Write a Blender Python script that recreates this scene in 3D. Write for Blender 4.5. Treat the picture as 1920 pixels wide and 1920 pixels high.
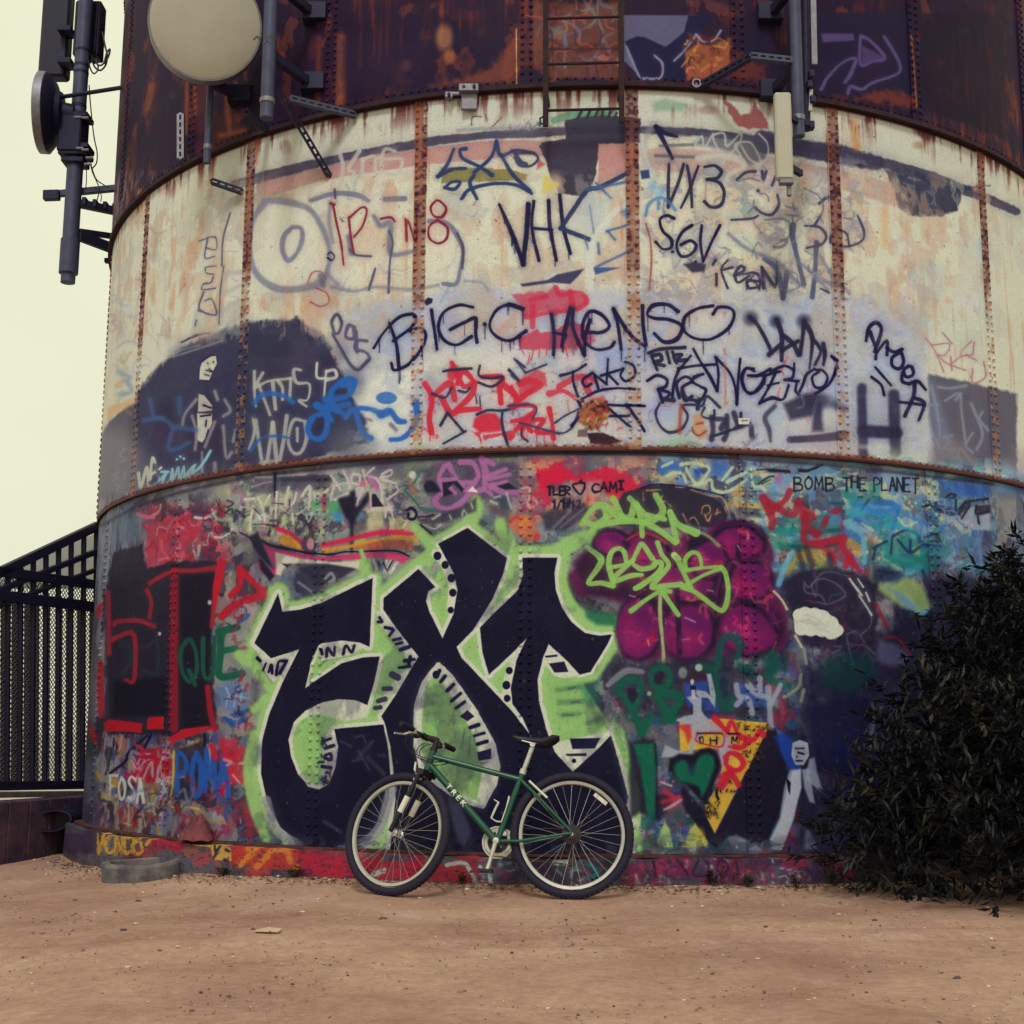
import bpy, bmesh, math, random
import numpy as np
from mathutils import Vector, Matrix, Euler
from math import radians, sin, cos, pi, sqrt, atan2

for o in list(bpy.data.objects):
    bpy.data.objects.remove(o)
random.seed(7)
scene = bpy.context.scene
COL = scene.collection

# ------------------------------------------------------------------ camera
CAM_Z = 0.86
FPX = 2487.5            # focal length in photograph pixels (1920 wide)
PITCH, ROLL = 0.1664, 0.0056
cam = bpy.data.cameras.new("camera")
cam.sensor_width = 36.0
cam.lens = 36.0 * FPX / 1920.0
cam.clip_start, cam.clip_end = 0.05, 3000
camo = bpy.data.objects.new("camera", cam)
COL.objects.link(camo)
camo.location = (0, 0, CAM_Z)
camo.rotation_euler = (Matrix.Rotation(pi / 2 + PITCH, 4, 'X') @ Matrix.Rotation(ROLL, 4, 'Z')).to_euler()
scene.camera = camo

# ------------------------------------------------------------------ sky and sun (bright overcast)
SUN_EL, SUN_AZ = radians(48), radians(186)      # azimuth clockwise from +Y: behind the camera, to its left
world = bpy.data.worlds.new("World")
scene.world = world
world.use_nodes = True
wn = world.node_tree
wn.nodes.clear()
wo = wn.nodes.new('ShaderNodeOutputWorld')
wb = wn.nodes.new('ShaderNodeBackground')
sky = wn.nodes.new('ShaderNodeTexSky')
sky.sky_type = 'NISHITA'
sky.sun_disc = False
sky.sun_elevation = SUN_EL
sky.sun_rotation = SUN_AZ
sky.dust_density = 4.0
sky.air_density = 1.0
mx = wn.nodes.new('ShaderNodeMix')
mx.data_type = 'RGBA'
mx.inputs[0].default_value = 0.90               # an even cream cloud deck over the sky
mx.inputs[7].default_value = (8.35, 8.45, 6.35, 1)
cn = wn.nodes.new('ShaderNodeTexNoise')           # faint cloud tone in the deck
cn.inputs['Scale'].default_value = 2.2
cn.inputs['Detail'].default_value = 5
ct = wn.nodes.new('ShaderNodeTexCoord')
wn.links.new(ct.outputs['Generated'], cn.inputs['Vector'])
cm = wn.nodes.new('ShaderNodeMapRange')
cm.inputs['From Min'].default_value = .3
cm.inputs['From Max'].default_value = .7
cm.inputs['To Min'].default_value = .93
cm.inputs['To Max'].default_value = 1.05
wn.links.new(cn.outputs['Fac'], cm.inputs['Value'])
cs = wn.nodes.new('ShaderNodeVectorMath')
cs.operation = 'SCALE'
cs.inputs[0].default_value = (8.15, 8.1, 5.9)
wn.links.new(cm.outputs[0], cs.inputs['Scale'])
wn.links.new(cs.outputs[0], mx.inputs[7])
wn.links.new(sky.outputs[0], mx.inputs[6])
wn.links.new(mx.outputs[2], wb.inputs[0])
wb.inputs[1].default_value = 0.1
wn.links.new(wb.outputs[0], wo.inputs[0])
sun = bpy.data.lights.new("sun", 'SUN')
sun.energy = 1.5
sun.angle = radians(13)
sun.color = (1.0, 0.97, 0.92)
suno = bpy.data.objects.new("sun", sun)
COL.objects.link(suno)
sd = Vector((sin(SUN_AZ) * cos(SUN_EL), cos(SUN_AZ) * cos(SUN_EL), sin(SUN_EL)))
suno.rotation_euler = sd.to_track_quat('Z', 'Y').to_euler()
suno.location = (-3, -6, 12)

vs = scene.view_settings
vs.view_transform = 'Standard'
vs.look = 'None'
vs.exposure = 0.14
vs.gamma = 1.0
vs.use_curve_mapping = False
scene.cycles.max_bounces = 4
scene.cycles.use_adaptive_sampling = True
scene.cycles.adaptive_threshold = 0.02
scene.cycles.use_denoising = True

# ------------------------------------------------------------------ place: tank axis, radius, course heights
AX, AY, R0 = 0.637, 11.977, 4.20
Z_BOT, Z_MID, Z_TOP, Z_END = 0.190, 2.546, 4.888, 7.30
PH_MIN, PH_MAX = -80.0, 62.0          # painted part of the wall, degrees round the axis from the camera side
PZ_MIN, PZ_MAX = 0.10, 6.15


def wall(ph, z, r=R0):
    """point on the tank: ph in degrees (0 = towards the camera side, + = right)"""
    a = radians(ph)
    return Vector((AX + r * sin(a), AY - r * cos(a), z))


_c, _s = cos(PITCH), sin(PITCH)
_cr, _sr = cos(ROLL), sin(ROLL)


def ray(px, py):
    """photograph pixel -> direction from the camera"""
    u, v = px - 960, py - 960
    u, v = u * _cr + v * _sr, -u * _sr + v * _cr
    return Vector((u, FPX * _c + v * _s, FPX * _s - v * _c))


def on_depth(px, py, y):
    d = ray(px, py)
    return Vector((0, 0, CAM_Z)) + d * (y / d.y)


def on_ground(px, py, z=0.0):
    d = ray(px, py)
    return Vector((0, 0, CAM_Z)) + d * ((z - CAM_Z) / d.z)


def on_tank(px, py, r=R0):
    """photograph pixel -> (ph, z) on the tank wall of radius r"""
    d = ray(px, py)
    A = d.x * d.x + d.y * d.y
    B = -(d.x * AX + d.y * AY)
    C = AX * AX + AY * AY - r * r
    q = max(B * B - A * C, 0)
    t = (-B - sqrt(q)) / A
    return math.degrees(atan2(d.x * t - AX, AY - d.y * t)), CAM_Z + d.z * t


# ------------------------------------------------------------------ helpers
def tag(o, label=None, cat=None, group=None, kind=None):
    if label: o['label'] = label
    if cat: o['category'] = cat
    if group: o['group'] = group
    if kind: o['kind'] = kind
    return o


def empty(name, loc=(0, 0, 0), rz=0.0):
    e = bpy.data.objects.new(name, None)
    e.empty_display_size = 0.1
    COL.objects.link(e)
    e.location = loc
    e.rotation_euler = (0, 0, rz)
    return e


def link(name, me, mat=None, parent=None, smooth=False):
    if mat is not None and not me.materials:
        me.materials.append(mat)
    if smooth:
        me.polygons.foreach_set('use_smooth', [True] * len(me.polygons))
    o = bpy.data.objects.new(name, me)
    COL.objects.link(o)
    if parent is not None:
        o.parent = parent
        o.matrix_parent_inverse = Matrix.Identity(4)
    return o


class MB:
    """collects boxes, tubes and lathes into one mesh"""
    def __init__(self):
        self.v, self.f = [], []

    def add(self, vs_, fs):
        n = len(self.v)
        self.v += [tuple(p) for p in vs_]
        self.f += [tuple(i + n for i in q) for q in fs]
        return self

    def box(self, c, s, m=None):
        x, y, z = s[0] / 2, s[1] / 2, s[2] / 2
        P = [Vector((i, j, k)) for i in (-x, x) for j in (-y, y) for k in (-z, z)]
        if m is not None:
            P = [m @ p for p in P]
        P = [p + Vector(c) for p in P]
        return self.add(P, [(0, 1, 3, 2), (4, 6, 7, 5), (0, 4, 5, 1), (2, 3, 7, 6), (0, 2, 6, 4), (1, 5, 7, 3)])

    def beam(self, a, b, w, h, up=(0, 0, 1)):
        """a rectangular bar from a to b, w across, h along up"""
        a, b = Vector(a), Vector(b)
        d = (b - a)
        L = d.length
        d.normalize()
        u = Vector(up)
        u = (u - d * u.dot(d))
        if u.length < 1e-4:
            u = Vector((1, 0, 0)) - d * d.x
        u.normalize()
        s_ = d.cross(u)
        m = Matrix((s_, d, u)).transposed()
        return self.box((a + b) / 2, (w, L, h), m)

    def tube(self, pts, r, n=10, caps=True, closed=False):
        pts = [Vector(p) for p in pts]
        N = len(pts)
        rs = r if isinstance(r, (list, tuple)) else [r] * N
        t0 = (pts[1] - pts[0]).normalized()
        u = t0.orthogonal().normalized()
        V, F = [], []
        for i, p in enumerate(pts):
            if closed:
                t = (pts[(i + 1) % N] - pts[i - 1]).normalized()
            else:
                t = (pts[min(i + 1, N - 1)] - pts[max(i - 1, 0)])
                t = t.normalized() if t.length > 1e-9 else t0
            u = u - t * u.dot(t)
            if u.length < 1e-6:
                u = t.orthogonal()
            u.normalize()
            w = t.cross(u)
            for k in range(n):
                a = 2 * pi * k / n
                V.append(p + (u * cos(a) + w * sin(a)) * rs[i])
        M = N if closed else N - 1
        for i in range(M):
            for k in range(n):
                j = (i + 1) % N
                F.append((i * n + k, i * n + (k + 1) % n, j * n + (k + 1) % n, j * n + k))
        if caps and not closed:
            F.append(tuple(reversed(range(n))))
            F.append(tuple(range((N - 1) * n, N * n)))
        return self.add(V, F)

    def lathe(self, prof, n=24, m=None, closed=False):
        """profile of (radius, height) turned round z"""
        V, F = [], []
        N = len(prof)
        for r, z in prof:
            for k in range(n):
                a = 2 * pi * k / n
                p = Vector((r * cos(a), r * sin(a), z))
                V.append(m @ p if m is not None else p)
        for i in range(N if closed else N - 1):
            j = (i + 1) % N
            for k in range(n):
                F.append((i * n + k, i * n + (k + 1) % n, j * n + (k + 1) % n, j * n + k))
        if not closed:
            if prof[0][0] > 1e-6: F.append(tuple(reversed(range(n))))
            if prof[-1][0] > 1e-6: F.append(tuple(range((N - 1) * n, N * n)))
        return self.add(V, F)

    def mesh(self, name):
        me = bpy.data.meshes.new(name)
        me.from_pydata(self.v, [], self.f)
        me.update()
        return me

    def build(self, name, mat, parent=None, smooth=False, bevel=0.0):
        me = self.mesh(name)
        bm = bmesh.new()
        bm.from_mesh(me)
        bmesh.ops.recalc_face_normals(bm, faces=bm.faces)
        if bevel:
            bmesh.ops.bevel(bm, geom=list(bm.edges), offset=bevel, segments=1, affect='EDGES')
        bm.to_mesh(me)
        bm.free()
        o = link(name, me, mat, parent, smooth)
        if smooth:
            try:
                me.set_sharp_from_angle(angle=radians(40))
            except Exception:
                pass
        return o


def srgb(c):
    return tuple(((x / 255) / 12.92 if x <= 10 else ((x / 255 + 0.055) / 1.055) ** 2.4) for x in c)


def mat(name, col, rough=0.6, metal=0.0, var=0.25, scale=20.0, bump=0.0, bscale=60.0, col2=None, spec=0.4, coord='Object'):
    """procedural material: base colour broken up by noise, fine bump"""
    m = bpy.data.materials.new(name)
    m.use_nodes = True
    nt = m.node_tree
    b = nt.nodes['Principled BSDF']
    b.inputs['Roughness'].default_value = rough
    b.inputs['Metallic'].default_value = metal
    b.inputs['Specular IOR Level'].default_value = spec
    tc = nt.nodes.new('ShaderNodeTexCoord')
    nz = nt.nodes.new('ShaderNodeTexNoise')
    nz.inputs['Scale'].default_value = scale
    nz.inputs['Detail'].default_value = 6
    nz.inputs['Roughness'].default_value = 0.65
    nt.links.new(tc.outputs[coord], nz.inputs['Vector'])
    cr = nt.nodes.new('ShaderNodeValToRGB')
    c = srgb(col)
    d = srgb(col2) if col2 else tuple(x * (1 - var) for x in c)
    cr.color_ramp.elements[0].position = 0.35
    cr.color_ramp.elements[1].position = 0.65
    cr.color_ramp.elements[0].color = (*d, 1)
    cr.color_ramp.elements[1].color = (*c, 1)
    nt.links.new(nz.outputs['Fac'], cr.inputs['Fac'])
    nt.links.new(cr.outputs['Color'], b.inputs['Base Color'])
    if bump:
        n2 = nt.nodes.new('ShaderNodeTexNoise')
        n2.inputs['Scale'].default_value = bscale
        n2.inputs['Detail'].default_value = 5
        nt.links.new(tc.outputs[coord], n2.inputs['Vector'])
        bp = nt.nodes.new('ShaderNodeBump')
        bp.inputs['Strength'].default_value = bump
        bp.inputs['Distance'].default_value = 0.01
        nt.links.new(n2.outputs['Fac'], bp.inputs['Height'])
        nt.links.new(bp.outputs['Normal'], b.inputs['Normal'])
    return m

# ------------------------------------------------------------------ paint: the graffiti, brushed stroke by stroke onto a sheet that
# wraps the tank (u = angle round the axis, v = height).  Strokes are noted where they were measured.
class Sheet:
    def __init__(self, w, h, ph0, ph1, z0, z1, r, seed):
        self.w, self.h, self.ph0, self.ph1, self.z0, self.z1, self.r = w, h, ph0, ph1, z0, z1, r
        ph = np.radians(ph0 + (np.arange(w) + .5) / w * (ph1 - ph0)).astype(np.float32)
        z = (z0 + (np.arange(h) + .5) / h * (z1 - z0)).astype(np.float32)
        X = AX + r * np.sin(ph)[None, :]
        Y = AY - r * np.cos(ph)[None, :]
        Z = (z - CAM_Z)[:, None]
        d = Y * _c + Z * _s
        u = X / d * FPX
        v = -(-Y * _s + Z * _c) / d * FPX
        self.PX = (960 + u * _cr - v * _sr).astype(np.float32)
        self.PY = (960 + u * _sr + v * _cr).astype(np.float32)
        self.C = np.zeros((h, w, 3), np.float32)
        self.rng = np.random.default_rng(seed)
        self.N0 = self.noise(2, 2, 1)
        self.N1 = self.noise(10, 10, 3)
        self.N2 = self.noise(60, 60, 4)
        self.o = (0., 0., 1.)

    def noise(self, cx, cy, octaves=3):
        out = np.zeros((self.h, self.w), np.float32)
        amp, tot = 1.0, 0.0
        for k in range(octaves):
            gx, gy = max(int(self.w / cx) + 2, 3), max(int(self.h / cy) + 2, 3)
            g = self.rng.random((gy, gx)).astype(np.float32)
            yi = np.linspace(0, gy - 1.001, self.h)
            xi = np.linspace(0, gx - 1.001, self.w)
            y0, x0 = yi.astype(int), xi.astype(int)
            fy, fx = (yi - y0).astype(np.float32), (xi - x0).astype(np.float32)
            fy, fx = fy * fy * (3 - 2 * fy), fx * fx * (3 - 2 * fx)
            rows = g[:, x0] * (1 - fx) + g[:, x0 + 1] * fx
            out += amp * (rows[y0] * (1 - fy)[:, None] + rows[y0 + 1] * fy[:, None])
            tot += amp
            amp *= .55
            cx, cy = max(cx / 2, 1.5), max(cy / 2, 1.5)
        return out / tot

    def at(self, x, y, s=3.84):
        self.o = (x, y, s)

    def pts(self, s):
        ox, oy, k = self.o
        return np.array([[float(a) for a in q.split(',')] for q in s.split()], np.float32) / k + np.array([ox, oy], np.float32)

    def sub(self, P, m):
        """texel window that covers the photo-space points P with margin m"""
        x0, y0 = P.min(0) - m
        x1, y1 = P.max(0) + m
        a, b = [], []
        for x in (x0, (x0 + x1) / 2, x1):
            for y in (y0, y1):
                p, z = on_tank(x, y, self.r)
                a.append((p - self.ph0) / (self.ph1 - self.ph0) * self.w)
                b.append((z - self.z0) / (self.z1 - self.z0) * self.h)
        i0, i1 = max(int(min(a)) - 2, 0), min(int(max(a)) + 3, self.w)
        j0, j1 = max(int(min(b)) - 2, 0), min(int(max(b)) + 3, self.h)
        if i1 <= i0 or j1 <= j0: return None
        return slice(j0, j1), slice(i0, i1)

    @staticmethod
    def smooth(P, closed, n=5):
        if len(P) < 3: return P
        Q = np.concatenate([P[-1:], P, P[:2]]) if closed else np.concatenate([2 * P[:1] - P[1:2], P, 2 * P[-1:] - P[-2:-1]])
        out = []
        for i in range(len(Q) - 3):
            p0, p1, p2, p3 = Q[i:i + 4]
            for t in np.arange(n) / n:
                out.append(.5 * (2 * p1 + (p2 - p0) * t + (2 * p0 - 5 * p1 + 4 * p2 - p3) * t * t + (3 * p1 - p0 - 3 * p2 + p3) * t ** 3))
        if not closed: out.append(P[-1])
        return np.array(out, np.float32)

    def blend(self, w, al, col):
        C = self.C[w]
        al = al[..., None]
        C *= (1 - al)
        C += al * (np.array(col, np.float32) / 255)

    def segdist(self, PX, PY, a, b, D, W, wa, wb, m):
        """running minimum of distance minus half width"""
        d = b - a
        L = float(d @ d) + 1e-9
        t = np.clip(((PX - a[0]) * d[0] + (PY - a[1]) * d[1]) / L, 0, 1)
        dd = np.hypot(PX - a[0] - t * d[0], PY - a[1] - t * d[1]) - (wa + (wb - wa) * t)
        np.minimum(D, dd, out=D)

    def S(self, col, w, s, soft=1.2, a=1.0, raw=0, closed=0, taper=0, mott=.08, drip=0, rag=.5, halo=.12):
        k = self.o[2]
        hw = w / k / 2
        for part in s.split('|'):
            P = self.pts(part)
            if len(P) == 1: P = np.concatenate([P, P + .3])
            if not raw: P = self.smooth(P, closed)
            if closed: P = np.concatenate([P, P[:1]])
            hr = hw * .9 + 2.5
            m = hw + max(soft * 2, hr * 1.6 if halo else 0) + 2
            win = self.sub(P, m)
            if win is None: continue
            PX, PY = self.PX[win], self.PY[win]
            D = np.full(PX.shape, 1e3, np.float32)
            n = len(P) - 1
            ws = np.full(n + 1, hw) if not taper else hw * (1 - taper * np.abs(np.linspace(-.3, 1, n + 1)))
            ws = ws * (1 + np.interp(np.arange(n + 1), np.arange(0, n + 6, 5), self.rng.normal(0, .14, len(np.arange(0, n + 6, 5)))))
            for i in range(n):
                sw = self.sub(P[i:i + 2], m)
                if sw is None: continue
                j0, i0 = win[0].start, win[1].start
                q = (slice(max(sw[0].start - j0, 0), max(sw[0].stop - j0, 0)), slice(max(sw[1].start - i0, 0), max(sw[1].stop - i0, 0)))
                if D[q].size == 0: continue
                Dq = D[q]
                self.segdist(PX[q], PY[q], P[i], P[i + 1], Dq, None, ws[i], ws[i + 1], m)
            if rag: D = D + (self.N1[win] - .5) * 2 * rag
            al = np.clip(.5 - D / (2 * soft), 0, 1)
            al = al * al * (3 - 2 * al) * a
            if mott: al = al * (1 - mott * self.N1[win] - 5 * mott * np.maximum(self.N2[win] - .5, 0))
            if halo: al = np.maximum(al, halo * a * np.exp(-(np.maximum(D, 0) / hr) ** 2) * (.3 + 1.4 * self.N0[win]))
            self.blend(win, al, col)
            for _ in range(drip):
                i = self.rng.integers(0, len(P))
                q = P[i]
                L = self.rng.uniform(8, 30)
                sv = self.o
                self.o = (0, 0, 1)
                self.S(col, 1.6, '%f,%f %f,%f' % (q[0], q[1], q[0] + .3, q[1] + L), soft=.8, a=.8 * a, raw=1, mott=0)
                self.o = sv

    FONT = {'A': '0,1 .5,0 1,1|.2,.62 .8,.62', 'B': '0,0 0,1|0,0 .7,.05 .75,.35 0,.48|0,.48 .9,.55 .9,.9 0,1', 'C': '1,.12 .5,0 0,.45 .3,.95 1,.88',
            'E': '1,0 0,0 0,1 1,1|0,.5 .75,.48', 'F': '1,0 0,0 0,1|0,.45 .7,.45', 'H': '0,0 0,1|1,0 1,1|0,.5 1,.48', 'I': '.5,0 .5,1|.15,0 .85,0|.15,1 .85,1',
            'L': '0,0 0,1 .9,.97', 'M': '0,1 .1,0 .5,.7 .9,0 1,1', 'N': '0,1 0,0 1,1 1,0', 'O': '.5,0 .05,.4 .3,.97 .85,.85 .95,.3 .5,0', 'P': '0,1 0,0 .85,.1 .85,.4 0,.52',
            'R': '0,1 0,0 .85,.1 .85,.4 0,.5 .95,1', 'S': '.95,.1 .4,0 .05,.25 .85,.65 .7,.97 0,.9', 'T': '0,0 1,0|.5,0 .5,1', 'V': '0,0 .5,1 1,0', 'Y': '0,0 .5,.5 1,0|.5,.5 .5,1',
            '1': '.2,.2 .55,0 .55,1', '2': '.1,.2 .5,0 .9,.25 .1,1 1,.95', '/': '.1,1 .9,0'}

    def text(self, col, w, s, x0, y0, x1, y1, h, soft=1.0, a=1.0):
        """hand-lettered capitals along the line x0,y0 - x1,y1 (tops of the letters), h high"""
        n = len(s)
        adv = (x1 - x0) / n
        for i, ch in enumerate(s):
            if ch not in self.FONT: continue
            bx, by = x0 + adv * i, y0 + (y1 - y0) * i / n
            jx, jy, js = self.rng.normal(0, adv * .05), self.rng.normal(0, h * .05), self.rng.uniform(.9, 1.1)
            parts = []
            for st in self.FONT[ch].split('|'):
                parts.append(' '.join('%f,%f' % (bx + jx + float(q.split(',')[0]) * adv * .76, by + jy + float(q.split(',')[1]) * h * js) for q in st.split()))
            self.S(col, w, '|'.join(parts), soft=soft, a=a, raw=1 if ch in 'AEFHILMNTVY1/' else 0, halo=.06)

    def F(self, col, s, soft=1.2, a=1.0, raw=1, mott=.06, rag=0.0):
        P = self.pts(s)
        if not raw: P = self.smooth(P, 1)
        win = self.sub(P, soft * 2 + 2 + rag)
        if win is None: return
        PX, PY = self.PX[win], self.PY[win]
        D = np.full(PX.shape, 1e6, np.float32)
        ins = np.zeros(PX.shape, bool)
        n = len(P)
        for i in range(n):
            p, q = P[i], P[(i + 1) % n]
            d = q - p
            L = float(d @ d) + 1e-9
            t = np.clip(((PX - p[0]) * d[0] + (PY - p[1]) * d[1]) / L, 0, 1)
            np.minimum(D, (PX - p[0] - t * d[0]) ** 2 + (PY - p[1] - t * d[1]) ** 2, out=D)
            if p[1] != q[1]:
                c = ((p[1] > PY) != (q[1] > PY)) & (PX < (q[0] - p[0]) * (PY - p[1]) / (q[1] - p[1]) + p[0])
                ins ^= c
        D = np.sqrt(D)
        D[ins] *= -1
        if rag: D = D + (self.N1[win] - .5) * 2 * rag
        al = np.clip(.5 - D / (2 * soft), 0, 1)
        al = al * al * (3 - 2 * al) * a
        if mott: al = al * (1 - mott * self.N1[win] - mott * self.N2[win])
        self.blend(win, al, col)

    def E(self, col, cx, cy, rx, ry, soft=.3, a=1.0, rot=0.0, mott=.15):
        """soft ellipse; soft is a fraction of its radius"""
        ox, oy, k = self.o
        c = np.array([[cx / k + ox, cy / k + oy]], np.float32)
        rx, ry = rx / k, ry / k
        m = max(rx, ry) * (1 + soft) + 2
        win = self.sub(c, m)
        if win is None: return
        X, Y = self.PX[win] - c[0, 0], self.PY[win] - c[0, 1]
        ca, sa = cos(rot), sin(rot)
        D = np.sqrt(((X * ca + Y * sa) / rx) ** 2 + ((-X * sa + Y * ca) / ry) ** 2)
        al = np.clip((1 + soft - D) / (2 * soft), 0, 1)
        al = al * al * (3 - 2 * al) * a
        if mott: al = al * (1 - mott * self.N1[win] - mott * self.N2[win])
        self.blend(win, al, col)

    def scrib(self, cols, x0, y0, x1, y1, n, w=(3, 10), ln=(10, 60), a=(.4, .95), soft=2.0):
        """old tags and buffed layers, half covered: short curved strokes (photo pixels)"""
        sv = self.o
        self.o = (0, 0, 1)
        r = self.rng
        for i in range(n):
            x, y = r.uniform(x0, x1), r.uniform(y0, y1)
            t = r.uniform(0, 2 * pi)
            c = cols[r.integers(len(cols))]
            L = r.uniform(*ln)
            k = r.integers(2, 5)
            P = [(x, y)]
            for _ in range(k):
                t += r.normal(0, .9)
                x, y = x + cos(t) * L / k, y + sin(t) * L / k * 1.1
                P.append((x, y))
            c = tuple(float(np.clip(q + r.normal(0, 8), 5, 250)) for q in c)
            self.S(c, r.uniform(*w), ' '.join('%f,%f' % p for p in P), soft=r.uniform(.6, soft), a=r.uniform(*a))
        self.o = sv

    def blobs(self, cols, x0, y0, x1, y1, n, rad=(8, 40), a=(.3, .8)):
        sv = self.o
        self.o = (0, 0, 1)
        r = self.rng
        for i in range(n):
            c = cols[r.integers(len(cols))]
            c = tuple(float(np.clip(q + r.normal(0, 8), 5, 250)) for q in c)
            self.E(c, r.uniform(x0, x1), r.uniform(y0, y1), r.uniform(*rad), r.uniform(*rad), soft=r.uniform(.2, .7), a=r.uniform(*a), rot=r.uniform(0, 3))
        self.o = sv

    def region(self, x0, y0, x1, y1, f=26):
        q = lambda v: np.clip(v, 0, 1)
        return q((self.PX - x0) / f + .5) * q((x1 - self.PX) / f + .5) * q((self.PY - y0) / f + .5) * q((y1 - self.PY) / f + .5)

    def patches(self, cols, x0, y0, x1, y1, cell=(50, 40), thr=.56, a=.8, edge=.028):
        """flaked and overpainted layers: ragged islands of old paint"""
        P = np.array([[x0, y0], [x1, y1]], np.float32)
        win = self.sub(P, 20)
        if win is None: return
        sv = (self.PX, self.PY, self.w, self.h)
        self.PX, self.PY = self.PX[win], self.PY[win]
        reg = self.region(x0, y0, x1, y1)
        self.h, self.w = reg.shape
        for c in cols:
            n = self.noise(cell[0] * self.rng.uniform(.6, 1.5), cell[1] * self.rng.uniform(.6, 1.5), 6)
            al = np.clip((n - thr) / edge, 0, 1) * reg * a * self.rng.uniform(.6, 1)
            C = self.C[win]
            C *= (1 - al)[..., None]
            C += al[..., None] * (np.array(c, np.float32) / 255)
        self.PX, self.PY, self.w, self.h = sv

    def mix(self, m, col):
        m = np.clip(m, 0, 1)[..., None]
        self.C *= 1 - m
        self.C += m * (np.array(col, np.float32) / 255)

    def image(self, name):
        im = bpy.data.images.new(name, self.w, self.h, alpha=False, float_buffer=False)
        c = np.clip(self.C, 0, 1)
        c = np.where(c <= .04045, c / 12.92, np.power((c + .055) / 1.055, 2.4))
        c = np.clip(c * np.array(PAINT_GAIN, np.float32), 0.0, .9)
        s = np.where(c <= .0031308, c * 12.92, 1.055 * np.power(np.maximum(c, 1e-6), 1 / 2.4) - .055)
        px = np.ones((self.h, self.w, 4), np.float32)
        px[..., :3] = s
        im.pixels.foreach_set(px.ravel())
        im.update()
        im.pack()
        return im


PAINT_GAIN = (.93, 1.03, 1.24)          # the daylight here is warm: paint colours were noted under it

K = (21, 18, 54); W = (216, 210, 186); G = (152, 190, 106); RED = (196, 44, 66); DG = (20, 100, 76)
BL = (46, 96, 164); MG = (130, 32, 104); YE = (214, 172, 66); LAV = (172, 170, 186); GR = (128, 122, 128); CR = (218, 210, 180)
SL = (62, 56, 78); RU = (150, 78, 48); RD = (74, 30, 34); PK = (196, 110, 128); LI = (176, 118, 160); TQ = (70, 150, 160)

T = Sheet(2860, 1660, PH_MIN, PH_MAX, PZ_MIN, PZ_MAX, R0, 5)
ZZ = (T.z0 + (np.arange(T.h) + .5) / T.h * (T.z1 - T.z0))[:, None].astype(np.float32) + np.zeros((1, T.w), np.float32)
PP = (T.ph0 + (np.arange(T.w) + .5) / T.w * (T.ph1 - T.ph0))[None, :].astype(np.float32) + np.zeros((T.h, 1), np.float32)
STK = T.noise(9, 120, 4)              # vertical streaks
BIG = T.noise(260, 200, 4)
FIN = T.noise(4, 4, 2)


def sst(x, a, b):
    t = np.clip((x - a) / (b - a), 0, 1)
    return t * t * (3 - 2 * t)


def rust_base():
    # upper course: old dark rust
    T.mix(np.ones_like(ZZ), (36, 17, 42))
    T.mix(sst(BIG * .7 + STK * .3, .48, .68) * .75, (74, 34, 42))
    T.mix(sst(BIG * .5 + STK * .5, .56, .74) * .6, (144, 66, 44))
    T.mix(sst(T.noise(70, 110, 5), .56, .66) * .5, (98, 36, 38))
    T.mix(sst(T.noise(40, 60, 5), .62, .68) * .5, (128, 64, 48))
    T.mix(sst(T.N2, .5, .75) * .7, (28, 16, 44))
    # the two painted courses: cream
    low = ZZ < Z_TOP
    m = low.astype(np.float32)
    T.mix(m, (215, 211, 187))
    T.mix(m * sst(STK, .5, .8) * .35, (196, 192, 176))
    T.mix(m * sst(BIG, .52, .7) * .3, (220, 200, 166))
    T.mix(m * sst(T.noise(90, 70, 6), .58, .6) * .35, (196, 192, 176))
    T.mix(m * sst(T.noise(60, 90, 6), .6, .62) * .3, (216, 212, 192))
    T.mix(m * sst(STK * .7 + T.N2 * .3, .6, .76) * .55, (206, 158, 116))


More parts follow.
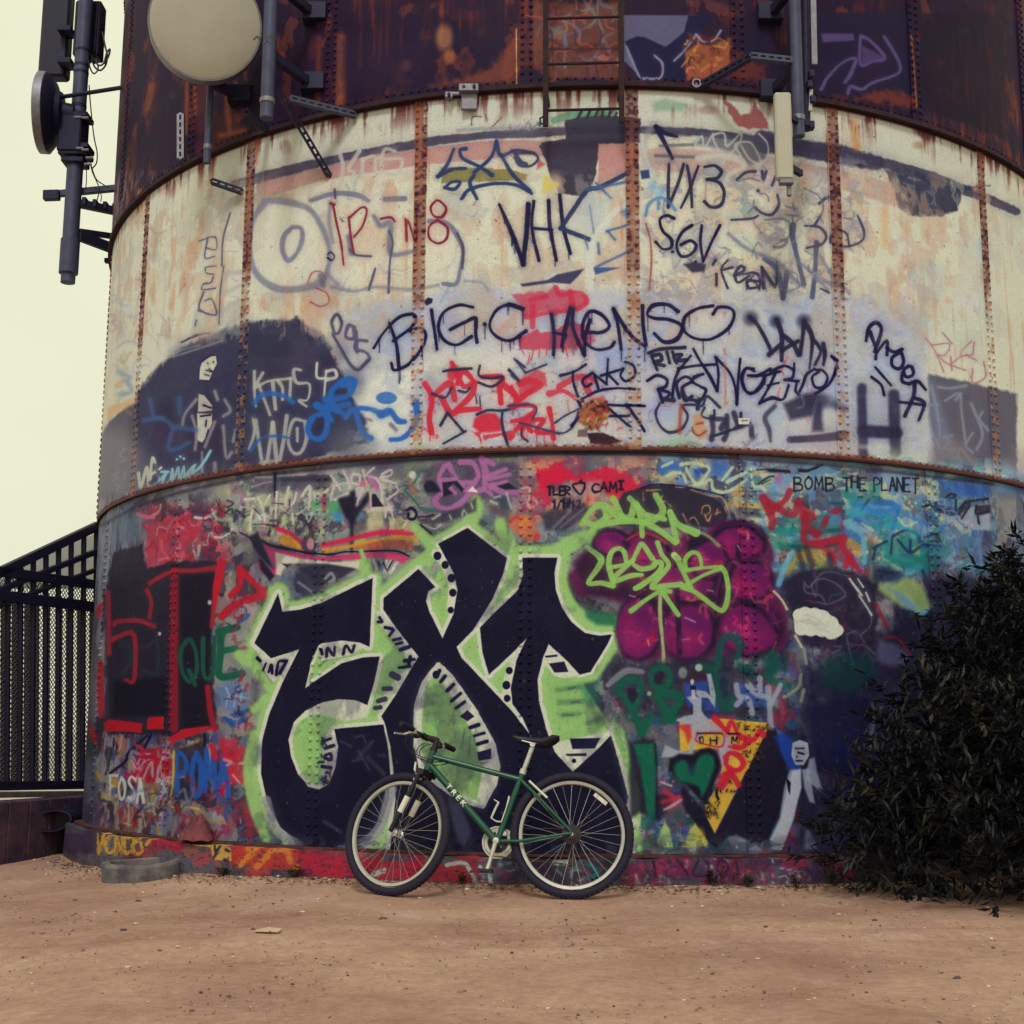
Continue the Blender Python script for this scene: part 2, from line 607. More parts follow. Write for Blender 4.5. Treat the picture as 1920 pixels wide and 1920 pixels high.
def rust_late():
    """rust that came through on top of the paint: seams, streaks, pits; also a dark band below the top seam"""
    edge_top = sst(ZZ, Z_TOP - .22 - .1 * STK, Z_TOP - .02) * (ZZ < Z_TOP)
    T.mix(edge_top * sst(T.N2 * .5 + STK * .5, .5, .66) * .9, (92, 40, 40))
    T.mix((ZZ < Z_TOP) * sst(ZZ, Z_TOP - .055, Z_TOP - .03), (60, 26, 36))  # even dark band just below the upper course's edge
    # bottom edge of the middle course
    b = ((ZZ > Z_MID - .01) & (ZZ < Z_MID + .2))
    T.mix(b * sst(-ZZ, -(Z_MID + .11 * T.N2), -Z_MID) * sst(T.N1, .3, .5) * .9, (104, 48, 42))
    T.mix(b * sst(-ZZ - .02 * T.N1, -(Z_MID + .035), -(Z_MID + .018)), (98, 52, 44))
    # strips under the vertical rivet rows of the middle course
    for p in MID_SEAMS:
        d = np.abs(PP - p - .1 * (T.N1 - .5))
        s = sst(-d, -.62, -.50) * (ZZ > Z_MID) * (ZZ < Z_TOP)
        f = sst(ZZ + (T.N2 - .5) * 1.2, 3.35, 4.0)
        T.mix(s * (f * .58 + .06) * sst(T.N1 * .6 + STK * .4, .15, .40), (106, 58, 50))
        T.mix(s * f * sst(T.N1, .5, .7) * .8, (66, 34, 42))
        T.mix(s * (1 - f) * sst(T.N1, .5, .62) * .55, (176, 120, 84))
        e = sst(-np.abs(PP - p), -1.7, -.6) * (ZZ > Z_MID + .1) * (ZZ < Z_TOP)
        T.mix(e * sst(STK, .55, .75) * .5 * f, (186, 110, 70))
    # pits
    mid = (ZZ > Z_MID) & (ZZ < Z_TOP)
    T.mix(mid * sst(FIN * .5 + T.N1 * .5, .73, .79) * .75 * sst(T.N2, .4, .7), (120, 62, 48))
    T.mix((ZZ < Z_MID) * sst(FIN * .6 + T.N1 * .4, .74, .82) * .3, (40, 34, 48))
    T.mix((ZZ < Z_MID) * sst(FIN * .6 + T.N1 * .4, .24, .18) * .22, (170, 164, 156))


MID_SEAMS = [-53.3 + 18.2 * i for i in range(-2, 7)]
LOW_SEAMS = [-62.2 + 18.2 * i for i in range(-1, 7)]
rust_base()

# ---- upper course ------------------------------------------------------------
S, F, E, at = T.S, T.F, T.E, T.at
at(960, 50)
F((120, 72, 58), "150,-150 800,-150 800,395 270,395 150,300", soft=6, a=.8, rag=4)
T.scrib([(158, 96, 66), (120, 110, 122), (90, 44, 42)], 1028, 20, 1160, 150, 60, w=(2, 8), ln=(15, 60))
S((62, 40, 60), 14, "290,60 300,330|455,60 460,150|540,300 545,380|600,290 615,380|640,60 630,160|700,230 735,340", soft=2, a=.8)
S((60, 40, 60), 12, "270,185 500,190 740,180", soft=2, a=.8)
F((96, 92, 118), "780,-60 1330,-60 1310,70 1090,170 1000,130 900,90 830,120 920,380 780,250", soft=2)
F(K, "810,130 940,95 1100,170 1230,60 1260,-60 1440,-60 1320,90 1240,210 1250,400 1060,400 1085,270 1020,390 910,385", soft=2)
S((130, 126, 150), 18, "1160,265 1235,190 1315,80|1315,80 1370,130 1440,120 1490,50|820,170 870,290 915,390|1020,230 1075,290 1060,390 940,395", soft=1.5)
F((150, 84, 54), "1250,190 1320,150 1420,150 1560,100 1560,330 1420,400 1250,400", soft=4, rag=6)
T.scrib([(190, 130, 80), (110, 50, 40), (60, 28, 40)], 1285, 80, 1370, 150, 26, w=(2, 7), ln=(8, 30))
E((30, 22, 46), 1700, 60, 140, 160, .3)
F((92, 40, 42), "1570,250 1800,300 1800,420 1570,400", soft=8, rag=8)
at(1380, 50)
F((28, 20, 48), "560,-80 1220,-80 1260,560 1000,560 560,480", soft=4)
F((84, 66, 108), "590,70 820,70 830,120 600,135", soft=3)
S((88, 72, 112), 26, "870,90 870,290 960,265 1045,240 940,120 875,90|1040,90 1110,200 1155,300 1130,360 960,420 880,470 800,450 780,500|590,470 640,380 740,280 835,250 800,360 760,420", soft=2)
F((74, 58, 98), "880,150 1040,240 880,290", soft=3)
F((120, 52, 40), "830,540 1000,480 1260,500 1265,610 1000,560", soft=8, rag=10, a=.8)
S((150, 92, 52), 9, "1225,80 1245,300 1265,600", soft=1.2)
F((24, 14, 34), "1280,-80 1900,-80 1900,820 1290,600", soft=5, a=.75, rag=6)
at(60, 50)
S((158, 84, 48), 40, "900,430 870,600", soft=6, a=.7)
S((162, 88, 52), 30, "1425,460 1455,760|1390,800 1560,760", soft=6, a=.8)
S((150, 76, 46), 26, "1500,420 1530,560|1560,300 1570,400|1145,420 1140,780|1210,450 1215,640", soft=4, a=.8)
at(500, 50)
S((158, 88, 56), 60, "560,100 560,560", soft=8, a=.75)
S((136, 66, 46), 40, "400,100 390,540|100,100 140,250", soft=8, a=.7)
E((190, 130, 84), 1290, 100, 60, 90, .5, .8)
E((168, 100, 64), 1330, 240, 40, 50, .5, .8)
E((150, 84, 58), 1020, 300, 40, 40, .6, .7)
F((128, 66, 50), "1200,450 1600,330 1800,100 1800,420 1500,440", soft=10, a=.8, rag=8)
F((44, 26, 52), "560,120 1200,100 1200,300 900,430 560,470", soft=14, a=.55, rag=8)
S((214, 160, 110), 8, "1803,40 1805,430", soft=.8)

# ---- middle course: grounds --------------------------------------------------
T.o = (0, 0, 1)
F((203, 201, 182), "400,285 620,222 800,192 1000,178 1190,172 1420,180 1600,208 1720,242 1850,290 1880,330 1850,366 1660,300 1500,268 1400,262 1200,240 1000,248 800,262 620,292 430,350", soft=3, rag=3, a=.85)
S((186, 140, 132), 34, "505,352 600,330 700,308 790,297 900,285 1000,280 1110,285 1180,292", soft=2.5, rag=2)
S((184, 146, 136), 44, "1230,300 1420,318 1580,342 1680,372", soft=4, rag=3, a=.75)
S(SL, 17, "445,348 500,333 600,308 700,286 800,270 900,258 1000,252 1100,247 1190,247 1300,250 1400,262 1490,276 1560,288 1650,308 1760,340 1900,398", soft=2.5, rag=2, a=.95)
S((58, 54, 78), 34, "1430,268 1500,280 1570,293 1640,308", soft=4, rag=3)
F((52, 52, 72), "1655,320 1700,320 1800,350 1850,350 1800,360 1790,396 1760,408 1740,408 1700,405 1680,390 1672,360", soft=3, rag=4)
S((110, 120, 130), 4, "1700,335 1720,340|1735,360 1748,372 1742,385|1690,345 1710,352", soft=1.5, a=.7)
F((52, 46, 62), "1060,228 1110,214 1200,226 1200,270 1122,272 1118,330 1100,370 1050,366 1030,330 1022,290 1015,270 1060,262", soft=2, rag=2)
F((188, 136, 128), "1124,280 1182,278 1184,330 1120,352", soft=2)
S((104, 156, 120), 16, "1040,228 1080,216 1150,210", soft=2, a=.9)
S((52, 46, 62), 5, "1082,226 1090,212|1100,224 1106,210|1115,222 1122,208|1128,224 1130,212|1140,224 1144,212|1150,226 1156,214", soft=1)
F((128, 116, 60), "830,318 860,316 960,320 990,330 985,340 830,346", soft=2, rag=2, a=.9)
F((146, 140, 110), "440,380 470,366 540,360 540,372 450,392", soft=3, rag=3, a=.6)
# lavender wash, lower half
F((174, 174, 190), "640,600 700,570 800,555 960,545 1100,540 1250,548 1400,545 1560,555 1640,565 1735,600 1735,690 1750,860 1500,850 1200,835 1000,838 780,850 700,840 690,780 640,740 640,680", soft=14, rag=6, a=.85, mott=.3)
T.blobs([(166, 172, 200), (186, 186, 192), (202, 198, 190), (150, 164, 196)], 660, 570, 1720, 830, 70, rad=(14, 60), a=(.2, .6))
E((224, 218, 192), 900, 690, 110, 36, .4, .8)
F((224, 220, 200), "640,750 720,700 800,690 800,830 730,835 660,800", soft=8, a=.9)
T.blobs([(214, 206, 180), (196, 186, 170)], 790, 690, 1150, 830, 26, rad=(10, 36), a=(.3, .7))
# big black buff, left
F((46, 44, 72), "245,790 262,740 300,690 350,650 400,625 470,605 560,598 610,630 640,690 660,740 690,790 690,830 560,870 463,890 350,912 262,935 235,945", soft=5, rag=5)
F((84, 78, 92), "188,830 210,790 245,760 262,750 262,930 190,970", soft=3, rag=3)
T.blobs([(58, 54, 74), (34, 30, 50), (70, 66, 84)], 290, 640, 660, 880, 40, rad=(10, 44), a=(.2, .5))
S((190, 186, 176), 3, "300,685 340,660 380,648|330,670 420,640", soft=2, a=.5)
S((40, 36, 56), 5, "345,643 372,630 398,625", soft=1)

T.patches([(198, 160, 134), (204, 172, 140), (188, 150, 132), (176, 170, 160), (214, 206, 182)], 215, 330, 1860, 640, (60, 70), .6, .5, .05)
T.patches([(206, 150, 104), (190, 128, 96)], 215, 330, 800, 600, (36, 70), .64, .35, .08)
T.patches([(160, 156, 158), (200, 198, 186), (138, 134, 142)], 1200, 300, 1620, 570, (40, 30), .6, .55, .03)
T.patches([(150, 158, 186), (196, 194, 190), (176, 170, 166)], 660, 560, 1720, 840, (50, 40), .6, .5, .04)
T.scrib([(146, 144, 152), (176, 174, 170), (120, 118, 132)], 500, 360, 900, 560, 40, w=(2, 6), ln=(20, 70), a=(.15, .5), soft=3)
T.scrib([(120, 118, 134), (206, 204, 192), (160, 158, 160), (84, 82, 104)], 1230, 330, 1600, 560, 90, w=(1.5, 6), ln=(14, 60), a=(.2, .65), soft=2)
T.scrib([(90, 88, 112), (150, 148, 160), (190, 60, 80), (210, 206, 194)], 780, 680, 1560, 830, 80, w=(1.5, 5), ln=(10, 40), a=(.25, .6), soft=2)
T.scrib([(150, 146, 142), (176, 120, 100), (120, 116, 126)], 220, 400, 480, 640, 40, w=(1, 3), ln=(10, 50), a=(.15, .4), soft=2)
# ---- middle course: letters --------------------------------------------------
at(500, 50)   # KMS, OLB bubble letters, RONS, VHK
S((196, 190, 176), 26, "540,930 560,1010 545,1140|680,900 600,1030 640,1060 620,1130|700,960 700,1080|700,970 760,940 790,950 790,1050|800,960 830,950 835,1050|930,900 860,890 850,960 980,960 950,1060 870,1070", soft=1.6, a=.85)
F((222, 216, 192), "0,1290 160,1290 330,1350 430,1500 450,1650 420,1790 200,1880 60,1860 -60,1760 -100,1600 -70,1400", soft=4, a=.7)
S((112, 112, 132), 50, "0,1260 160,1270 330,1330 430,1500 470,1650 440,1790 380,1860 200,1900 60,1880 -60,1780 -110,1600 -80,1400 0,1280", soft=4, a=.75)
S((112, 110, 130), 34, "200,1450 260,1460 270,1540 230,1640 170,1690 130,1620 140,1520 200,1450", soft=2.5, a=.85)
F((222, 214, 190), "470,1290 740,1270 1080,1260 1280,1420 1400,1600 1380,1840 1000,1900 600,1880 480,1780", soft=8, a=.45)
S((108, 106, 128), 36, "330,1260 500,1210 660,1220 740,1260|860,1250 1000,1245|1180,1410 1300,1420 1370,1500 1420,1620 1400,1760 1370,1860 1280,1860", soft=2, a=.85)
S((70, 68, 92), 20, "1380,1500 1420,1600 1415,1750|500,1180 505,1240|610,1610 650,1650 760,1660|890,1480 915,1560 895,1700 885,1920|790,1750 745,1900", soft=1.5, a=.9)
S((116, 114, 134), 30, "480,1880 640,1910 800,1880 1060,1900 1240,1870|440,1780 520,1860|470,1280 460,1400 490,1560", soft=3, a=.6)
S((88, 86, 112), 38, "780,1370 830,1440 900,1430 900,1640 1080,1620|400,1800 420,1870|600,1520 620,1640", soft=4, a=.7)
S((120, 30, 52), 16, "490,1290 510,1400 545,1560 565,1720|500,1290 470,1280|600,1380 620,1550 640,1640|610,1380 690,1310 730,1330 700,1440 640,1520|830,1390 900,1380 930,1410|1005,1390 1015,1550 1020,1400 1085,1560 1090,1390", soft=1)
S((120, 30, 52), 18, "1230,1260 1190,1310 1210,1370 1270,1380 1300,1320 1260,1270 1230,1260|1240,1400 1180,1450 1180,1530 1240,1570 1300,1540 1310,1460 1250,1410", soft=1)
S((140, 60, 70), 9, "310,1850 340,1780 400,1770 440,1820|330,1990 400,2020 460,1990 440,1920 370,1890", soft=1, a=.8)
S(K, 10, "450,1650 470,1630 500,1660 480,1690 450,1670|545,1390 560,1410", soft=1)
S((44, 56, 92), 26, "1355,890 1310,1000 1240,1090|1240,1090 1340,1040 1440,1030|1440,890 1400,900 1420,960 1540,1020 1630,1080|1660,830 1620,950 1500,1060|1660,850 1690,940 1800,900 1930,920|1690,930 1780,1080 1900,1190|1790,920 1830,980 1870,1000|1500,1080 1470,1140 1520,1250|1290,1170 1340,1130 1400,1130 1360,1180 1290,1170|1410,1250 1470,1180 1640,1140 1800,1150 1910,1210", soft=1.2)
S((150, 148, 150), 30, "1380,760 1500,750 1920,740", soft=3, a=.8)
S((84, 50, 60), 6, "1480,720 1490,660 1550,660|1590,690 1580,640|1620,740 1700,660", soft=1)
T.scrib([(90, 84, 100), (130, 126, 130)], 940, 232, 1030, 250, 22, w=(1.5, 3), ln=(6, 14))
S(K, 30, "1680,1290 1740,1430 1800,1570 1850,1720|1885,1285 1870,1500 1850,1720", soft=1, drip=2)
at(960, 50)
S(K, 28, "0,1500 40,1600 80,1700|125,1285 110,1500 85,1700|160,1265 145,1450 195,1690|265,1260 275,1450 320,1690|150,1460 290,1470|345,1220 370,1450 420,1640", soft=1, drip=3)
S((44, 52, 84), 36, "350,1460 440,1330 540,1190 640,1160 850,1050|350,1460 560,1540", soft=1.5)
S((70, 96, 140), 20, "540,1180 850,1120|600,1130 710,1240|520,1520 550,1610|560,1300 590,1500|680,1480 850,1430|690,1480 740,1540|780,1340 850,1330|620,1570 625,1640|600,1740 700,1690 850,1620", soft=2, a=.85)
F((92, 132, 176), "800,1280 860,1340 840,1420 780,1340", soft=3, a=.8)
F((180, 186, 190), "420,1420 560,1220 700,1240 660,1420 560,1500", soft=12, a=.5)
S((214, 214, 200), 40, "850,1270 720,1360 620,1480 570,1600 560,1900", soft=2.5, a=.85)
S((214, 214, 200), 22, "540,1640 535,1880|590,1620 580,1900", soft=2, a=.7)
F((58, 56, 84), "60,1860 260,1830 330,1790 520,1750 480,1800 420,1860 300,1850 80,1880", soft=2)
F((60, 84, 132), "585,1740 780,1740 680,1770 600,1790", soft=2)
S((210, 190, 110), 50, "250,1100 260,1150 240,1190|250,1160 310,1150", soft=3, a=.9)
F((172, 66, 76), "190,960 240,1000 180,1040", soft=3, a=.8)
S(SL, 20, "0,900 40,920 150,920 190,960 140,1010 60,1010 20,950|210,870 260,960 400,1020", soft=1.6)
# right of the seam: arrow, VX3, S.G.V
S((150, 150, 146), 40, "1000,740 950,830 950,930 1000,1020 1040,1080", soft=8, a=.7)
S((196, 196, 184), 36, "930,800 960,960 1020,1080", soft=4, a=.8)
S(K, 40, "1030,730 1080,820 1150,960|1030,730 1100,780 1180,800", soft=1.8, taper=.4)
S((70, 66, 80), 22, "1170,790 1300,790 1360,750|1060,870 1300,860|1030,940 1300,950", soft=2, a=.6)
F((82, 80, 94), "1300,860 1360,780 1480,780 1620,800 1640,770 1760,800 1830,830 1820,960 1700,1010 1600,920 1400,870", soft=6, a=.75)
S((190, 190, 182), 14, "1310,860 1360,800 1380,880 1440,780|1480,900 1440,800 1520,780 1540,870 1640,780 1620,860 1500,1000|1640,940 1600,860 1700,840 1760,920 1780,1000 1700,960 1640,860|1770,780 1830,850 1830,950 1770,1000|1380,900 1500,930 1640,950 1680,1010", soft=1.4, a=.85)
S((208, 206, 190), 40, "1330,960 1450,940 1600,960 1660,1020 1540,1100 1530,1350", soft=4, a=.7)
T.blobs([(206, 204, 190), (170, 172, 168)], 1310, 320, 1560, 480, 30, rad=(6, 22), a=(.3, .7))
S((46, 42, 64), 22, "1125,1000 1120,1150 1120,1310|1120,1310 1190,1140 1230,1000|1255,1010 1280,1150 1290,1310|1335,1015 1270,1190 1210,1315|1380,1020 1450,1010 1500,1050 1470,1100 1400,1110|1400,1110 1480,1130 1520,1200 1500,1290 1430,1310 1380,1270", soft=.9)
S(K, 22, "1160,1390 1110,1370 1060,1400 1080,1480 1140,1540 1140,1600 1080,1610 1030,1560|1150,1630|1290,1440 1220,1490 1180,1580 1210,1660 1280,1650 1320,1590 1280,1550 1210,1580|1315,1700|1360,1440 1350,1560 1370,1700|1490,1440 1430,1560 1370,1700", soft=.9)
F((50, 46, 66), "1230,1720 1300,1700 1390,1720 1380,1770 1290,1780", soft=3)
S((50, 48, 72), 20, "1460,1690 1440,1720|1465,1790 1465,1870|1545,1690 1500,1760 1545,1890|1510,1760 1580,1740|1590,1800 1660,1760 1640,1730 1600,1790 1620,1850 1700,1800|1660,1790 1740,1780 1780,1830 1770,1890|1770,1840 1690,1840 1700,1890 1770,1880|1790,1740 1800,1890|1790,1740 1890,1870 1900,1700", soft=1)
S((120, 170, 200), 50, "1010,1150 1060,1220 1080,1180", soft=6, a=.6)
S((76, 120, 170), 26, "960,1370 980,1290 1060,1240 1130,1280 1170,1330|1050,1260 1050,1320", soft=2.5, a=.8)
F((40, 56, 100), "920,1050 980,1040 990,1100 930,1110", soft=2)
F((110, 150, 120), "1000,560 1100,530 1260,570 1220,620 1020,620", soft=6, a=.6)
F((136, 56, 58), "1510,550 1560,560 1640,650 1700,640 1740,560 1840,700 1840,750 1620,730", soft=3, a=.8, rag=4)
E((150, 110, 110), 1400, 610, 70, 30, .5, .6)
S((150, 62, 56), 14, "960,1430 990,1540 1000,1700 985,1900", soft=1.5, a=.8)
at(1380, 50)
S((54, 52, 76), 22, "0,1110 60,1060 130,1050|150,1190|180,1050 190,1110 210,1050|250,1150 290,1060|290,1220 300,1290 250,1360 180,1350 130,1310|590,1280 640,1240 690,1240|600,1370 560,1430|-40,1400 100,1390 150,1370", soft=1.2, a=.9)
S((110, 108, 124), 14, "10,1120 100,1100 160,1120|480,1170 580,1220 620,1310 590,1390|200,1400 330,1390 390,1440 370,1520 280,1570|350,1300 430,1320|400,1280 410,1330|350,1360 440,1370|400,1370 400,1440", soft=1.2, a=.85)
S((60, 58, 84), 18, "490,1440 590,1450 640,1510 610,1570 500,1600|700,1480 670,1530 690,1580 800,1590 890,1550 905,1480 860,1370|720,1470 780,1500 800,1590", soft=1.1, a=.9)
S((74, 76, 104), 40, "400,1440 400,1530 440,1700 480,1860|570,1560 560,1760 540,1950|200,1680 290,1760 330,1960|360,1780 330,1960", soft=2, a=.9)
S((120, 120, 136), 26, "170,1650 300,1710 420,1830 480,1880|600,1660 660,1760 690,1820 800,1930|440,1700 560,1790 700,1880|560,1800 650,1900|-60,1500 60,1600 200,1660", soft=2.5, a=.75)
S((60, 58, 84), 14, "0,1740 60,1740 30,1790 -20,1800|90,1830 140,1780 180,1850|70,1900 70,1830 130,1850 160,1900|190,1770 200,1890|190,1770 270,1890 280,1800|600,1890 660,1920", soft=1, a=.9)
T.scrib([(84, 84, 108), (150, 150, 152)], 1400, 330, 1600, 560, 46, w=(1.5, 4), ln=(10, 40), a=(.3, .75))
S((196, 120, 66), 60, "830,700 850,880", soft=8, a=.65)
S((212, 158, 104), 40, "1050,1330 1060,1580|830,1220 900,1330", soft=10, a=.6)
E((140, 90, 60), 1300, 860, 40, 26, .6, .5)
T.blobs([(180, 206, 200), (198, 208, 198)], 1690, 430, 1860, 640, 12, rad=(10, 40), a=(.15, .4))

at(60, 500)    # outlined tag left of the seam
S((92, 90, 108), 12, "1340,0 1270,10 1270,50 1320,60|1320,80 1300,120 1250,130 1240,170 1330,160|1250,190 1220,310 1340,350 1310,240 1260,250|1210,320 1240,330|1200,390 1190,430|1395,0 1370,180 1360,420|1220,-180 1330,-210 1340,-120 1270,-130|1280,-200 1260,-60 1330,-70|1440,-380 1390,-200 1380,0", soft=1, a=.9)
S((170, 166, 160), 30, "1400,320 1500,240|1400,200 1530,130|1420,420 1540,350|1400,60 1530,40", soft=4, a=.5)
T.scrib([(180, 150, 130), (150, 160, 170), (196, 200, 190)], 205, 520, 270, 760, 40, w=(2, 8), ln=(15, 50), a=(.2, .5))
S((110, 130, 150), 40, "700,830 730,900 650,920|640,760 720,800", soft=6, a=.6)
F((212, 168, 124), "560,1020 690,960 780,930 780,980 690,1020 560,1110", soft=3, a=.8, rag=3)
# two paste-up faces on the black
F(W, "1238,690 1335,630 1345,700 1310,770 1290,820 1220,815 1225,740", soft=1)
S(K, 10, "1280,700|1320,690|1290,740 1310,760 1270,750|1260,780 1290,790|1240,690 1290,650 1330,640", soft=1)
F((188, 180, 168), "1215,920 1255,930 1310,1000 1310,1040 1210,1050", soft=1.5)
F((206, 200, 182), "1205,1060 1310,1060 1310,1130 1270,1230 1240,1270 1205,1250", soft=1.5, rag=1)
S(K, 14, "1250,1000 1300,1020|1230,1080 1300,1070|1270,1110 1265,1150|1285,1180 1270,1230", soft=1)
S((160, 156, 154), 24, "1330,900 1350,960|1400,960 1440,1040 1390,1080|1200,960 1120,1060 1100,1140|1170,1080 1200,1200 1190,1320|1330,1120 1260,1300|1390,1150 1410,1370 1450,1340|1480,1180 1460,1260|1240,1340 1240,1480|1330,1420 1330,1480", soft=2.5, a=.75)
S((66, 96, 140), 30, "870,960 900,1080 960,1090|1080,950 1080,1060|830,1110 950,1100 1030,1160 1000,1300 1050,1320 1150,1270|1060,1160 1200,1180", soft=4, a=.75)
S((208, 202, 180), 24, "790,1490 805,1590 850,1450 865,1580 890,1380 930,1530|880,1500 950,1450", soft=1)
S((146, 190, 200), 18, "900,1560 950,1530 990,1480 960,1560 1010,1550 1030,1460 1030,1560 1070,1450 1080,1550 1110,1440 1120,1550 1190,1430 1110,1520 1160,1490|1150,1510 1230,1440 1300,1330|1060,1390|1085,1370|1110,1385|950,1480 1000,1480|1150,1540 1210,1500", soft=1)
S((150, 146, 146), 8, "680,1310 650,1360 690,1390 650,1410|640,1480 600,1500 640,1520 600,1540|690,1480 680,1530|610,1570 650,1580 620,1610|690,1630 710,1650", soft=1, a=.7)

at(500, 500)    # KMS 4P / MC / blue tags on the black, PSS, BIG.C MENSO
S((182, 178, 166), 24, "-70,760 -70,900 -60,1010|-10,770 -60,870 30,830 190,810|-40,850 40,1070|60,840 80,1030|100,830 130,880 130,960|190,810 180,960|260,750 210,750 230,840 320,850 310,960 250,970 300,1010", soft=1.3, a=.9)
S((192, 188, 176), 22, "375,700 375,800 440,810|440,760 425,940|440,760 500,750 510,800 440,820", soft=1.2)
S((180, 176, 166), 26, "-80,1100 -70,1200 -110,1320|-60,1110 -20,1390|60,1130 20,1420|60,1130 90,1420|160,1080 140,1240 110,1400|290,1120 210,1110 170,1240 200,1340 260,1340 300,1240 290,1120|235,1170 235,1260|-20,1420 90,1410", soft=1.6, a=.85)
S(BL, 36, "-70,990 -20,930 60,920 150,940 200,980", soft=2, a=.9)
S((50, 90, 150), 24, "-100,1330 -20,1240 100,1225 180,1240", soft=2, a=.85)
S(BL, 44, "340,1100 310,1180 350,1240 420,1230 450,1140 430,1070 360,1080", soft=2.5, closed=1)
S(BL, 46, "370,1000 430,1040 480,1110|440,960 470,1020 560,1060|480,960 600,930 640,830 570,830 480,900 500,1010 600,990", soft=3)
F(BL, "520,820 600,790 650,820 640,880 540,880", soft=3)
S((54, 100, 168), 44, "580,1090 640,1030 750,1030 830,1060|660,1060 700,1200 760,1240|830,1070 880,1050", soft=3)
S((50, 98, 170), 42, "900,1040 950,1110 1000,1120|1085,980 1095,1080 1060,1170 980,1240 900,1250", soft=2.5)
E((56, 104, 168), 870, 950, 75, 44, .12)
S((60, 56, 76), 24, "690,1090 760,1110|900,1140 940,1180", soft=4, a=.6)
S((84, 78, 104), 26, "500,490 480,400 520,350 550,410 530,480 490,490|490,500 640,740 750,670|640,440 600,430 580,510 640,520 630,440 650,480 660,620|730,540 660,540 650,600 720,620 750,670 700,720", soft=1.6, a=.92)
S((58, 52, 80), 10, "480,400 520,350 555,410|500,510 650,745 740,680", soft=.8, a=.6)
S(K, 24, "780,590 850,480 960,370 1060,350 1085,400 1040,450 920,540|890,410 940,560 960,740|1040,470 1120,450 1155,500 1130,590 1040,700 930,750 905,700|1195,320 1215,450 1235,600|1490,300 1390,285 1280,340 1245,450 1290,540 1380,570 1480,510|1330,460 1430,410 1510,380 1510,480 1520,550|1850,320 1760,280 1660,320 1610,430 1660,510 1760,540 1870,470|1575,420", soft=1, drip=3)
F((30, 26, 50), "1140,260 1170,230 1205,240 1200,270 1160,290", soft=1.5)
at(960, 500)
F((188, 54, 78), "0,210 120,190 250,190 300,150 420,180 530,220 550,270 500,310 380,320 300,360 240,330 150,340 90,380 60,260", soft=4, a=.75, rag=5)
S((190, 48, 72), 34, "320,160 350,210 480,190 540,250 480,310 420,290|150,290 150,440|110,370 300,330 430,330|250,220 130,250|420,190 440,290", soft=1.6, a=.8)
F((190, 48, 70), "40,540 150,470 280,470 420,400 560,440 590,540 560,590 440,610 330,600 200,600 120,610 60,580", soft=3, a=.8, rag=6)
S((188, 50, 70), 9, "70,590 90,640|160,600 140,680|200,600 195,660|250,590 250,640|390,600 400,650|440,600 445,640|130,640 120,700", soft=.8, a=.8)
S(K, 26, "-20,280 80,310|-10,540 60,510|285,350 305,500 300,640|420,300 380,470 360,580|300,480 390,500|440,310 440,450 520,640|520,640 530,500 560,390|510,470 640,480 700,430 640,350 560,330 510,420 520,540 600,600 700,590 735,550|730,310 760,420 785,600|730,310 850,500 950,580|935,290 940,430 960,570|1190,330 1110,280 1010,290 970,350 1020,380 1130,390 1220,440 1180,530 1090,550 1020,490|1440,290 1330,310 1240,370 1230,460 1300,520 1420,530 1540,460 1590,370 1570,310 1480,300 1440,350", soft=1, drip=4)
S((50, 48, 74), 60, "300,360 300,600|430,320 440,600", soft=6, a=.4)
# red tags K.O.S. / LOTERI, JONHO, GUAT, RTB ANGEL, BIES ...
at(500, 500)
S((198, 46, 66), 42, "1150,850 1200,950 1180,1090 1195,1200|1190,960 1270,880 1330,850 1360,960|1340,700 1380,790 1430,870 1490,830 1420,760 1380,850|1500,840 1480,930 1360,1050|1270,950 1330,1060 1400,1040 1540,1030|1560,800 1690,800 1690,850|1680,850 1690,990|1700,850 1800,940 1790,1010|1830,960 1920,880|1820,840 1900,820", soft=1.6)
E((196, 46, 66), 1350, 770, 40, 60, .3, rot=.3)
F((198, 44, 64), "1500,1100 1560,1060 1650,1060 1700,1120 1690,1190 1620,1200 1540,1200 1490,1160", soft=4)
F((198, 46, 66), "1460,1180 1540,1200 1560,1260 1700,1220 1720,1250 1780,1240 1850,1080 1920,1050 1920,1150 1860,1180 1700,1200 1560,1220 1560,1270", soft=2, rag=4, a=.9)
S((198, 46, 66), 8, "1190,1180 1185,1260|1540,1230 1550,1280|1760,1220 1760,1260", soft=.8)
S((48, 44, 66), 20, "1540,720 1535,790 1620,810 1700,800 1690,830 1620,870 1530,840|1280,760 1340,750 1480,740|1200,920 1290,950 1340,880|1260,1150 1310,1060|1310,1060 1420,1190|1280,1280 1440,1190|1520,1070 1600,1040 1720,1040 1880,990|1700,1050 1700,1150 1740,1290|1850,1110 1840,1220 1880,1260|1390,900 1440,910 1470,880|1750,750 1820,830|1800,680 1860,730", soft=1)
S((52, 48, 72), 11, "1510,930 1520,990|1540,940 1545,1010", soft=.8)
at(960, 500)
F((192, 56, 70), "40,840 180,740 250,770 250,860 160,900 70,950", soft=3, a=.8, rag=4)
S((194, 48, 66), 40, "60,860 130,830 210,860 80,940|270,920 370,900 470,960|340,870 470,800 550,800 600,830|520,830 560,920", soft=2, a=.9)
S((194, 46, 64), 36, "0,1010 90,1000 170,1020 120,1090 0,1120|30,1180 90,1130 140,1190|150,1110 230,1110 180,1190 280,1200|270,1030 290,1130 300,1240|0,870 30,940", soft=1.6, drip=4)
F((184, 52, 66), "560,960 660,930 700,1040 640,1100 560,1040", soft=4, a=.7)
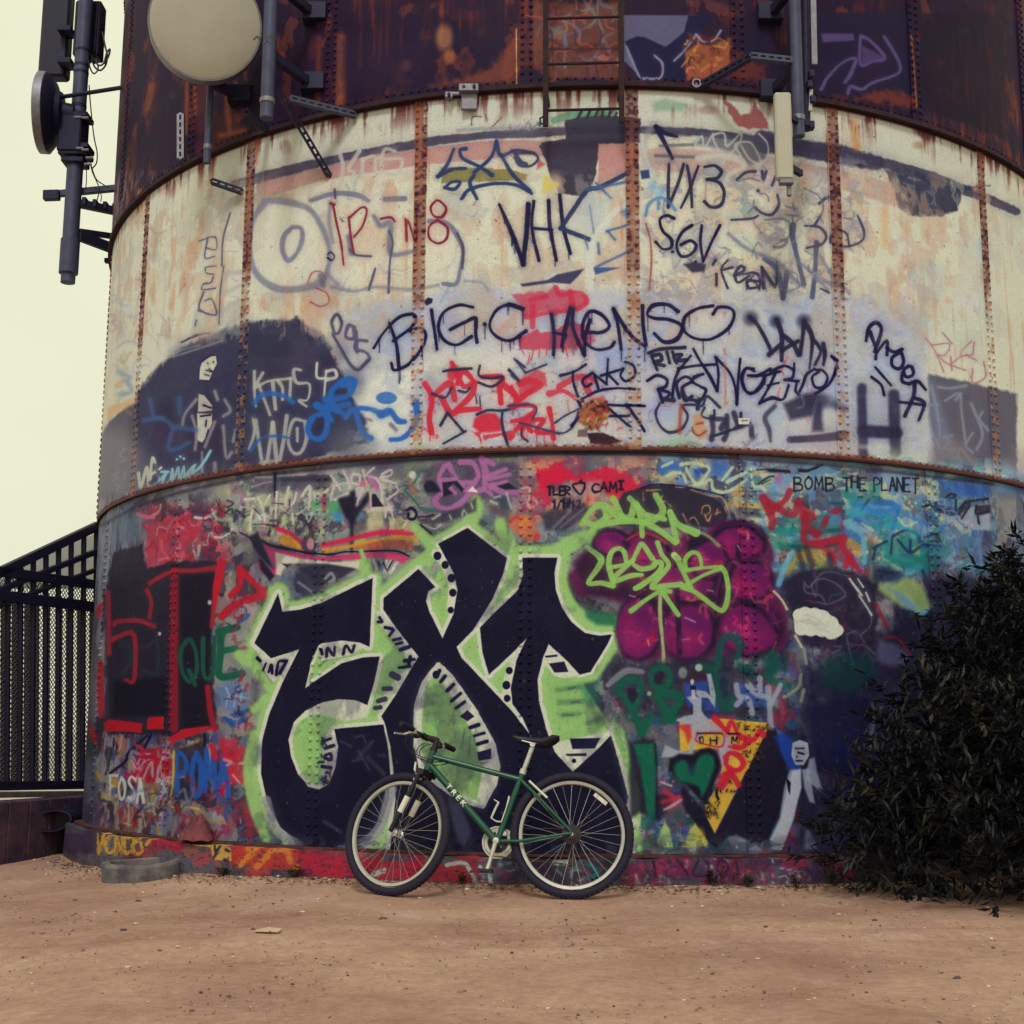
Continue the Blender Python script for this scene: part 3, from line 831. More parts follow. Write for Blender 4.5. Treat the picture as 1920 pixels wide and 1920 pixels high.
S(K, 20, "350,790 450,760 530,710|440,760 440,830 475,940|580,770 510,820 530,870 570,850|590,780 620,880|590,780 680,850|690,670 680,850|700,790 760,850|640,790 800,740|800,740 780,790 820,830 880,790 870,720 810,690|500,960 620,900 760,880 880,890", soft=1)
S((62, 58, 84), 16, "0,790 50,830|20,670 100,770|100,770 250,710|-20,1010 120,1000 180,1030 150,1100|60,1130 280,1190 340,1210|480,1050 440,1150 380,1200 310,1200|310,1130 380,1080 480,1030", soft=1)
S(K, 22, "480,970 500,1060 430,1150|690,1000 950,1010|680,1080 840,1080|690,1020 850,1160|820,1000 900,1110 950,1190", soft=1)
# rust hole
F((150, 92, 60), "500,1000 560,960 640,960 690,1020 680,1100 640,1180 540,1180 480,1120", soft=3, rag=5)
T.scrib([(200, 180, 140), (110, 50, 36), (180, 80, 50), (60, 30, 36)], 1088, 752, 1140, 806, 46, w=(1.5, 5), ln=(4, 14), a=(.6, 1))
F((46, 20, 34), "545,1210 600,1200 650,1190 700,1220 790,1260 700,1290 560,1280", soft=2, rag=3)
F((110, 90, 90), "475,1180 545,1170 540,1230 470,1230", soft=1.5)
# right text block
S((32, 28, 54), 26, "980,630 1070,600 1240,590|1000,650 1040,750|1010,650 1060,640 1070,680 1020,700 1090,720|1110,620 1130,700|1150,620 1180,700 1160,650 1220,640 1180,680 1250,680", soft=1.2)
S(K, 22, "1190,760 1280,650|1300,600 1350,690 1420,800 1470,900|1190,740 1320,720 1460,710|1460,660 1480,780 1470,900|1460,660 1560,770 1600,880 1610,1000|1635,670 1620,830 1610,990|1740,760 1680,740 1650,810 1670,890 1720,920 1790,840 1800,790 1700,790|1810,790 1920,760", soft=1.1)
S(K, 24, "970,830 1040,790 1110,820 1100,870 1050,890|1050,890 1080,980|1050,890 1130,920 1080,970|1190,760 1160,850 1150,950|1200,950 1180,850 1240,800 1290,830 1220,880 1240,970 1290,940|1340,790 1290,830 1350,870 1390,900 1340,980 1290,960|1370,780 1300,800", soft=1.2)
S((38, 34, 60), 30, "1080,960 1160,970|1220,900 1260,960 1330,970|1340,960 1330,1030", soft=2)
S((50, 46, 74), 20, "1060,990 1030,1060 1060,1150 1130,1200 1220,1170 1260,1080 1220,1010 1290,1000 1360,1010|1370,1000 1400,940 1490,1020|1380,1020 1360,1080 1440,1100 1450,1040", soft=1.2)
S((44, 40, 64), 40, "1430,1090 1440,1180 1430,1250|1440,1100 1520,1110 1500,1170|1540,1080 1540,1200 1520,1250|1590,1060 1620,1150|1600,1170 1700,1140 1720,1230", soft=3, a=.9)
S((46, 42, 66), 22, "1420,1230 1520,1200 1600,1170|1640,1140 1640,1060", soft=1.4)
F((200, 120, 70), "1300,1080 1360,1060 1380,1140 1400,1220 1340,1260 1300,1200", soft=5, a=.6, rag=5)
S((160, 60, 44), 26, "1210,1000 1200,1200", soft=3, a=.75)
S((120, 50, 40), 12, "1290,1160 1300,1200 1340,1220 1390,1190|1320,1140 1370,1130", soft=1.2, a=.8)
F((226, 220, 190), "1620,1095 1705,1095 1700,1140 1625,1140", soft=.8)
S(K, 7, "1650,1115 1690,1112", soft=.8)
S((180, 100, 60), 14, "1520,600 1530,640|1525,700 1530,1000|400,970 410,1050", soft=2, a=.6)
at(1380, 500)
S((36, 32, 58), 36, "90,370 150,430 230,580 240,630|230,640 320,560|285,390 320,500 320,680|330,500 400,560 440,640|320,610 440,540|480,400 470,520 450,640|480,400 540,520 520,740|620,560 630,640 620,710|540,520 600,610 560,710", soft=2, taper=.2)
E((40, 36, 62), 100, 380, 50, 50, .6, .8); E((40, 36, 62), 280, 400, 45, 45, .6, .8); E((40, 36, 62), 480, 400, 50, 50, .6, .8)
S(K, 22, "80,790 150,790 240,740|120,740 60,740 30,810 60,900 130,910 190,850 200,800|240,760 340,720 410,750|410,700 400,800 350,820|280,760 230,870 160,990|300,840 220,860|340,820 440,830|160,990 250,950 330,960 370,860|430,830 420,900 450,930|560,740 500,780 470,860 440,920|590,760 540,800 560,870 620,870 650,800 610,750 570,750|680,650 710,700 690,800 640,870 560,920", soft=1.1)
S(K, 26, "920,540 940,450 990,410 1030,450 1010,540 980,620|950,480 990,600 990,670|1000,620 1070,540 1070,640|1070,590 1120,620 1180,600|1170,620 1110,660 1110,720 1160,740 1190,690 1170,610|1230,720 1190,750 1210,800 1260,780 1250,730 1220,720|1180,770 1180,830 1230,850|1230,850 1290,830 1350,890|1270,840 1260,940 1200,1080|1160,980 1340,1000|1270,950 1340,990 1300,1110", soft=1.1)
S(K, 18, "985,730 1100,860|960,800 1030,860 1050,930", soft=1)
F((50, 46, 68), "330,990 400,960 500,920 580,940 610,1000 620,1190 540,1190 540,1080 380,1110", soft=6, a=.95)
S((52, 48, 70), 60, "380,1250 560,1240 760,1220", soft=3, a=.95)
E((48, 44, 68), 560, 970, 120, 60, .5, .9); S((56, 52, 76), 50, "700,1000 760,1030", soft=8, a=.7)
S((60, 56, 78), 30, "270,1010 200,1090 230,1180 240,1260", soft=3, a=.85)
S((44, 40, 66), 80, "890,880 890,1000 900,1360|1120,930 1130,1340", soft=5, a=.92)
S((40, 36, 62), 100, "900,1190 1140,1200", soft=5, a=.95)
F((70, 64, 84), "1370,780 1600,820 1840,880 2000,920 2000,1540 1840,1480 1640,1440 1430,1400 1380,1100", soft=4, a=.85, rag=3)
F((122, 128, 150), "1370,800 1420,850 1450,1000 1600,1400 1400,1400 1380,1080", soft=10, a=.7)
S((140, 142, 156), 20, "1390,860 1420,990 1450,1170 1440,1310|1370,1000 1440,1000|1370,1090 1400,1200 1450,1310|1490,970 1590,920 1610,1060 1640,1280|1600,920 1570,960|1680,990 1760,1200 1720,1320|1690,1200 1640,1290 1690,1340|1480,1230 1520,1260 1480,1310 1560,1320|1540,1220 1500,1230|1760,1050 1740,1100 1800,1180|1580,1380 1600,1310 1690,1430|1440,870 1520,880 1640,860", soft=1.5, a=.8)
S((176, 120, 128), 12, "1350,520 1410,600 1480,760|1400,570 1520,560 1490,640 1440,640|1440,640 1500,700 1640,750|1530,650 1540,750|1540,700 1610,650 1680,640|1680,540 1620,600 1600,640|1640,640 1720,680|1700,550 1690,640|1470,480 1540,560|1690,740 1690,840 1780,800 1770,690", soft=1, a=.85)
S((196, 196, 200), 30, "880,1300 1080,1310", soft=6, a=.6)
E((200, 196, 186), 1000, 1310, 70, 40, .5, .7)
E((200, 196, 180), 660, 1090, 50, 50, .5, .5)
E((196, 192, 186), 450, 1170, 60, 40, .5, .6)
T.scrib([(150, 156, 190), (196, 196, 196)], 1400, 560, 1720, 840, 30, w=(3, 8), ln=(20, 60), a=(.1, .3))

# ---- lower course: grounds ---------------------------------------------------
LOWM = (ZZ < Z_MID).astype(np.float32)
T.mix(LOWM, (104, 98, 108))
T.o = (0, 0, 1)
T.blobs([(150, 150, 150), (70, 66, 84), (120, 116, 128), (160, 150, 140)], 170, 860, 1960, 1620, 160, rad=(20, 80), a=(.3, .7))
T.blobs([(84, 98, 124), (132, 142, 150), (100, 96, 110)], 180, 960, 300, 1090, 26, rad=(12, 40))
T.blobs([(180, 60, 84), (196, 92, 100), (150, 50, 70)], 265, 960, 420, 1050, 22, rad=(10, 34), a=(.5, .9))
T.blobs([(130, 140, 120), (196, 200, 140), (120, 110, 120), (180, 190, 170)], 420, 900, 790, 1010, 46, rad=(10, 40))
T.blobs([(90, 84, 104), (120, 118, 120), (170, 170, 130)], 760, 870, 1000, 960, 26, rad=(12, 40))
T.blobs([(196, 60, 82), (190, 140, 130), (150, 120, 130)], 980, 870, 1220, 960, 24, rad=(10, 34), a=(.4, .8))
T.blobs([(70, 104, 160), (150, 170, 190), (190, 196, 180)], 1210, 860, 1420, 930, 26, rad=(10, 32))
T.blobs([(170, 186, 170), (190, 198, 160), (150, 170, 176), (214, 200, 170)], 1400, 870, 1780, 960, 40, rad=(12, 40))
T.blobs([(60, 100, 170), (120, 150, 190), (160, 180, 190)], 1740, 880, 1960, 1060, 26, rad=(12, 40))
T.blobs([(96, 160, 176), (90, 150, 140), (120, 180, 150), (150, 180, 190), (60, 140, 130)], 1420, 950, 1780, 1060, 60, rad=(12, 44), a=(.35, .8))
T.blobs([(200, 160, 90), (190, 150, 80), (120, 160, 190)], 1480, 1010, 1640, 1090, 20, rad=(12, 30))
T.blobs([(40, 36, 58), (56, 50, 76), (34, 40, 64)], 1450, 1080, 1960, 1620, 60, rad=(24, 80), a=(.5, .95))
T.blobs([(40, 36, 56), (70, 64, 84), (110, 108, 120)], 180, 1380, 480, 1560, 40, rad=(12, 50))
T.blobs([(44, 40, 62), (60, 56, 76), (90, 90, 110)], 1150, 1250, 1500, 1600, 40, rad=(16, 60))
T.scrib([(170, 164, 160), (60, 56, 74), (150, 60, 80), (80, 110, 150), (120, 140, 110)], 180, 900, 1960, 1600, 330, w=(2, 9), ln=(14, 70), a=(.25, .7))
T.patches([(60, 54, 74), (150, 148, 150), (92, 104, 126), (44, 40, 58), (128, 120, 124), (170, 164, 156)], 180, 930, 1960, 1620, (70, 60), .55, .75)
T.patches([(176, 60, 84), (206, 110, 120), (140, 36, 62), (70, 60, 80)], 265, 950, 430, 1060, (24, 26), .53, .85)
T.patches([(120, 130, 146), (84, 92, 116), (160, 164, 164)], 185, 970, 280, 1100, (16, 40), .52, .7)
T.patches([(150, 40, 66), (60, 80, 140), (170, 164, 164), (44, 40, 56), (190, 140, 80)], 185, 1370, 500, 1570, (34, 34), .61, .7)
T.patches([(196, 200, 150), (84, 78, 96), (150, 170, 150), (206, 202, 186), (170, 120, 140)], 430, 880, 800, 1010, (24, 20), .57, .8)
T.patches([(84, 78, 100), (150, 150, 130), (120, 90, 120)], 760, 860, 1000, 970, (26, 20), .56, .8)
T.patches([(200, 60, 84), (190, 150, 146), (110, 80, 100), (214, 160, 120)], 980, 860, 1230, 980, (26, 20), .57, .85)
T.patches([(90, 124, 176), (190, 198, 176), (70, 66, 90), (206, 176, 120)], 1210, 855, 1430, 960, (24, 18), .57, .85)
T.patches([(150, 180, 176), (96, 160, 170), (200, 200, 170), (70, 130, 136), (80, 84, 110), (120, 150, 190)], 1400, 870, 1860, 1080, (34, 28), .56, .8)
T.patches([(206, 164, 90), (150, 60, 70), (60, 110, 110)], 1460, 1010, 1640, 1100, (24, 22), .57, .8)
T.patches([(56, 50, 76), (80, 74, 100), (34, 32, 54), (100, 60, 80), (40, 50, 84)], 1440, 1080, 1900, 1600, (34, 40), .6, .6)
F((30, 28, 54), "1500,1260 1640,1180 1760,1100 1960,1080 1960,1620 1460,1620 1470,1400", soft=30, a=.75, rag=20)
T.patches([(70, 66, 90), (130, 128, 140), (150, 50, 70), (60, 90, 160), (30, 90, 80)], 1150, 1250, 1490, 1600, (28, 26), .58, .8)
S((44, 38, 56), 6, "190,985 300,935 463,897 640,876 780,864 960,853 1200,851 1400,862 1590,876 1860,908", soft=4, a=.7)  # soft dark line painted as the shade under the middle course's lap

# ---- left: red and black block, QUE, small tags --------------------------------
at(60, 950)
F((110, 120, 132), "580,90 830,20 820,250 600,260", soft=12, a=.7, rag=10)
F((188, 66, 88), "830,130 1000,70 1230,70 1270,200 1180,330 1020,400 850,450 815,400", soft=6, a=.85, rag=10)
T.scrib([(206, 110, 116), (160, 40, 66), (196, 180, 170), (90, 80, 100)], 275, 965, 390, 1060, 40, w=(2, 8), ln=(10, 40), a=(.4, .8))
T.scrib([(206, 200, 186), (180, 176, 160), (60, 54, 70)], 390, 950, 470, 1005, 30, w=(2, 6), ln=(10, 40), a=(.6, .9))
F((42, 36, 54), "590,330 800,270 830,450 1000,400 1340,390 1330,520 1300,900 1310,1300 1340,1600 1240,1600 1000,1660 860,1640 560,1640 520,1540 540,1200 540,600", soft=4, rag=4)
F((24, 20, 40), "590,1250 980,1230 980,1500 590,1510", soft=6)
F((27, 22, 42), "1080,500 1320,480 1290,900 1270,1290 1290,1570 1080,1600", soft=3)
S((170, 48, 62), 34, "560,620 565,1060|830,600 860,680 850,800|600,850 620,830 760,820 880,860|590,960 640,930 740,930 740,1240 680,1250", soft=2, a=.85)
S((176, 42, 60), 34, "850,550 1000,470 1180,460 1330,440|1360,400 1330,600 1300,860|500,720 480,780", soft=2, a=.85)
S((170, 34, 56), 60, "1030,470 1035,860|1030,920 1030,1600", soft=2.5, a=.75)
S((186, 36, 56), 56, "1380,400 1340,560 1320,700", soft=2, taper=.5)
S((178, 38, 58), 56, "1370,790 1450,720 1560,670 1660,640", soft=2)
S((184, 40, 60), 44, "1440,640 1500,560 1500,440|1520,470 1610,560 1680,620", soft=2)
F((180, 34, 52), "520,1560 560,1530 800,1560 790,1630 700,1620 540,1620", soft=1.5)
F((186, 34, 50), "845,1515 955,1510 955,1600 830,1605 830,1540", soft=1.5)
F((186, 34, 50), "1000,1660 1100,1600 1270,1580 1330,1600 1240,1620 1100,1670 1010,1700", soft=1.5)
S((176, 36, 54), 40, "1270,1300 1290,1480 1320,1600|430,1600 460,1680|500,1130 510,1500", soft=2, a=.85)
S((36, 86, 72), 30, "1130,960 1080,1040 1090,1180 1140,1260 1190,1200 1190,1060 1150,960 1110,970|1140,1180 1180,1280|1240,950 1240,1180 1270,1240 1310,1180 1320,940", soft=1.5)
S((30, 94, 74), 52, "1350,900 1480,870|1370,900 1360,1060 1360,1220 1520,1200|1380,1040 1470,1020", soft=2)
S((44, 74, 84), 26, "640,1000 700,980 720,1100 660,1200|820,1010 900,980 900,1190 820,1180", soft=3, a=.5)
F((50, 90, 150), "1480,800 1590,760 1560,810 1480,850", soft=2)
F((110, 128, 160), "1340,1280 1500,1270 1560,1330 1560,1480 1450,1500 1340,1420", soft=8, rag=8)
F((46, 84, 150), "1370,1520 1560,1450 1550,1560 1440,1590", soft=3)
S((160, 176, 200), 12, "1400,1300 1440,1400|1480,1280 1460,1440|1520,1300 1500,1420|1400,1440 1430,1360 1560,1380", soft=1.2, a=.8)
T.scrib([(150, 40, 66), (170, 150, 160), (60, 50, 70)], 440, 1130, 482, 1400, 46, w=(2, 7), ln=(8, 34), a=(.5, .9))
S((206, 140, 160), 8, "1395,515 1400,560|1430,530 1440,550", soft=1)
E((200, 200, 200), 920, 915, 12, 14, .4); E((200, 200, 200), 1285, 690, 14, 18, .5)
S(K, 20, "570,1920 680,1830 700,1770 830,1650|860,1640 800,1760|1250,1640 1250,1800", soft=1.2)
S((120, 96, 110), 30, "540,100 545,1500", soft=4, a=.3)
at(60, 1380)   # FOSA, HM, ROMA block
F((40, 36, 54), "1040,100 1260,30 1260,470 1030,460", soft=4, a=.8)
T.scrib([(180, 40, 66), (206, 180, 176), (150, 30, 56)], 250, 1405, 330, 1465, 40, w=(2, 7), ln=(12, 40), a=(.6, 1))
S((160, 34, 60), 30, "780,330 840,190 830,310|880,300 900,180 930,290|980,280 1000,180|770,150 860,150", soft=1.3)
S((176, 172, 170), 16, "800,310 860,190 870,290|900,330 920,210 950,320", soft=1.2, a=.8)
T.text((48, 92, 160), 36, "POMA", 1060, 140, 1440, 110, 290, soft=1.5)
S((190, 36, 60), 40, "1300,70 1330,160|1400,90 1420,170 1500,110|1440,250 1500,330 1560,280|1380,370 1360,400", soft=2)
F((186, 40, 66), "1340,20 1440,20 1560,60 1560,330 1440,370 1420,200 1360,160", soft=5, a=.75, rag=8)
S((214, 150, 160), 18, "1390,170 1440,190 1410,210|1500,200 1550,180 1560,100|1450,280 1500,340", soft=1.4, a=.85)
T.text((206, 204, 192), 19, "FOSA", 570, 275, 820, 320, 165)
S((196, 196, 196), 36, "570,450 610,430|700,460 730,440", soft=2, a=.8)
S((190, 150, 66), 26, "500,440 580,450 620,530|590,320 610,360|480,260 500,300|870,400 880,580", soft=1.6, a=.85)
S((196, 160, 80), 18, "1030,110 1025,300 1010,500 1120,510 1210,525", soft=1.2)
S((150, 40, 56), 40, "640,540 660,600|740,560 740,640", soft=3, a=.8)
T.scrib([(110, 110, 124), (60, 56, 74), (176, 130, 90), (130, 40, 60), (170, 170, 176)], 185, 1480, 330, 1560, 60, w=(2, 8), ln=(12, 44), a=(.4, .8))
S((180, 170, 160), 12, "700,480 700,650|610,480 600,560|640,620 720,640|800,560 820,650", soft=1, a=.7)
F((120, 116, 122), "980,590 1060,560 1160,640 1150,700 960,690", soft=5, a=.8, rag=5)
T.scrib([(66, 62, 78), (120, 118, 128), (150, 40, 66), (40, 36, 52)], 330, 1480, 520, 1590, 56, w=(3, 9), ln=(14, 44), a=(.4, .8))
S((170, 36, 64), 26, "1550,540 1560,640 1580,740|1560,640 1640,540|1590,640 1650,700", soft=2, a=.8)

# ---- EXT piece -----------------------------------------------------------------
T.o = (0, 0, 1)
LE = "522,1113 530,1147 564,1143 606,1130 648,1109 700,1084 694,1213 676,1205 642,1201 606,1206 599,1210 582,1250 572,1291 606,1268 642,1244 681,1233 713,1231 702,1281 690,1322 668,1313 637,1311 606,1317 572,1333 551,1354 541,1387 546,1419 559,1452 580,1475 600,1480 618,1470 630,1440 636,1400 628,1367 713,1359 720,1359 728,1400 733,1450 730,1500 715,1545 690,1582 600,1596 560,1582 525,1550 502,1505 490,1450 492,1390 505,1340 530,1280 561,1218 509,1234 478,1206 500,1160"
LX = "785,1067 817,1101 804,1109 799,1127 806,1148 830,1197 851,1150 858,1106 851,1075 835,1044 822,1020 877,990 950,1046 944,1075 924,1122 887,1182 856,1213 866,1234 903,1273 960,1333 990,1372 1030,1440 1060,1500 1080,1612 730,1612 742,1500 738,1440 733,1400 722,1355 716,1343 745,1300 785,1231 741,1174 720,1143 720,1122"
LT = "980,1046 1045,1046 1040,1075 1042,1106 1053,1138 1071,1166 1097,1187 1123,1192 1147,1190 1139,1208 1107,1260 1087,1265 1060,1236 1029,1208 1019,1231 1008,1275 1011,1315 1024,1367 1040,1410 1074,1447 1120,1405 1147,1377 1165,1440 1180,1495 1176,1540 1188,1612 1060,1612 1040,1460 1000,1390 980,1345 961,1320 958,1290 968,1240 988,1197 960,1225 917,1265 905,1225 900,1177 920,1156 972,1106 981,1080"
GH = (160, 194, 124)
S(GH, 38, LE, soft=6, raw=1, closed=1, mott=.05)
S(GH, 40, LX, soft=6, raw=1, closed=1, mott=.05)
S(GH, 42, LT, soft=6, raw=1, closed=1, mott=.05)
F(GH, "700,1150 760,1200 790,1240 740,1330 710,1330", soft=3)
F(GH, "545,1345 650,1320 650,1400 620,1480 560,1470", soft=3)
F(GH, "820,1250 900,1340 940,1430 905,1510 860,1590 800,1590 780,1400 785,1300", soft=3)
F(GH, "800,1100 850,1040 860,1110 830,1200", soft=2)
F(GH, "1000,1230 1080,1260 1150,1370 1075,1450 1030,1400", soft=3)
F(GH, "880,1190 990,1200 960,1330 880,1250", soft=3)
F(GH, "1150,1345 1170,1400 1190,1480 1200,1540 1180,1560 1175,1500 1140,1380", soft=3)
S(GH, 30, "875,990 890,960 892,930|500,1160 470,1235 450,1228|470,1235 505,1290|675,1020 690,1080|780,1070 810,1030 780,990|940,985 965,1045|1045,1035 1085,1012 1108,1005|1120,1225 1150,1195 1188,1172|480,1380 470,1450 480,1520 500,1570|500,1310 478,1330", soft=5, taper=.25)
S(GH, 34, "1040,1060 1055,1120 1100,1165 1170,1175", soft=6)
E((70, 66, 86), 580, 1090, 28, 28, .3); F((60, 56, 74), "560,1065 600,1057 660,1060 668,1068 640,1085 600,1100", soft=4)
S((170, 168, 170), 5, "560,1092 585,1110|612,1085 622,1075 628,1085 618,1092", soft=2, a=.8)
WH = (214, 210, 190)
GAP = "822,1247 845,1270 890,1335 924,1398 932,1437 925,1470 904,1510 877,1502 845,1486 812,1462 790,1438 781,1400 780,1346 783,1320 796,1281"
for L in (LE, LX, LT):
    S(WH, 15, L, soft=1.2, raw=1, closed=1, rag=1.2, mott=.08)
F(WH, "478,1212 500,1262 512,1278 530,1270 556,1220 510,1240", soft=1.5)
F(WH, "597,1208 625,1200 690,1210 660,1228 620,1236 605,1240", soft=1.5)
F(WH, "552,1350 572,1330 620,1312 670,1318 695,1330 690,1345 650,1352 600,1340", soft=3, a=.9)
F(WH, "618,1370 632,1372 640,1420 634,1460 600,1490 606,1440 606,1390", soft=2)
F(WH, "705,1145 722,1150 785,1230 770,1240 712,1170", soft=2)
F(WH, "785,1236 765,1255 712,1335 705,1325 745,1270", soft=2)
F(WH, "812,1030 830,1030 850,1080 856,1120 846,1160 838,1140 842,1100 828,1060 808,1040", soft=1.5)
F(WH, "900,1172 912,1166 920,1230 918,1262 908,1240", soft=2)
F(WH, "985,1197 970,1235 958,1290 962,1320 940,1310 945,1270 960,1230", soft=2, a=.9)
F(WH, "1029,1206 1060,1236 1088,1266 1060,1272 1040,1268 1018,1240", soft=1.5)
F(WH, "1030,1395 1075,1385 1145,1372 1120,1408 1074,1448 1048,1420", soft=2)
for L in (LE, LX, LT):
    F((18, 16, 44), L, soft=1.0, rag=.5, mott=.03)
F(GH, GAP, soft=1.5)
S(WH, 11, GAP, soft=1.2, raw=1, closed=1, rag=1.2)
F(WH, "826,1252 850,1278 895,1342 930,1420 925,1472 904,1508 895,1495 906,1440 893,1390 858,1320 818,1270", soft=1.8)
F(WH, "783,1318 797,1300 792,1345 790,1400 796,1440 812,1466 800,1458 784,1430 778,1370", soft=1.8)
F((120, 122, 138), "835,1490 862,1502 885,1560 870,1594 852,1560", soft=6, a=.5)
S(WH, 9, "1147,1365 1168,1440 1183,1497", soft=1.2, rag=1); S(GH, 12, "1155,1375 1178,1440 1194,1520 1196,1545", soft=2)
S(WH, 16, "1194,1545 1180,1530 1184,1500", soft=3, a=.8)
S((150, 150, 150), 18, "735,1480 715,1545 690,1575 640,1592|500,1500 520,1555 560,1585", soft=3, a=.85)
S((120, 120, 120), 7, "610,1540 640,1560|700,1390 672,1420 690,1400|690,1420 720,1450|640,1390 660,1400", soft=2, a=.35)
at(460, 950)
S(K, 24, "970,800 990,830 960,830|1010,870 1060,880|1040,930 1070,890|1070,960 1120,950|1090,990 1130,980|1120,1030 1180,1010|1190,1080 1180,1130|1150,1110 1220,1100|1110,1160 1190,1150", soft=.9)
S((60, 56, 78), 40, "1060,1210 1100,1230|1000,1310 1050,1310|960,1400 1010,1385|940,1450 975,1445", soft=1, raw=1)
for x, y, r_ in ((1385, 355, 28), (1440, 420, 26), (1485, 515, 28), (1495, 620, 26), (1480, 745, 22), (1375, 1210, 26), (1900, 1180, 24), (1880, 1285, 28), (1885, 1380, 24)):
    E(K, x, y, r_, r_ * 1.1, .12, mott=0)
S(K, 26, "1400,1180 1380,1220|1440,1220 1410,1260|1500,1280 1455,1325|1550,1345 1485,1400|1580,1405 1520,1450|1680,1570 1620,1590|1720,1630 1650,1650|1740,1690 1670,1710", soft=.9)
F(K, "1545,1510 1600,1465 1650,1510 1600,1545", soft=1); F(K, "1670,1770 1770,1740 1770,1815 1680,1830", soft=1)
S(K, 24, "90,1090 110,1110|130,1180 150,1130|170,1190 190,1140 195,1200|225,1210 240,1120 280,1110|250,1200 300,1110|550,1030 560,1060|590,1080 600,1020 640,1070 650,1010|710,1060 730,1000 770,1050 790,1000", soft=.8)
S(K, 26, "560,1690 620,1670|580,1740 640,1720|580,1790 620,1780 620,1820 580,1810|560,1870 620,1880", soft=1)
T.scrib([(50, 46, 66)], 604, 1385, 622, 1480, 12, w=(3, 6), ln=(8, 16), a=(.8, 1), soft=1)
S((80, 110, 76), 30, "1340,1350 1400,1360 1420,1420 1350,1420|1290,1500 1400,1480", soft=5, a=.35)
S((60, 56, 76), 7, "1580,1600 1560,1740|1620,1650 1610,1800|1660,1600 1650,1700|1700,1850 1750,1840", soft=1, a=.5)
S((110, 108, 122), 14, "800,1660 850,1650 870,1700|780,1830 850,1810 820,1760 900,1900|960,1790 1010,1800", soft=2, a=.5)
at(920, 950)
for x, y, r_ in ((135, 1180, 24), (112, 1288, 26), (122, 1380, 22), (600, 1830, 16)):
    E(K, x, y, r_, r_, .12, mott=0)
F(K, "390,1075 480,1065 480,1080 400,1088", soft=1); F(K, "420,1130 530,1115 560,1190 460,1195", soft=1)
F(K, "570,1670 790,1665 750,1740 590,1745", soft=1.2); F(K, "540,1780 690,1775 690,1795 550,1795", soft=1.2)
S((90, 130, 90), 36, "480,1320 640,1300|500,1410 660,1400|520,1500 640,1490|700,1560 800,1520", soft=4, a=.6)
S((60, 66, 80), 16, "560,1310 610,1300|580,1410 640,1405|520,1500 590,1500", soft=2.5, a=.6)
F((44, 110, 90), "640,1280 780,1270 780,1430 700,1440", soft=10, a=.6)

# ---- band above the piece: scribbled tags ----------------------------------------
at(460, 860, 6)
F((84, 80, 96), "20,240 320,200 1000,190 960,380 700,340 420,380 100,420", soft=7, a=.75, rag=8)
F((60, 56, 74), "380,210 700,180 990,200 980,260 700,260 420,260", soft=4, a=.8)
S((190, 190, 180), 22, "80,320 200,280 300,260|120,210 300,210|330,200 500,190 680,180", soft=2, a=.6)
S((40, 34, 52), 30, "340,170 335,300 340,420", soft=1.5)
S((206, 204, 184), 30, "0,460 100,450|100,540 60,700 60,800|150,440 200,560 230,720|280,410 220,520|360,380 350,540 340,730|490,320 470,420 450,530|575,390 550,480 480,560|640,420 700,330 730,330 720,540|770,380 790,490|860,420 940,350|530,620 550,760|140,620 170,680", soft=1.3)
S((48, 44, 58), 16, "100,740 220,740 340,760|310,500 430,510|560,640 760,650|690,540 670,760|650,560 590,690|100,560 190,650|480,640 500,720", soft=1.2)
T.scrib([(200, 206, 150), (170, 180, 150), (70, 64, 80), (206, 206, 190)], 480, 950, 600, 992, 40, w=(2, 6), ln=(8, 26), a=(.4, .8))
F((206, 206, 150), "1380,560 1560,540 1560,780 1380,820", soft=7, a=.7, rag=5)
F((86, 168, 110), "930,500 1050,470 1080,560 960,620", soft=5, a=.9); F((76, 140, 176), "970,620 1080,580 1130,700 1040,710", soft=5, a=.85)
E((80, 150, 180), 1310, 660, 40, 50, .5, .7); F((90, 170, 110), "740,490 840,490 850,540 760,570", soft=4, a=.8)
S((170, 60, 90), 40, "890,420 900,560", soft=3, a=.7)
S((206, 190, 186), 30, "970,190 1040,290 1080,350|1110,140 1170,260 1180,330|1000,310 1170,270|1010,300 980,470 1160,390|1230,170 1200,220 1220,280 1290,280 1290,190 1240,180|1330,130 1370,310|1450,110 1370,190 1480,230 1540,350 1540,470|1540,180 1640,130 1640,190 1520,220 1700,280|1330,330 1260,340 1260,420|1330,340 1290,430 1260,520|1400,390 1430,540|1400,390 1540,500|1390,600 1480,560 1640,570|1600,460 1720,370 1700,310|1640,540 1660,640|1590,560 1580,660", soft=1.6, a=.92)
F((190, 120, 160), "1380,200 1450,220 1510,330 1490,370 1400,290", soft=3, a=.85); F((200, 110, 130), "1290,270 1350,230 1380,320 1310,310", soft=3, a=.8)
F((40, 34, 54), "1430,400 1470,400 1560,540 1430,545", soft=1.5)
F((36, 30, 52), "1060,450 1170,420 1190,380 1240,370 1260,540 1380,380 1390,480 1300,600 1240,710 1230,760 1220,1020 1190,1030 1180,740 1120,640 1070,520", soft=5, raw=0)
F((86, 80, 84), "1240,700 1370,660 1370,800 1240,860", soft=6, a=.7)
S((206, 44, 84), 44, "370,790 480,830 560,880 640,960", soft=3); S((204, 46, 84), 48, "880,980 1180,910 1480,840 1700,830 1880,850", soft=3)
F((214, 152, 66), "400,870 480,850 620,960 660,1030 520,1010 390,960", soft=3); S((212, 152, 66), 50, "900,1040 1180,990 1480,920 1700,890 1920,910", soft=3)
F((190, 90, 70), "1240,990 1500,930 1700,920 1890,950 1880,1030 1700,1010 1450,1040 1230,1040", soft=4, a=.8)
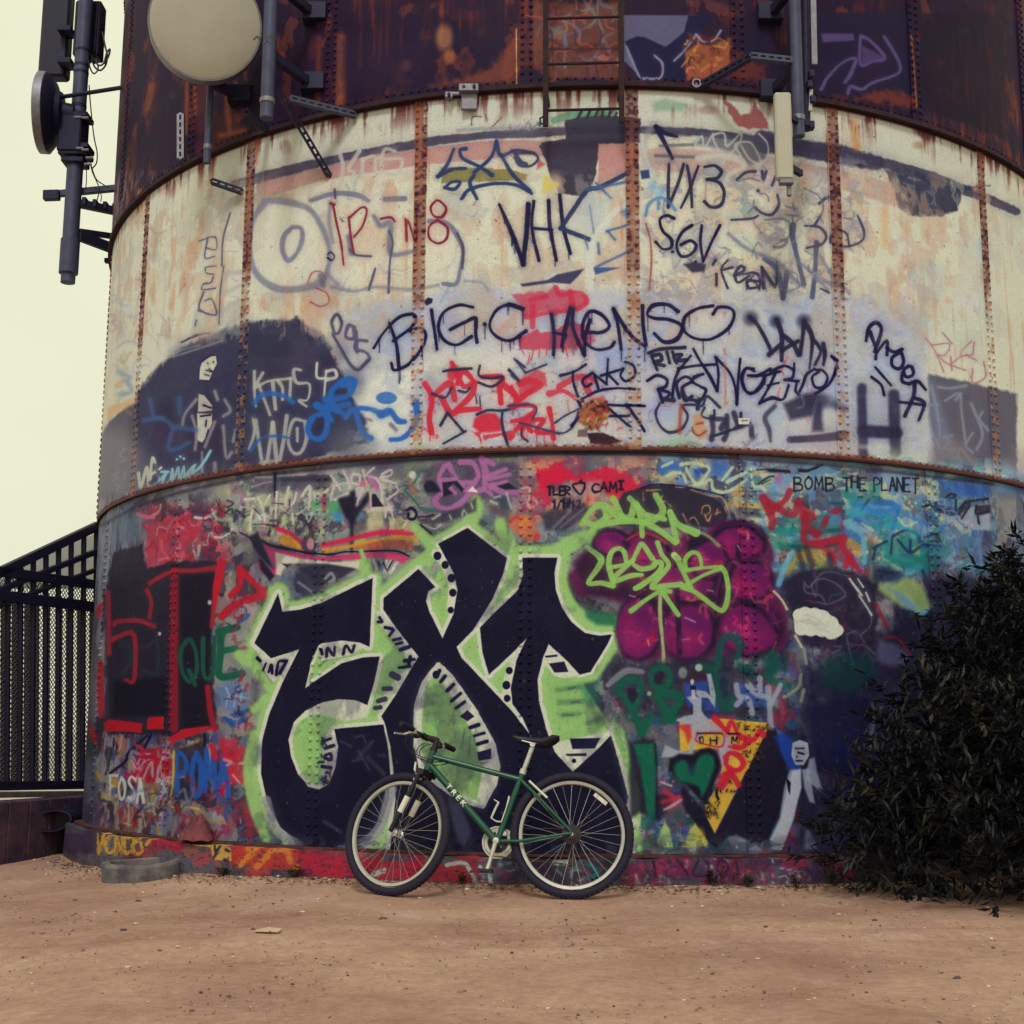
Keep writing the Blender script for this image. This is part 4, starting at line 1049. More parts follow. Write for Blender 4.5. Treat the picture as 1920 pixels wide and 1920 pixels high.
F((200, 170, 140), "190,880 370,870 370,950 250,940", soft=4, a=.8)
E((86, 60, 84), 700, 960, 70, 90, .4); E((200, 150, 150), 735, 960, 46, 66, .3)
F((200, 70, 110), "190,960 290,1000 560,1060 900,1110 1150,1080 1300,1060 1500,1050 1750,1060 1850,1120 1780,1180 1500,1110 1200,1140 900,1150 500,1110 330,1050 400,1260 340,1300 200,1300 130,1160 290,1240 330,1220", soft=3)
F((214, 206, 184), "340,1050 560,1110 900,1160 1180,1160 1300,1150 1280,1240 900,1180 500,1180 420,1260 400,1320 350,1300", soft=3)
S(K, 22, "180,920 300,980 500,1020 700,1060 820,1070 960,1080 1130,1050 1290,1050 1450,1040 1700,1040 1850,1100", soft=1.2)
F((40, 34, 54), "60,880 140,840 180,920 240,1060 320,1230 270,1210 180,1110 100,1000", soft=4); E((120, 118, 106), 70, 1090, 50, 70, .5, .8)
F((36, 30, 52), "150,1120 190,1130 330,1320 280,1380 180,1250", soft=3)
F((60, 56, 66), "410,1180 520,1185 470,1230", soft=2)
S((214, 210, 190), 30, "1450,1140 1490,1260|1590,1150 1570,1250|1650,1150 1580,1270|1710,1170 1640,1280", soft=1.2); S(K, 14, "1500,1160 1520,1210|1600,1260 1660,1150|1560,1170 1590,1250", soft=1)
S(GH, 60, "1310,1040 1360,1180 1360,1320", soft=3)
at(760, 850, 6)
F((70, 66, 88), "220,180 500,90 860,70 1200,110 1270,200 1280,400 1100,600 800,480 420,700 300,500 180,420", soft=8, a=.7, rag=8)
F((128, 138, 116), "0,110 400,90 200,180 0,190", soft=6, a=.7)
S((176, 116, 158), 60, "440,150 380,280 420,430 340,520 370,590 480,620 620,560 720,460|400,300 560,300|490,130 560,280 640,380 700,430|500,380 560,450|620,100 760,110 820,240 780,330 700,420|600,330 740,330|860,60 900,200 900,380 970,470|900,80 990,120|940,250 1130,180|950,290 1170,240|930,380 1130,330|960,380 1100,430 1270,440|720,450 900,400", soft=2)
S((100, 70, 106), 14, "470,200 540,260 440,260|620,150 650,140|640,250 730,230|390,500 540,470|400,580 540,550|960,150 1000,200|1000,310 1060,300", soft=2, a=.85)
F((36, 32, 54), "420,330 580,310 660,400 640,440 540,340 480,400 540,450 430,490", soft=2); F((34, 30, 50), "1030,370 1160,330 1250,400 1120,410", soft=2)
F((34, 30, 50), "210,370 250,310 320,310 400,430 330,440 240,440", soft=4); E((44, 46, 70), 270, 390, 40, 40, .5)
F((226, 224, 206), "700,430 760,370 820,440", soft=1)
E((210, 212, 190), 85, 245, 38, 42, .15)
S((60, 110, 100), 22, "0,430 60,480 150,590 220,640 340,650|190,190 110,320 40,400", soft=1.4); S((190, 110, 80), 36, "70,330 60,390|90,420 120,450", soft=3, a=.8)
S(K, 36, "20,640 80,620 130,680 100,740 40,730 40,680", soft=1.4)
F((62, 58, 74), "140,740 420,680 640,600 800,500 800,650 620,720 420,790 180,790", soft=4, a=.8)
S((190, 190, 170), 20, "180,730 290,700 330,680|310,740 390,690|500,700 520,740|640,700 660,640 700,700|740,560 760,620|200,800 330,850 400,800", soft=1.4, a=.8)
S((40, 36, 50), 22, "150,720 260,710 320,690|180,810 290,900", soft=1.4)
F((96, 84, 88), "900,580 1100,560 1190,640 1160,900 1120,720 960,660", soft=7, a=.8); F((70, 72, 96), "1040,500 1150,470 1190,640 1080,620", soft=4, a=.8)
S((196, 200, 180), 26, "1000,500 1070,480|960,540 1030,570|1140,450 1190,620", soft=2, a=.8)
F((206, 120, 90), "1180,680 1420,700 1470,850 1520,960 1400,990 1290,960 1180,820", soft=7, rag=5, a=.9); S((190, 60, 60), 26, "1180,770 1240,720 1330,710", soft=3, a=.8)
E((216, 150, 70), 1340, 760, 50, 70, .6, .7); E((196, 50, 70), 1480, 940, 40, 40, .5, .8)
F((170, 160, 160), "1300,170 1450,170 1450,260 1300,260", soft=4, a=.6); S((196, 196, 186), 24, "1310,400 1400,400 1380,600|1440,500 1480,560", soft=2, a=.7)
F((206, 40, 76), "1470,170 1600,200 1750,100 1920,260 1900,330 1860,320 1760,330 1640,350 1600,440 1650,540 1600,560 1500,400", soft=6, rag=6, a=.9)
at(960, 500)
F((206, 40, 74), "180,1480 330,1440 430,1500 560,1480 680,1440 760,1470 860,1530 950,1600 850,1640 800,1680 700,1660 640,1600 560,1560 560,1680 540,1700 530,1620 400,1520 300,1540 240,1620 200,1560", soft=5, rag=5, a=.9)
F((190, 160, 156), "380,1560 640,1540 640,1640 540,1660 400,1660", soft=8, a=.8)
T.text((30, 24, 46), 15, "TLER", 255, 1588, 430, 1580, 58)
S((32, 26, 46), 15, "500,1540 480,1560 440,1570 450,1600 490,1640 520,1600 520,1560 500,1560", soft=.9)
T.text((30, 24, 46), 15, "CAMI", 570, 1556, 830, 1545, 66)
T.text((36, 30, 50), 14, "1/1/12", 290, 1682, 500, 1678, 58)
F((56, 52, 70), "210,1780 300,1740 420,1760 520,1700 560,1740 520,1830 400,1900 240,1900", soft=6, a=.85); S((150, 150, 152), 16, "350,1880 520,1740|300,1880 420,1760|400,1900 540,1800", soft=3, a=.6)

# ---- centre right: black dome, green tag, magenta letters ------------------------------
at(1160, 850, 6)
F((52, 44, 62), "60,440 260,380 500,350 800,380 1000,460 1160,560 1220,700 1200,800 1000,840 800,800 600,840 400,840 0,820 0,520", soft=3, rag=2)
S(K, 16, "260,390 400,350 620,360 860,400 1080,450 1180,480", soft=1.2); S((200, 170, 130), 12, "640,380 740,385|810,410 900,440 1040,480 1150,490 1210,580 1240,660", soft=1.2, a=.8)
S((206, 160, 110), 12, "310,420 460,410|270,440 280,530|390,430 390,480|490,480 470,540 520,540|550,560 590,600|930,680 950,600 1010,590 1030,650 980,700|960,680 1000,760 1040,690 1010,770|1080,680 1140,660|1110,630 1100,690|720,680 770,780|800,740 850,720 900,800", soft=1, a=.9)
F((72, 112, 172), "450,110 640,70 700,130 740,200 600,190 540,240 440,230", soft=5, rag=5); F((60, 100, 164), "830,180 930,170 920,260 870,300", soft=4); F((74, 112, 172), "1050,120 1230,60 1230,160 1150,260 1060,200", soft=6, a=.8)
S((196, 206, 170), 36, "490,150 600,100|700,130 820,110 960,140 1020,180 960,280 880,350 790,240 760,170|540,260 630,220 720,240 760,330|850,360 960,330 1040,300 1060,400 1160,440 1300,400 1420,300|1170,300 1280,160|1220,320 1420,220|1480,180 1520,380 1700,310|1600,380 1640,420", soft=2, a=.92)
F((206, 196, 170), "1580,220 1790,230 1790,280 1700,260 1600,290", soft=2.5); S((48, 44, 60), 16, "1550,190 1700,185 1900,200|1560,350 1680,270 1740,260|1700,300 1600,350", soft=1.4)
F((186, 110, 160), "1760,250 1830,230 1820,350 1760,330", soft=4, a=.8)
S((206, 166, 96), 40, "1280,450 1420,440|1340,590 1600,600|1300,470 1360,400", soft=5, a=.8); S((70, 64, 74), 12, "1350,430 1600,430|1440,510 1560,520|1360,620 1600,640|1420,400 1430,700", soft=2.5, a=.7)
F((64, 60, 80), "1400,660 1580,640 1600,720 1420,720", soft=6, a=.8); F((130, 170, 130), "1560,520 1680,460 1680,680 1600,640", soft=6, a=.7)
LG = (156, 194, 112)
# magenta bubbles
at(920, 950)
F((100, 30, 76), "560,520 640,360 760,240 900,180 1100,170 1260,220 1500,200 1660,110 1800,100 1960,170 2040,300 2030,480 2080,640 2130,800 2140,960 2060,1080 1900,1110 1700,1060 1560,1080 1400,1110 1240,1080 1080,1110 960,1090 920,960 960,700 800,640 640,640", soft=9, rag=6, a=.95)
F((52, 28, 56), "600,400 760,280 860,340 900,520 1000,560 1180,560 1120,680 900,660 680,620", soft=8, a=.85)
for cx, cy, rx, ry in ((1110, 330, 150, 140), (1420, 900, 180, 190), (1060, 880, 150, 210), (1780, 250, 180, 130), (1860, 540, 150, 130), (1860, 880, 210, 180), (1380, 540, 220, 140), (860, 260, 110, 80), (1560, 380, 120, 130)):
    E((38, 22, 50), cx + 8, cy, rx + 26, ry + 26, .12, .9)
    E((128, 30, 100), cx, cy, rx, ry, .1)
    E((160, 44, 104), cx - rx * .2, cy + ry * .2, rx * .6, ry * .55, .7, .8)
    E((96, 30, 92), cx + rx * .3, cy - ry * .4, rx * .5, ry * .4, .7, .7)
F((36, 26, 50), "1420,200 1520,160 1560,250 1420,340", soft=5); F((36, 26, 50), "1310,400 1390,380 1400,440 1320,440", soft=4)
S((40, 22, 52), 40, "1340,600 1360,1050|1260,740 1420,690 1600,660|1680,500 1640,720 1600,1000|1780,280 1780,360|1740,420 1700,640|1840,700 1960,760 2060,900|1000,640 1120,660 1240,720", soft=2.5, a=.9)
S((34, 20, 48), 30, "960,260 1060,200 1200,230 1290,320|1600,220 1700,150 1860,150 1960,240", soft=2.5, a=.85)
T.scrib([(190, 60, 110), (206, 90, 120), (110, 24, 76), (176, 36, 70)], 1180, 1010, 1480, 1220, 90, w=(2, 8), ln=(8, 34), a=(.3, .7), soft=3)
S((214, 170, 190), 10, "1780,280 1800,320|1380,960 1430,950|1130,960 1140,1000|1400,800 1470,830|1560,600 1600,610|1850,200 1850,230|1000,640 1040,650", soft=1.5, a=.7)
S((206, 60, 90), 26, "980,240 1080,190 1180,210 1260,260", soft=3, a=.7)
F((44, 110, 84), "680,740 820,760 900,780 900,860 760,850 690,800", soft=6, a=.9)
# light green tags
S(LG, 44, "655,130 720,30 800,-10 880,30|820,10 830,90|680,110 760,130 860,60|880,-60 950,80|900,60 1000,80 1040,-20 1080,90 1090,210|1000,-60 1130,80|1190,-80 1240,30 1170,100 1090,110|680,230 760,150 900,110 1080,110 1210,170 1330,260|1290,40 1340,250|1290,40 1350,130 1480,190|1130,60 1250,90", soft=1.4, a=.97)
S((170, 190, 130), 26, "1400,140 1560,210 1640,280", soft=2.5, a=.7)
S(LG, 38, "690,290 790,370 780,430 700,550 790,550 880,570|880,540 850,420 870,330 920,300 960,330 980,420|850,440 960,420 1020,390 900,500 890,540 1000,500 1090,490|1020,400 1060,310 1090,270 1140,340 1180,420 1090,450 1030,420|1180,400 1230,410 1200,480 1080,570 1040,590|1200,260 1230,340 1280,420 1220,500 1160,580 1260,570 1370,560", soft=1.3)
S((196, 206, 150), 50, "1320,350 1350,380", soft=1.4); S((150, 190, 106), 36, "1340,370 1390,480 1440,580|1400,440 1400,380 1450,330 1500,350 1520,430|1400,460 1540,440 1660,440 1540,490 1400,570|1380,580 1480,620 1640,740 1690,720 1710,600 1690,480 1660,440|1010,750 1120,670 1220,610 1290,610|1240,620 1350,780", soft=1.3)
S((176, 180, 130), 26, "1220,640 1220,800 1240,1000 1245,1120", soft=2)
# dark green BB and blue/grey
at(1140, 1180, 5.647)
F((44, 38, 58), "0,380 380,360 900,330 1500,420 1700,420 1700,940 1000,900 700,920 200,900 0,700", soft=8, a=.75, rag=6)
F((56, 84, 160), "810,570 1060,540 1060,660 980,800 850,820 800,700", soft=5, a=.85); F((60, 88, 160), "1000,740 1180,760 1180,880 1020,860", soft=5, a=.7); F((60, 90, 164), "1360,560 1700,640 1700,820 1400,800", soft=7, a=.7)
S((150, 146, 150), 60, "0,590 80,520 200,440 360,450", soft=3, a=.9)
S((20, 96, 76), 80, "260,800 120,660 110,600 220,530 340,570 330,680 270,810|240,800 300,960 360,1090|360,1090 450,920|540,640 460,520 480,430 580,410 660,470 640,560 560,660 520,720|530,700 620,900 680,960|600,680 720,690 770,750 700,850 640,900", soft=3, a=.95)
F((44, 32, 60), "200,620 280,620 320,700 260,790 210,720", soft=3); F((46, 34, 62), "490,480 560,440 600,500 540,590 490,560", soft=3)
S((24, 90, 76), 80, "1000,390 1120,460 1150,640 1220,820 1290,830 1300,740|1160,390 1190,180 1240,90 1340,80 1400,180 1360,300|1400,380 1440,420|1740,260 1740,440|1680,480 1760,560 1900,600", soft=4, a=.85)
S((20, 60, 64), 70, "1240,560 1230,700|1450,450 1560,500|1560,300 1500,420|1840,300 1860,420", soft=5, a=.7)
F((168, 168, 176), "830,720 900,700 960,720 930,680 940,640 1040,660 1080,700 1060,560 1040,470 1090,470 1140,700 1130,830 1060,730 990,720 990,860 1050,960 1200,1050 1190,1090 1060,1070 990,1060 930,1200 900,1280 860,1270 890,1160 900,1020 720,970 740,940 900,960 900,800", soft=2)
S((164, 164, 176), 60, "1360,590 1380,700 1480,740 1520,890|1480,590 1560,680 1680,720|1600,520 1600,640|1690,620 1700,760 1720,1060|1820,590 1720,790|1360,800 1400,760", soft=2.5, a=.9)
E((214, 206, 190), 890, 555, 20, 30, .3); S((206, 180, 176), 40, "900,650 905,720", soft=2); F(K, "870,600 930,600 930,640 870,640", soft=1)
E((190, 200, 180), 960, 405, 40, 40, .3); E((150, 160, 156), 790, 460, 46, 60, .4, .9); E((150, 180, 140), 435, 680, 24, 24, .4)
# yellow triangle poster shape, green heart and I
at(1180, 1340, 6)
F((116, 112, 122), "330,300 620,160 800,60 1000,60 1100,500 700,560 400,640 340,520", soft=6, a=.7, rag=5)
F((28, 24, 44), "0,1180 120,1100 340,1200 420,1100 560,880 300,900 280,280 0,300", soft=6, a=.8)
F((30, 24, 46), "1500,160 1640,160 1780,640 1720,1000 1560,1400 1400,1440 1120,1360 980,1500 860,1420 560,950 600,800 860,1100 960,1340 1240,800", soft=4)
F((214, 176, 76), "560,90 1000,40 1540,90 1540,180 960,1335 880,1180 850,1010 1000,800 1040,600 1060,380 860,380 570,420", soft=1.5)
F((168, 166, 174), "700,0 830,0 900,60 1050,160 1020,210 900,200 830,220 720,360 700,480 560,500 470,480 360,480 400,340 540,400 660,420 720,200 540,60 600,20", soft=2.5)
F((190, 60, 70), "520,110 690,110 700,250 660,330 620,200", soft=4, a=.9); F((168, 164, 176), "1060,220 1130,200 1130,300 1170,390 1080,600 1030,560 1000,400", soft=3)
S((190, 44, 66), 60, "1080,480 1140,430 1240,470 1280,560 1230,620 1140,610 1090,560 1090,480|960,40 1050,140 1100,190|1100,180 1150,80 1220,220|1250,250 1380,290 1460,190 1500,230|1180,360 1260,370 1350,280|1020,700 1130,640|1000,800 1070,720 1140,660 1230,790|1040,820 1160,640", soft=1.8, a=.95)
E((222, 176, 90), 1195, 550, 46, 50, .2); S((196, 40, 60), 16, "770,210 1040,210 1030,360 760,300 770,210|1110,220 1230,220 1220,370 1120,360", soft=1.2)
S(K, 15, "760,210 1040,212|1110,215 1240,215|790,260 820,250 830,310 800,320 790,260|910,260 910,330|910,290 980,290|985,250 980,330|1150,320 1160,250 1185,300 1210,250 1210,320", soft=.9)
T.scrib([(40, 34, 40), (120, 84, 40)], 1382, 1358, 1440, 1368, 16, w=(1.4, 2.6), ln=(4, 9), a=(.7, 1), soft=1)
T.scrib([(40, 34, 40), (110, 76, 40)], 1390, 1402, 1430, 1420, 12, w=(1.4, 2.6), ln=(4, 9), a=(.7, 1), soft=1)
T.scrib([(34, 30, 40), (90, 70, 40)], 1322, 1500, 1346, 1532, 26, w=(1.4, 2.6), ln=(4, 10), a=(.7, 1), soft=1)
S(K, 14, "1120,770 1130,740 1150,770|1090,870 1100,840|1140,870 1150,850|1170,870 1190,860|1020,850 1030,870", soft=.8); S((34, 30, 44), 30, "985,830 980,900 1000,950|930,850 910,900", soft=1)
F((24, 18, 40), "450,500 560,440 720,450 800,390 900,370 980,420 1020,520 1010,640 960,760 900,900 860,1000 800,960 660,800 520,700 440,620", soft=4)
F((22, 106, 82), "500,590 560,520 640,520 700,620 780,480 860,440 940,470 960,580 920,700 860,860 810,920 780,820 700,780 600,760 530,720", soft=5, raw=0)
E((44, 50, 76), 700, 610, 40, 70, .6, .8)
F((24, 108, 82), "40,330 280,320 290,560 290,1160 200,1170 170,900 120,600", soft=4); S((24, 20, 42), 22, "290,330 310,700 310,1150", soft=3, a=.8)
F((170, 192, 130), "310,1410 400,1210 450,1280 490,1490 330,1490", soft=3); F((176, 178, 110), "600,1490 680,1290 740,1220 880,1420 890,1490", soft=3); E((200, 180, 70), 800, 1370, 50, 90, .6, .7)
S((186, 60, 80), 50, "400,860 500,930|380,980 560,930|440,1050 560,960", soft=4, a=.8); S((196, 180, 180), 30, "390,1070 470,1030 580,960|360,760 470,800", soft=2, a=.8)
F((140, 140, 156), "1110,1390 1200,1350 1350,1420 1480,1480 1480,1520 1150,1520", soft=4, a=.9)
F((150, 152, 164), "1800,620 1920,600 1920,820 1880,960 1820,1200 1740,1400 1700,1520 1590,1520 1570,1400 1680,1160 1740,800", soft=3)
F((30, 26, 44), "1760,720 1810,760 1800,900 1780,860", soft=1.5)
F((34, 70, 150), "1630,240 1780,220 1840,300 1860,480 1920,560 1920,620 1800,610 1700,440", soft=6, a=.9)
at(1360, 950)
F((176, 174, 178), "480,1700 530,1680 590,1700 600,1790 560,1860 500,1860 470,1790", soft=1.5); S(K, 14, "500,1740 560,1740|520,1770 560,1780|510,1800|505,1830 550,1830", soft=1)
F((150, 152, 166), "600,1820 640,1800 650,1860 660,1920 700,2060 620,2000 570,1960", soft=3)
S((36, 62, 160), 26, "740,1720 850,1720|800,1620 800,1840|880,1620 940,1600 980,1640|880,1640 880,1840 950,1860", soft=3, a=.55)
# right: teal / white cloud shape / red MW
F((42, 36, 58), "380,560 560,460 800,440 960,480 1080,560 1100,800 1060,1000 900,1060 560,1000 480,760", soft=6, rag=5, a=.9)
S((120, 108, 130), 11, "560,540 600,580 680,490 760,470 880,500|640,640 620,560 700,520 800,560 860,640 740,700 660,690|560,560 580,620 680,640 720,700|870,920 940,900 1000,980|700,1130 720,1080 820,1030|870,940 900,1080 920,1140|1050,760 1040,860 960,930|900,1000 1000,1000 1070,1060", soft=1.4, a=.7)
T.scrib([(110, 100, 124), (140, 50, 74), (60, 54, 80)], 1480, 1080, 1640, 1250, 40, w=(1.5, 4), ln=(14, 50), a=(.3, .6))
F(W, "490,760 520,735 580,730 660,740 700,745 740,770 780,800 820,850 850,890 820,930 770,955 700,930 600,925 510,920 490,840", soft=1.5, raw=0)
for x, y, r_ in ((520, 780, 40), (570, 765, 45), (640, 775, 48), (700, 795, 50), (760, 840, 52), (800, 890, 46), (750, 915, 42), (540, 880, 46), (610, 890, 46), (690, 895, 46)):
    E((220, 218, 200), x, y, r_, r_, .06)
S((190, 188, 180), 8, "560,780 640,800 720,860|640,880 740,900|600,840 700,880", soft=1.5, a=.8)
S((206, 204, 190), 16, "890,520 950,600 980,640|950,520 990,580|1010,620 1035,680|960,640 1000,700 1050,780", soft=1, a=.9)
S((196, 180, 160), 18, "345,610 400,670 440,740|500,930 545,1010", soft=1.2)
S((40, 140, 130), 50, "300,170 560,170 820,160|360,280 560,290 800,260|440,80 560,120", soft=4, a=.75); S((30, 80, 90), 30, "480,290 700,290 860,240|560,190 820,170", soft=3, a=.8)
S((160, 40, 60), 56, "270,-60 330,80 330,150|330,30 420,-40 460,-110|300,-30 480,60 520,-40 560,90|580,40 560,240 640,270 840,230|560,90 660,200 740,60 800,30|650,200 620,60", soft=3, a=.85)
S((176, 40, 66), 40, "620,270 860,230|840,120 860,240|680,290 760,340 780,400|830,270 900,380 970,470|860,430 900,360", soft=2.5, a=.85)
S((206, 160, 84), 60, "600,330 700,350 680,400|900,260 960,320|440,460 480,420|540,380 560,340", soft=5, a=.7)
S((56, 50, 60), 40, "520,320 560,460|580,300 620,420|740,350 760,430", soft=4, a=.7)
S((120, 176, 196), 40, "480,330 420,440 380,560|860,120 980,200 1000,400|1240,60 1200,200 1160,320 1400,430|1400,440 1160,550|1300,640 1400,760 1450,740|900,-40 1000,20 1200,-30", soft=3, a=.85)
F((96, 150, 190), "860,0 1000,-40 1200,-20 1240,60 1100,150 920,110", soft=9, a=.6); S((60, 110, 170), 36, "1080,-30 1200,-20 1240,40 1200,160|940,90 1000,130", soft=3, a=.8)
F((40, 130, 124), "1180,240 1300,190 1480,260 1520,420 1400,480 1200,400 1060,300", soft=10, a=.7, rag=6); F((170, 196, 120), "1340,300 1400,270 1400,350 1350,340", soft=3, a=.8)
S((36, 60, 96), 22, "1210,210 1300,170 1380,200 1400,250|1060,300 1160,250|1080,300 1060,380|1200,220 1190,340|1240,240 1330,330 1420,280 1540,290|1330,240 1330,320|1440,220 1500,200 1540,250|1100,460 1200,480|1420,460 1440,520", soft=1.6, a=.85)
F((36, 44, 70), "1060,440 1200,430 1300,500 1200,560 1060,520", soft=7, a=.7); F((166, 186, 120), "1100,560 1240,540 1300,500 1420,560 1480,720 1400,760 1260,720 1100,600", soft=6, a=.85); F((120, 150, 190), "1160,570 1300,640 1400,740 1300,740", soft=4, a=.7)
F((120, 140, 170), "1540,120 1800,200 1860,240 1700,300 1560,240", soft=8, a=.6); S((60, 54, 80), 18, "1480,0 1640,60 1750,-20|1680,60 1720,-40|1700,90 1740,60", soft=1.4, a=.8)
F((110, 110, 140), "1100,960 1200,980 1320,1060 1300,1140 1180,1150 1080,1100", soft=8, a=.7); S((140, 36, 60), 26, "1160,940 1240,950 1330,1070|1080,700 1160,860", soft=2, a=.7)
F((22, 72, 68), "680,1100 900,1040 1060,1100 1080,1240 900,1330 720,1300", soft=12, a=.6); F((24, 84, 76), "230,1060 340,1040 420,1180 320,1200", soft=8, a=.7)
S((150, 160, 140), 26, "560,1020 580,1130|540,1210 520,1300 420,1370|560,1320 540,1400", soft=2, a=.8)
S((130, 132, 160), 36, "1060,1430 1060,1500 1030,1740", soft=2, a=.85)
F((26, 28, 62), "560,1440 1000,1380 1060,1420 1020,1760 1000,1960 660,1900 620,1700", soft=10, a=.75)
at(1440, 850, 4.571)
T.text((34, 36, 58), 15, "BOMB", 215, 215, 580, 200, 110)
T.text((34, 36, 58), 15, "THE", 640, 205, 850, 212, 100)
T.text((34, 36, 58), 16, "PLANET", 905, 210, 1300, 212, 115)
S((44, 40, 62), 26, "270,150 340,150 460,100|0,150 180,160", soft=1.4); S((60, 56, 80), 36, "640,160 760,150 960,150", soft=5, a=.7)
S((50, 90, 110), 20, "520,430 650,435|860,400 800,480|770,380 800,375", soft=1.4); F((40, 130, 124), "640,330 740,330 780,440 720,480", soft=7, a=.7); F((40, 120, 116), "860,260 960,250 960,380 880,400", soft=7, a=.6)
F((56, 96, 170), "1460,230 1700,260 1900,300 1900,380 1600,380 1480,320", soft=8, a=.7); F((176, 176, 186), "1650,520 1760,440 1900,440 1900,660 1740,660 1640,600", soft=4, a=.9)
S((44, 44, 70), 20, "1520,380 1560,350 1600,370 1540,390|1600,400 1600,500|1630,480 1700,420 1880,390|1330,460 1380,440|1430,420 1440,480 1600,520|1650,560 1720,450|1780,450 1780,520 1880,500|1790,540 1800,600", soft=1.4)
F((44, 36, 56), "1760,450 1900,440 1900,510 1800,530", soft=3, a=.9)
T.scrib([(60, 56, 84), (150, 160, 180), (70, 110, 170)], 1725, 930, 1800, 1070, 60, w=(1.5, 5), ln=(6, 26), a=(.4, .8))
at(1360, 950)
S((56, 160, 172), 44, "900,60 1020,30 1160,80|1080,160 1240,130 1380,200|700,40 800,80", soft=4, a=.7)
S((70, 130, 200), 36, "940,-20 1100,40 1240,0|1300,60 1420,120|860,180 960,240", soft=3, a=.7)
S((40, 130, 120), 40, "620,120 720,180|1160,360 1280,420 1420,380", soft=4, a=.7)
S((196, 206, 190), 18, "1240,80 1300,140 1380,110|980,120 1060,170", soft=1.5, a=.7)
at(1180, 1340, 6)
F((186, 186, 190), "1830,630 1920,610 1930,820 1890,960 1840,1180 1760,1390 1710,1520 1610,1520 1590,1400 1700,1160 1760,860 1790,760", soft=2.5)
F((22, 20, 44), "1760,720 1810,760 1800,900 1780,860", soft=1.5)
F((170, 172, 180), "1930,620 2010,600 2040,760 2080,1000 2020,980 1960,820", soft=3, a=.85)
F((150, 152, 164), "1990,1260 2080,1420 2110,1520 1960,1520 1960,1400", soft=4, a=.6)
# grime and bare strip along the foot
S((92, 92, 100), 12, "500,1588 640,1598 760,1603 1000,1606 1200,1604 1300,1603", soft=5, a=.75, rag=3)
T.patches([(84, 84, 92), (60, 56, 66)], 480, 1572, 1560, 1612, (20, 12), .5, .7)
# chips and worn spots that let older layers through
T.patches([(120, 116, 122), (70, 64, 80), (150, 60, 80), (160, 170, 130)], 470, 1000, 1220, 1600, (11, 11), .80, .30, .04)
T.patches([(44, 42, 70), (38, 36, 62)], 470, 1000, 1220, 1600, (60, 90), .58, .26, .08)
T.patches([(170, 166, 160), (60, 56, 76), (110, 40, 60), (110, 104, 110)], 180, 860, 1960, 1600, (9, 9), .79, .4, .03)
lowm = (ZZ < Z_MID)[..., None]
T.C[:] = np.where(lowm, np.power(np.clip(T.C, 0, 1), 1.15), T.C)
rust_late()
lum = (T.C @ np.array([.3, .55, .15], np.float32))[..., None]
T.C[:] = np.clip(lum + (T.C - lum) * 1.1, 0, 1)

# ---- concrete foundation ring: its own sheet ------------------------------------
R_BASE = R0 + 0.13
TB = Sheet(2200, 120, PH_MIN, PH_MAX, -0.16, 0.20, R_BASE, 9)
TB.mix(np.ones((TB.h, TB.w), np.float32), (92, 86, 92))
TB.mix(sst(TB.N2, .4, .7), (60, 52, 66))
ZB = (TB.z0 + (np.arange(TB.h) + .5) / TB.h * (TB.z1 - TB.z0))[:, None].astype(np.float32) + np.zeros((1, TB.w), np.float32)
PB = (TB.ph0 + (np.arange(TB.w) + .5) / TB.w * (TB.ph1 - TB.ph0))[None, :].astype(np.float32)
TB.blobs([(170, 40, 60), (150, 36, 60), (190, 70, 60)], 250, 1560, 900, 1660, 60, rad=(8, 26), a=(.4, .9))
TB.blobs([(150, 36, 66), (120, 36, 66), (60, 50, 80)], 1180, 1600, 1600, 1660, 50, rad=(8, 26), a=(.4, .9))
TB.blobs([(40, 34, 56), (70, 64, 84), (100, 96, 104)], 60, 1530, 260, 1640, 24, rad=(8, 26), a=(.4, .9))
b = TB.S; TB.at(60, 1380)
TB.F((60, 44, 66), "130,700 460,700 460,850 130,830", soft=3, a=.6)
b((206, 150, 64), 28, "470,700 485,840 520,700|560,720 530,760 545,840 590,820|600,850 600,720 640,840 650,710|700,720 660,760 670,840 710,830|720,790 740,750 700,720|780,740 730,790 750,850 800,830 790,770|830,780 860,740", soft=1)
TB.F((206, 160, 74), "1160,750 1380,735 1430,760 1440,900 1300,890 1290,800 1170,790", soft=1.5)
b((60, 40, 60), 20, "1320,790 1330,830 1360,790|1400,770 1420,790|1310,880 1330,850|1400,820 1420,830|1390,890 1410,900", soft=1.2)
TB.F((186, 52, 44), "1430,760 1920,800 1920,980 1450,920", soft=2, a=.9)
b((214, 130, 56), 44, "1500,930 1600,830|1620,940 1700,860|1560,810 1620,800|1720,830 1830,820 1860,900|1890,960 1920,940", soft=3, a=.85)
b((170, 40, 60), 36, "930,780 960,740 1000,800 1040,750 1060,820|880,760 900,740", soft=2)
TB.o = (0, 0, 1)
TB.F((176, 36, 56), "560,1600 830,1622 900,1625 890,1660 640,1650 560,1630", soft=3, a=.85, rag=3)
b((196, 192, 184), 8, "838,1622 870,1618 885,1640 890,1655|900,1625 905,1650|915,1622 920,1655|700,1640 720,1632", soft=1.5)
b((180, 60, 66), 9, "850,1628 860,1648|870,1640 880,1655", soft=1.5)
TB.scrib([(150, 146, 140), (60, 54, 74), (40, 100, 90), (160, 40, 66)], 880, 1610, 1200, 1665, 70, w=(2, 6), ln=(8, 26), a=(.4, .8))
b((176, 176, 160), 9, "1040,1618 1075,1618", soft=1.5); b((40, 110, 100), 8, "1105,1620 1120,1636 1110,1645", soft=1.5)
TB.scrib([(176, 50, 80), (120, 30, 60), (180, 170, 170), (60, 50, 76), (110, 60, 90)], 1195, 1605, 1640, 1660, 130, w=(2, 6), ln=(8, 24), a=(.4, .9))
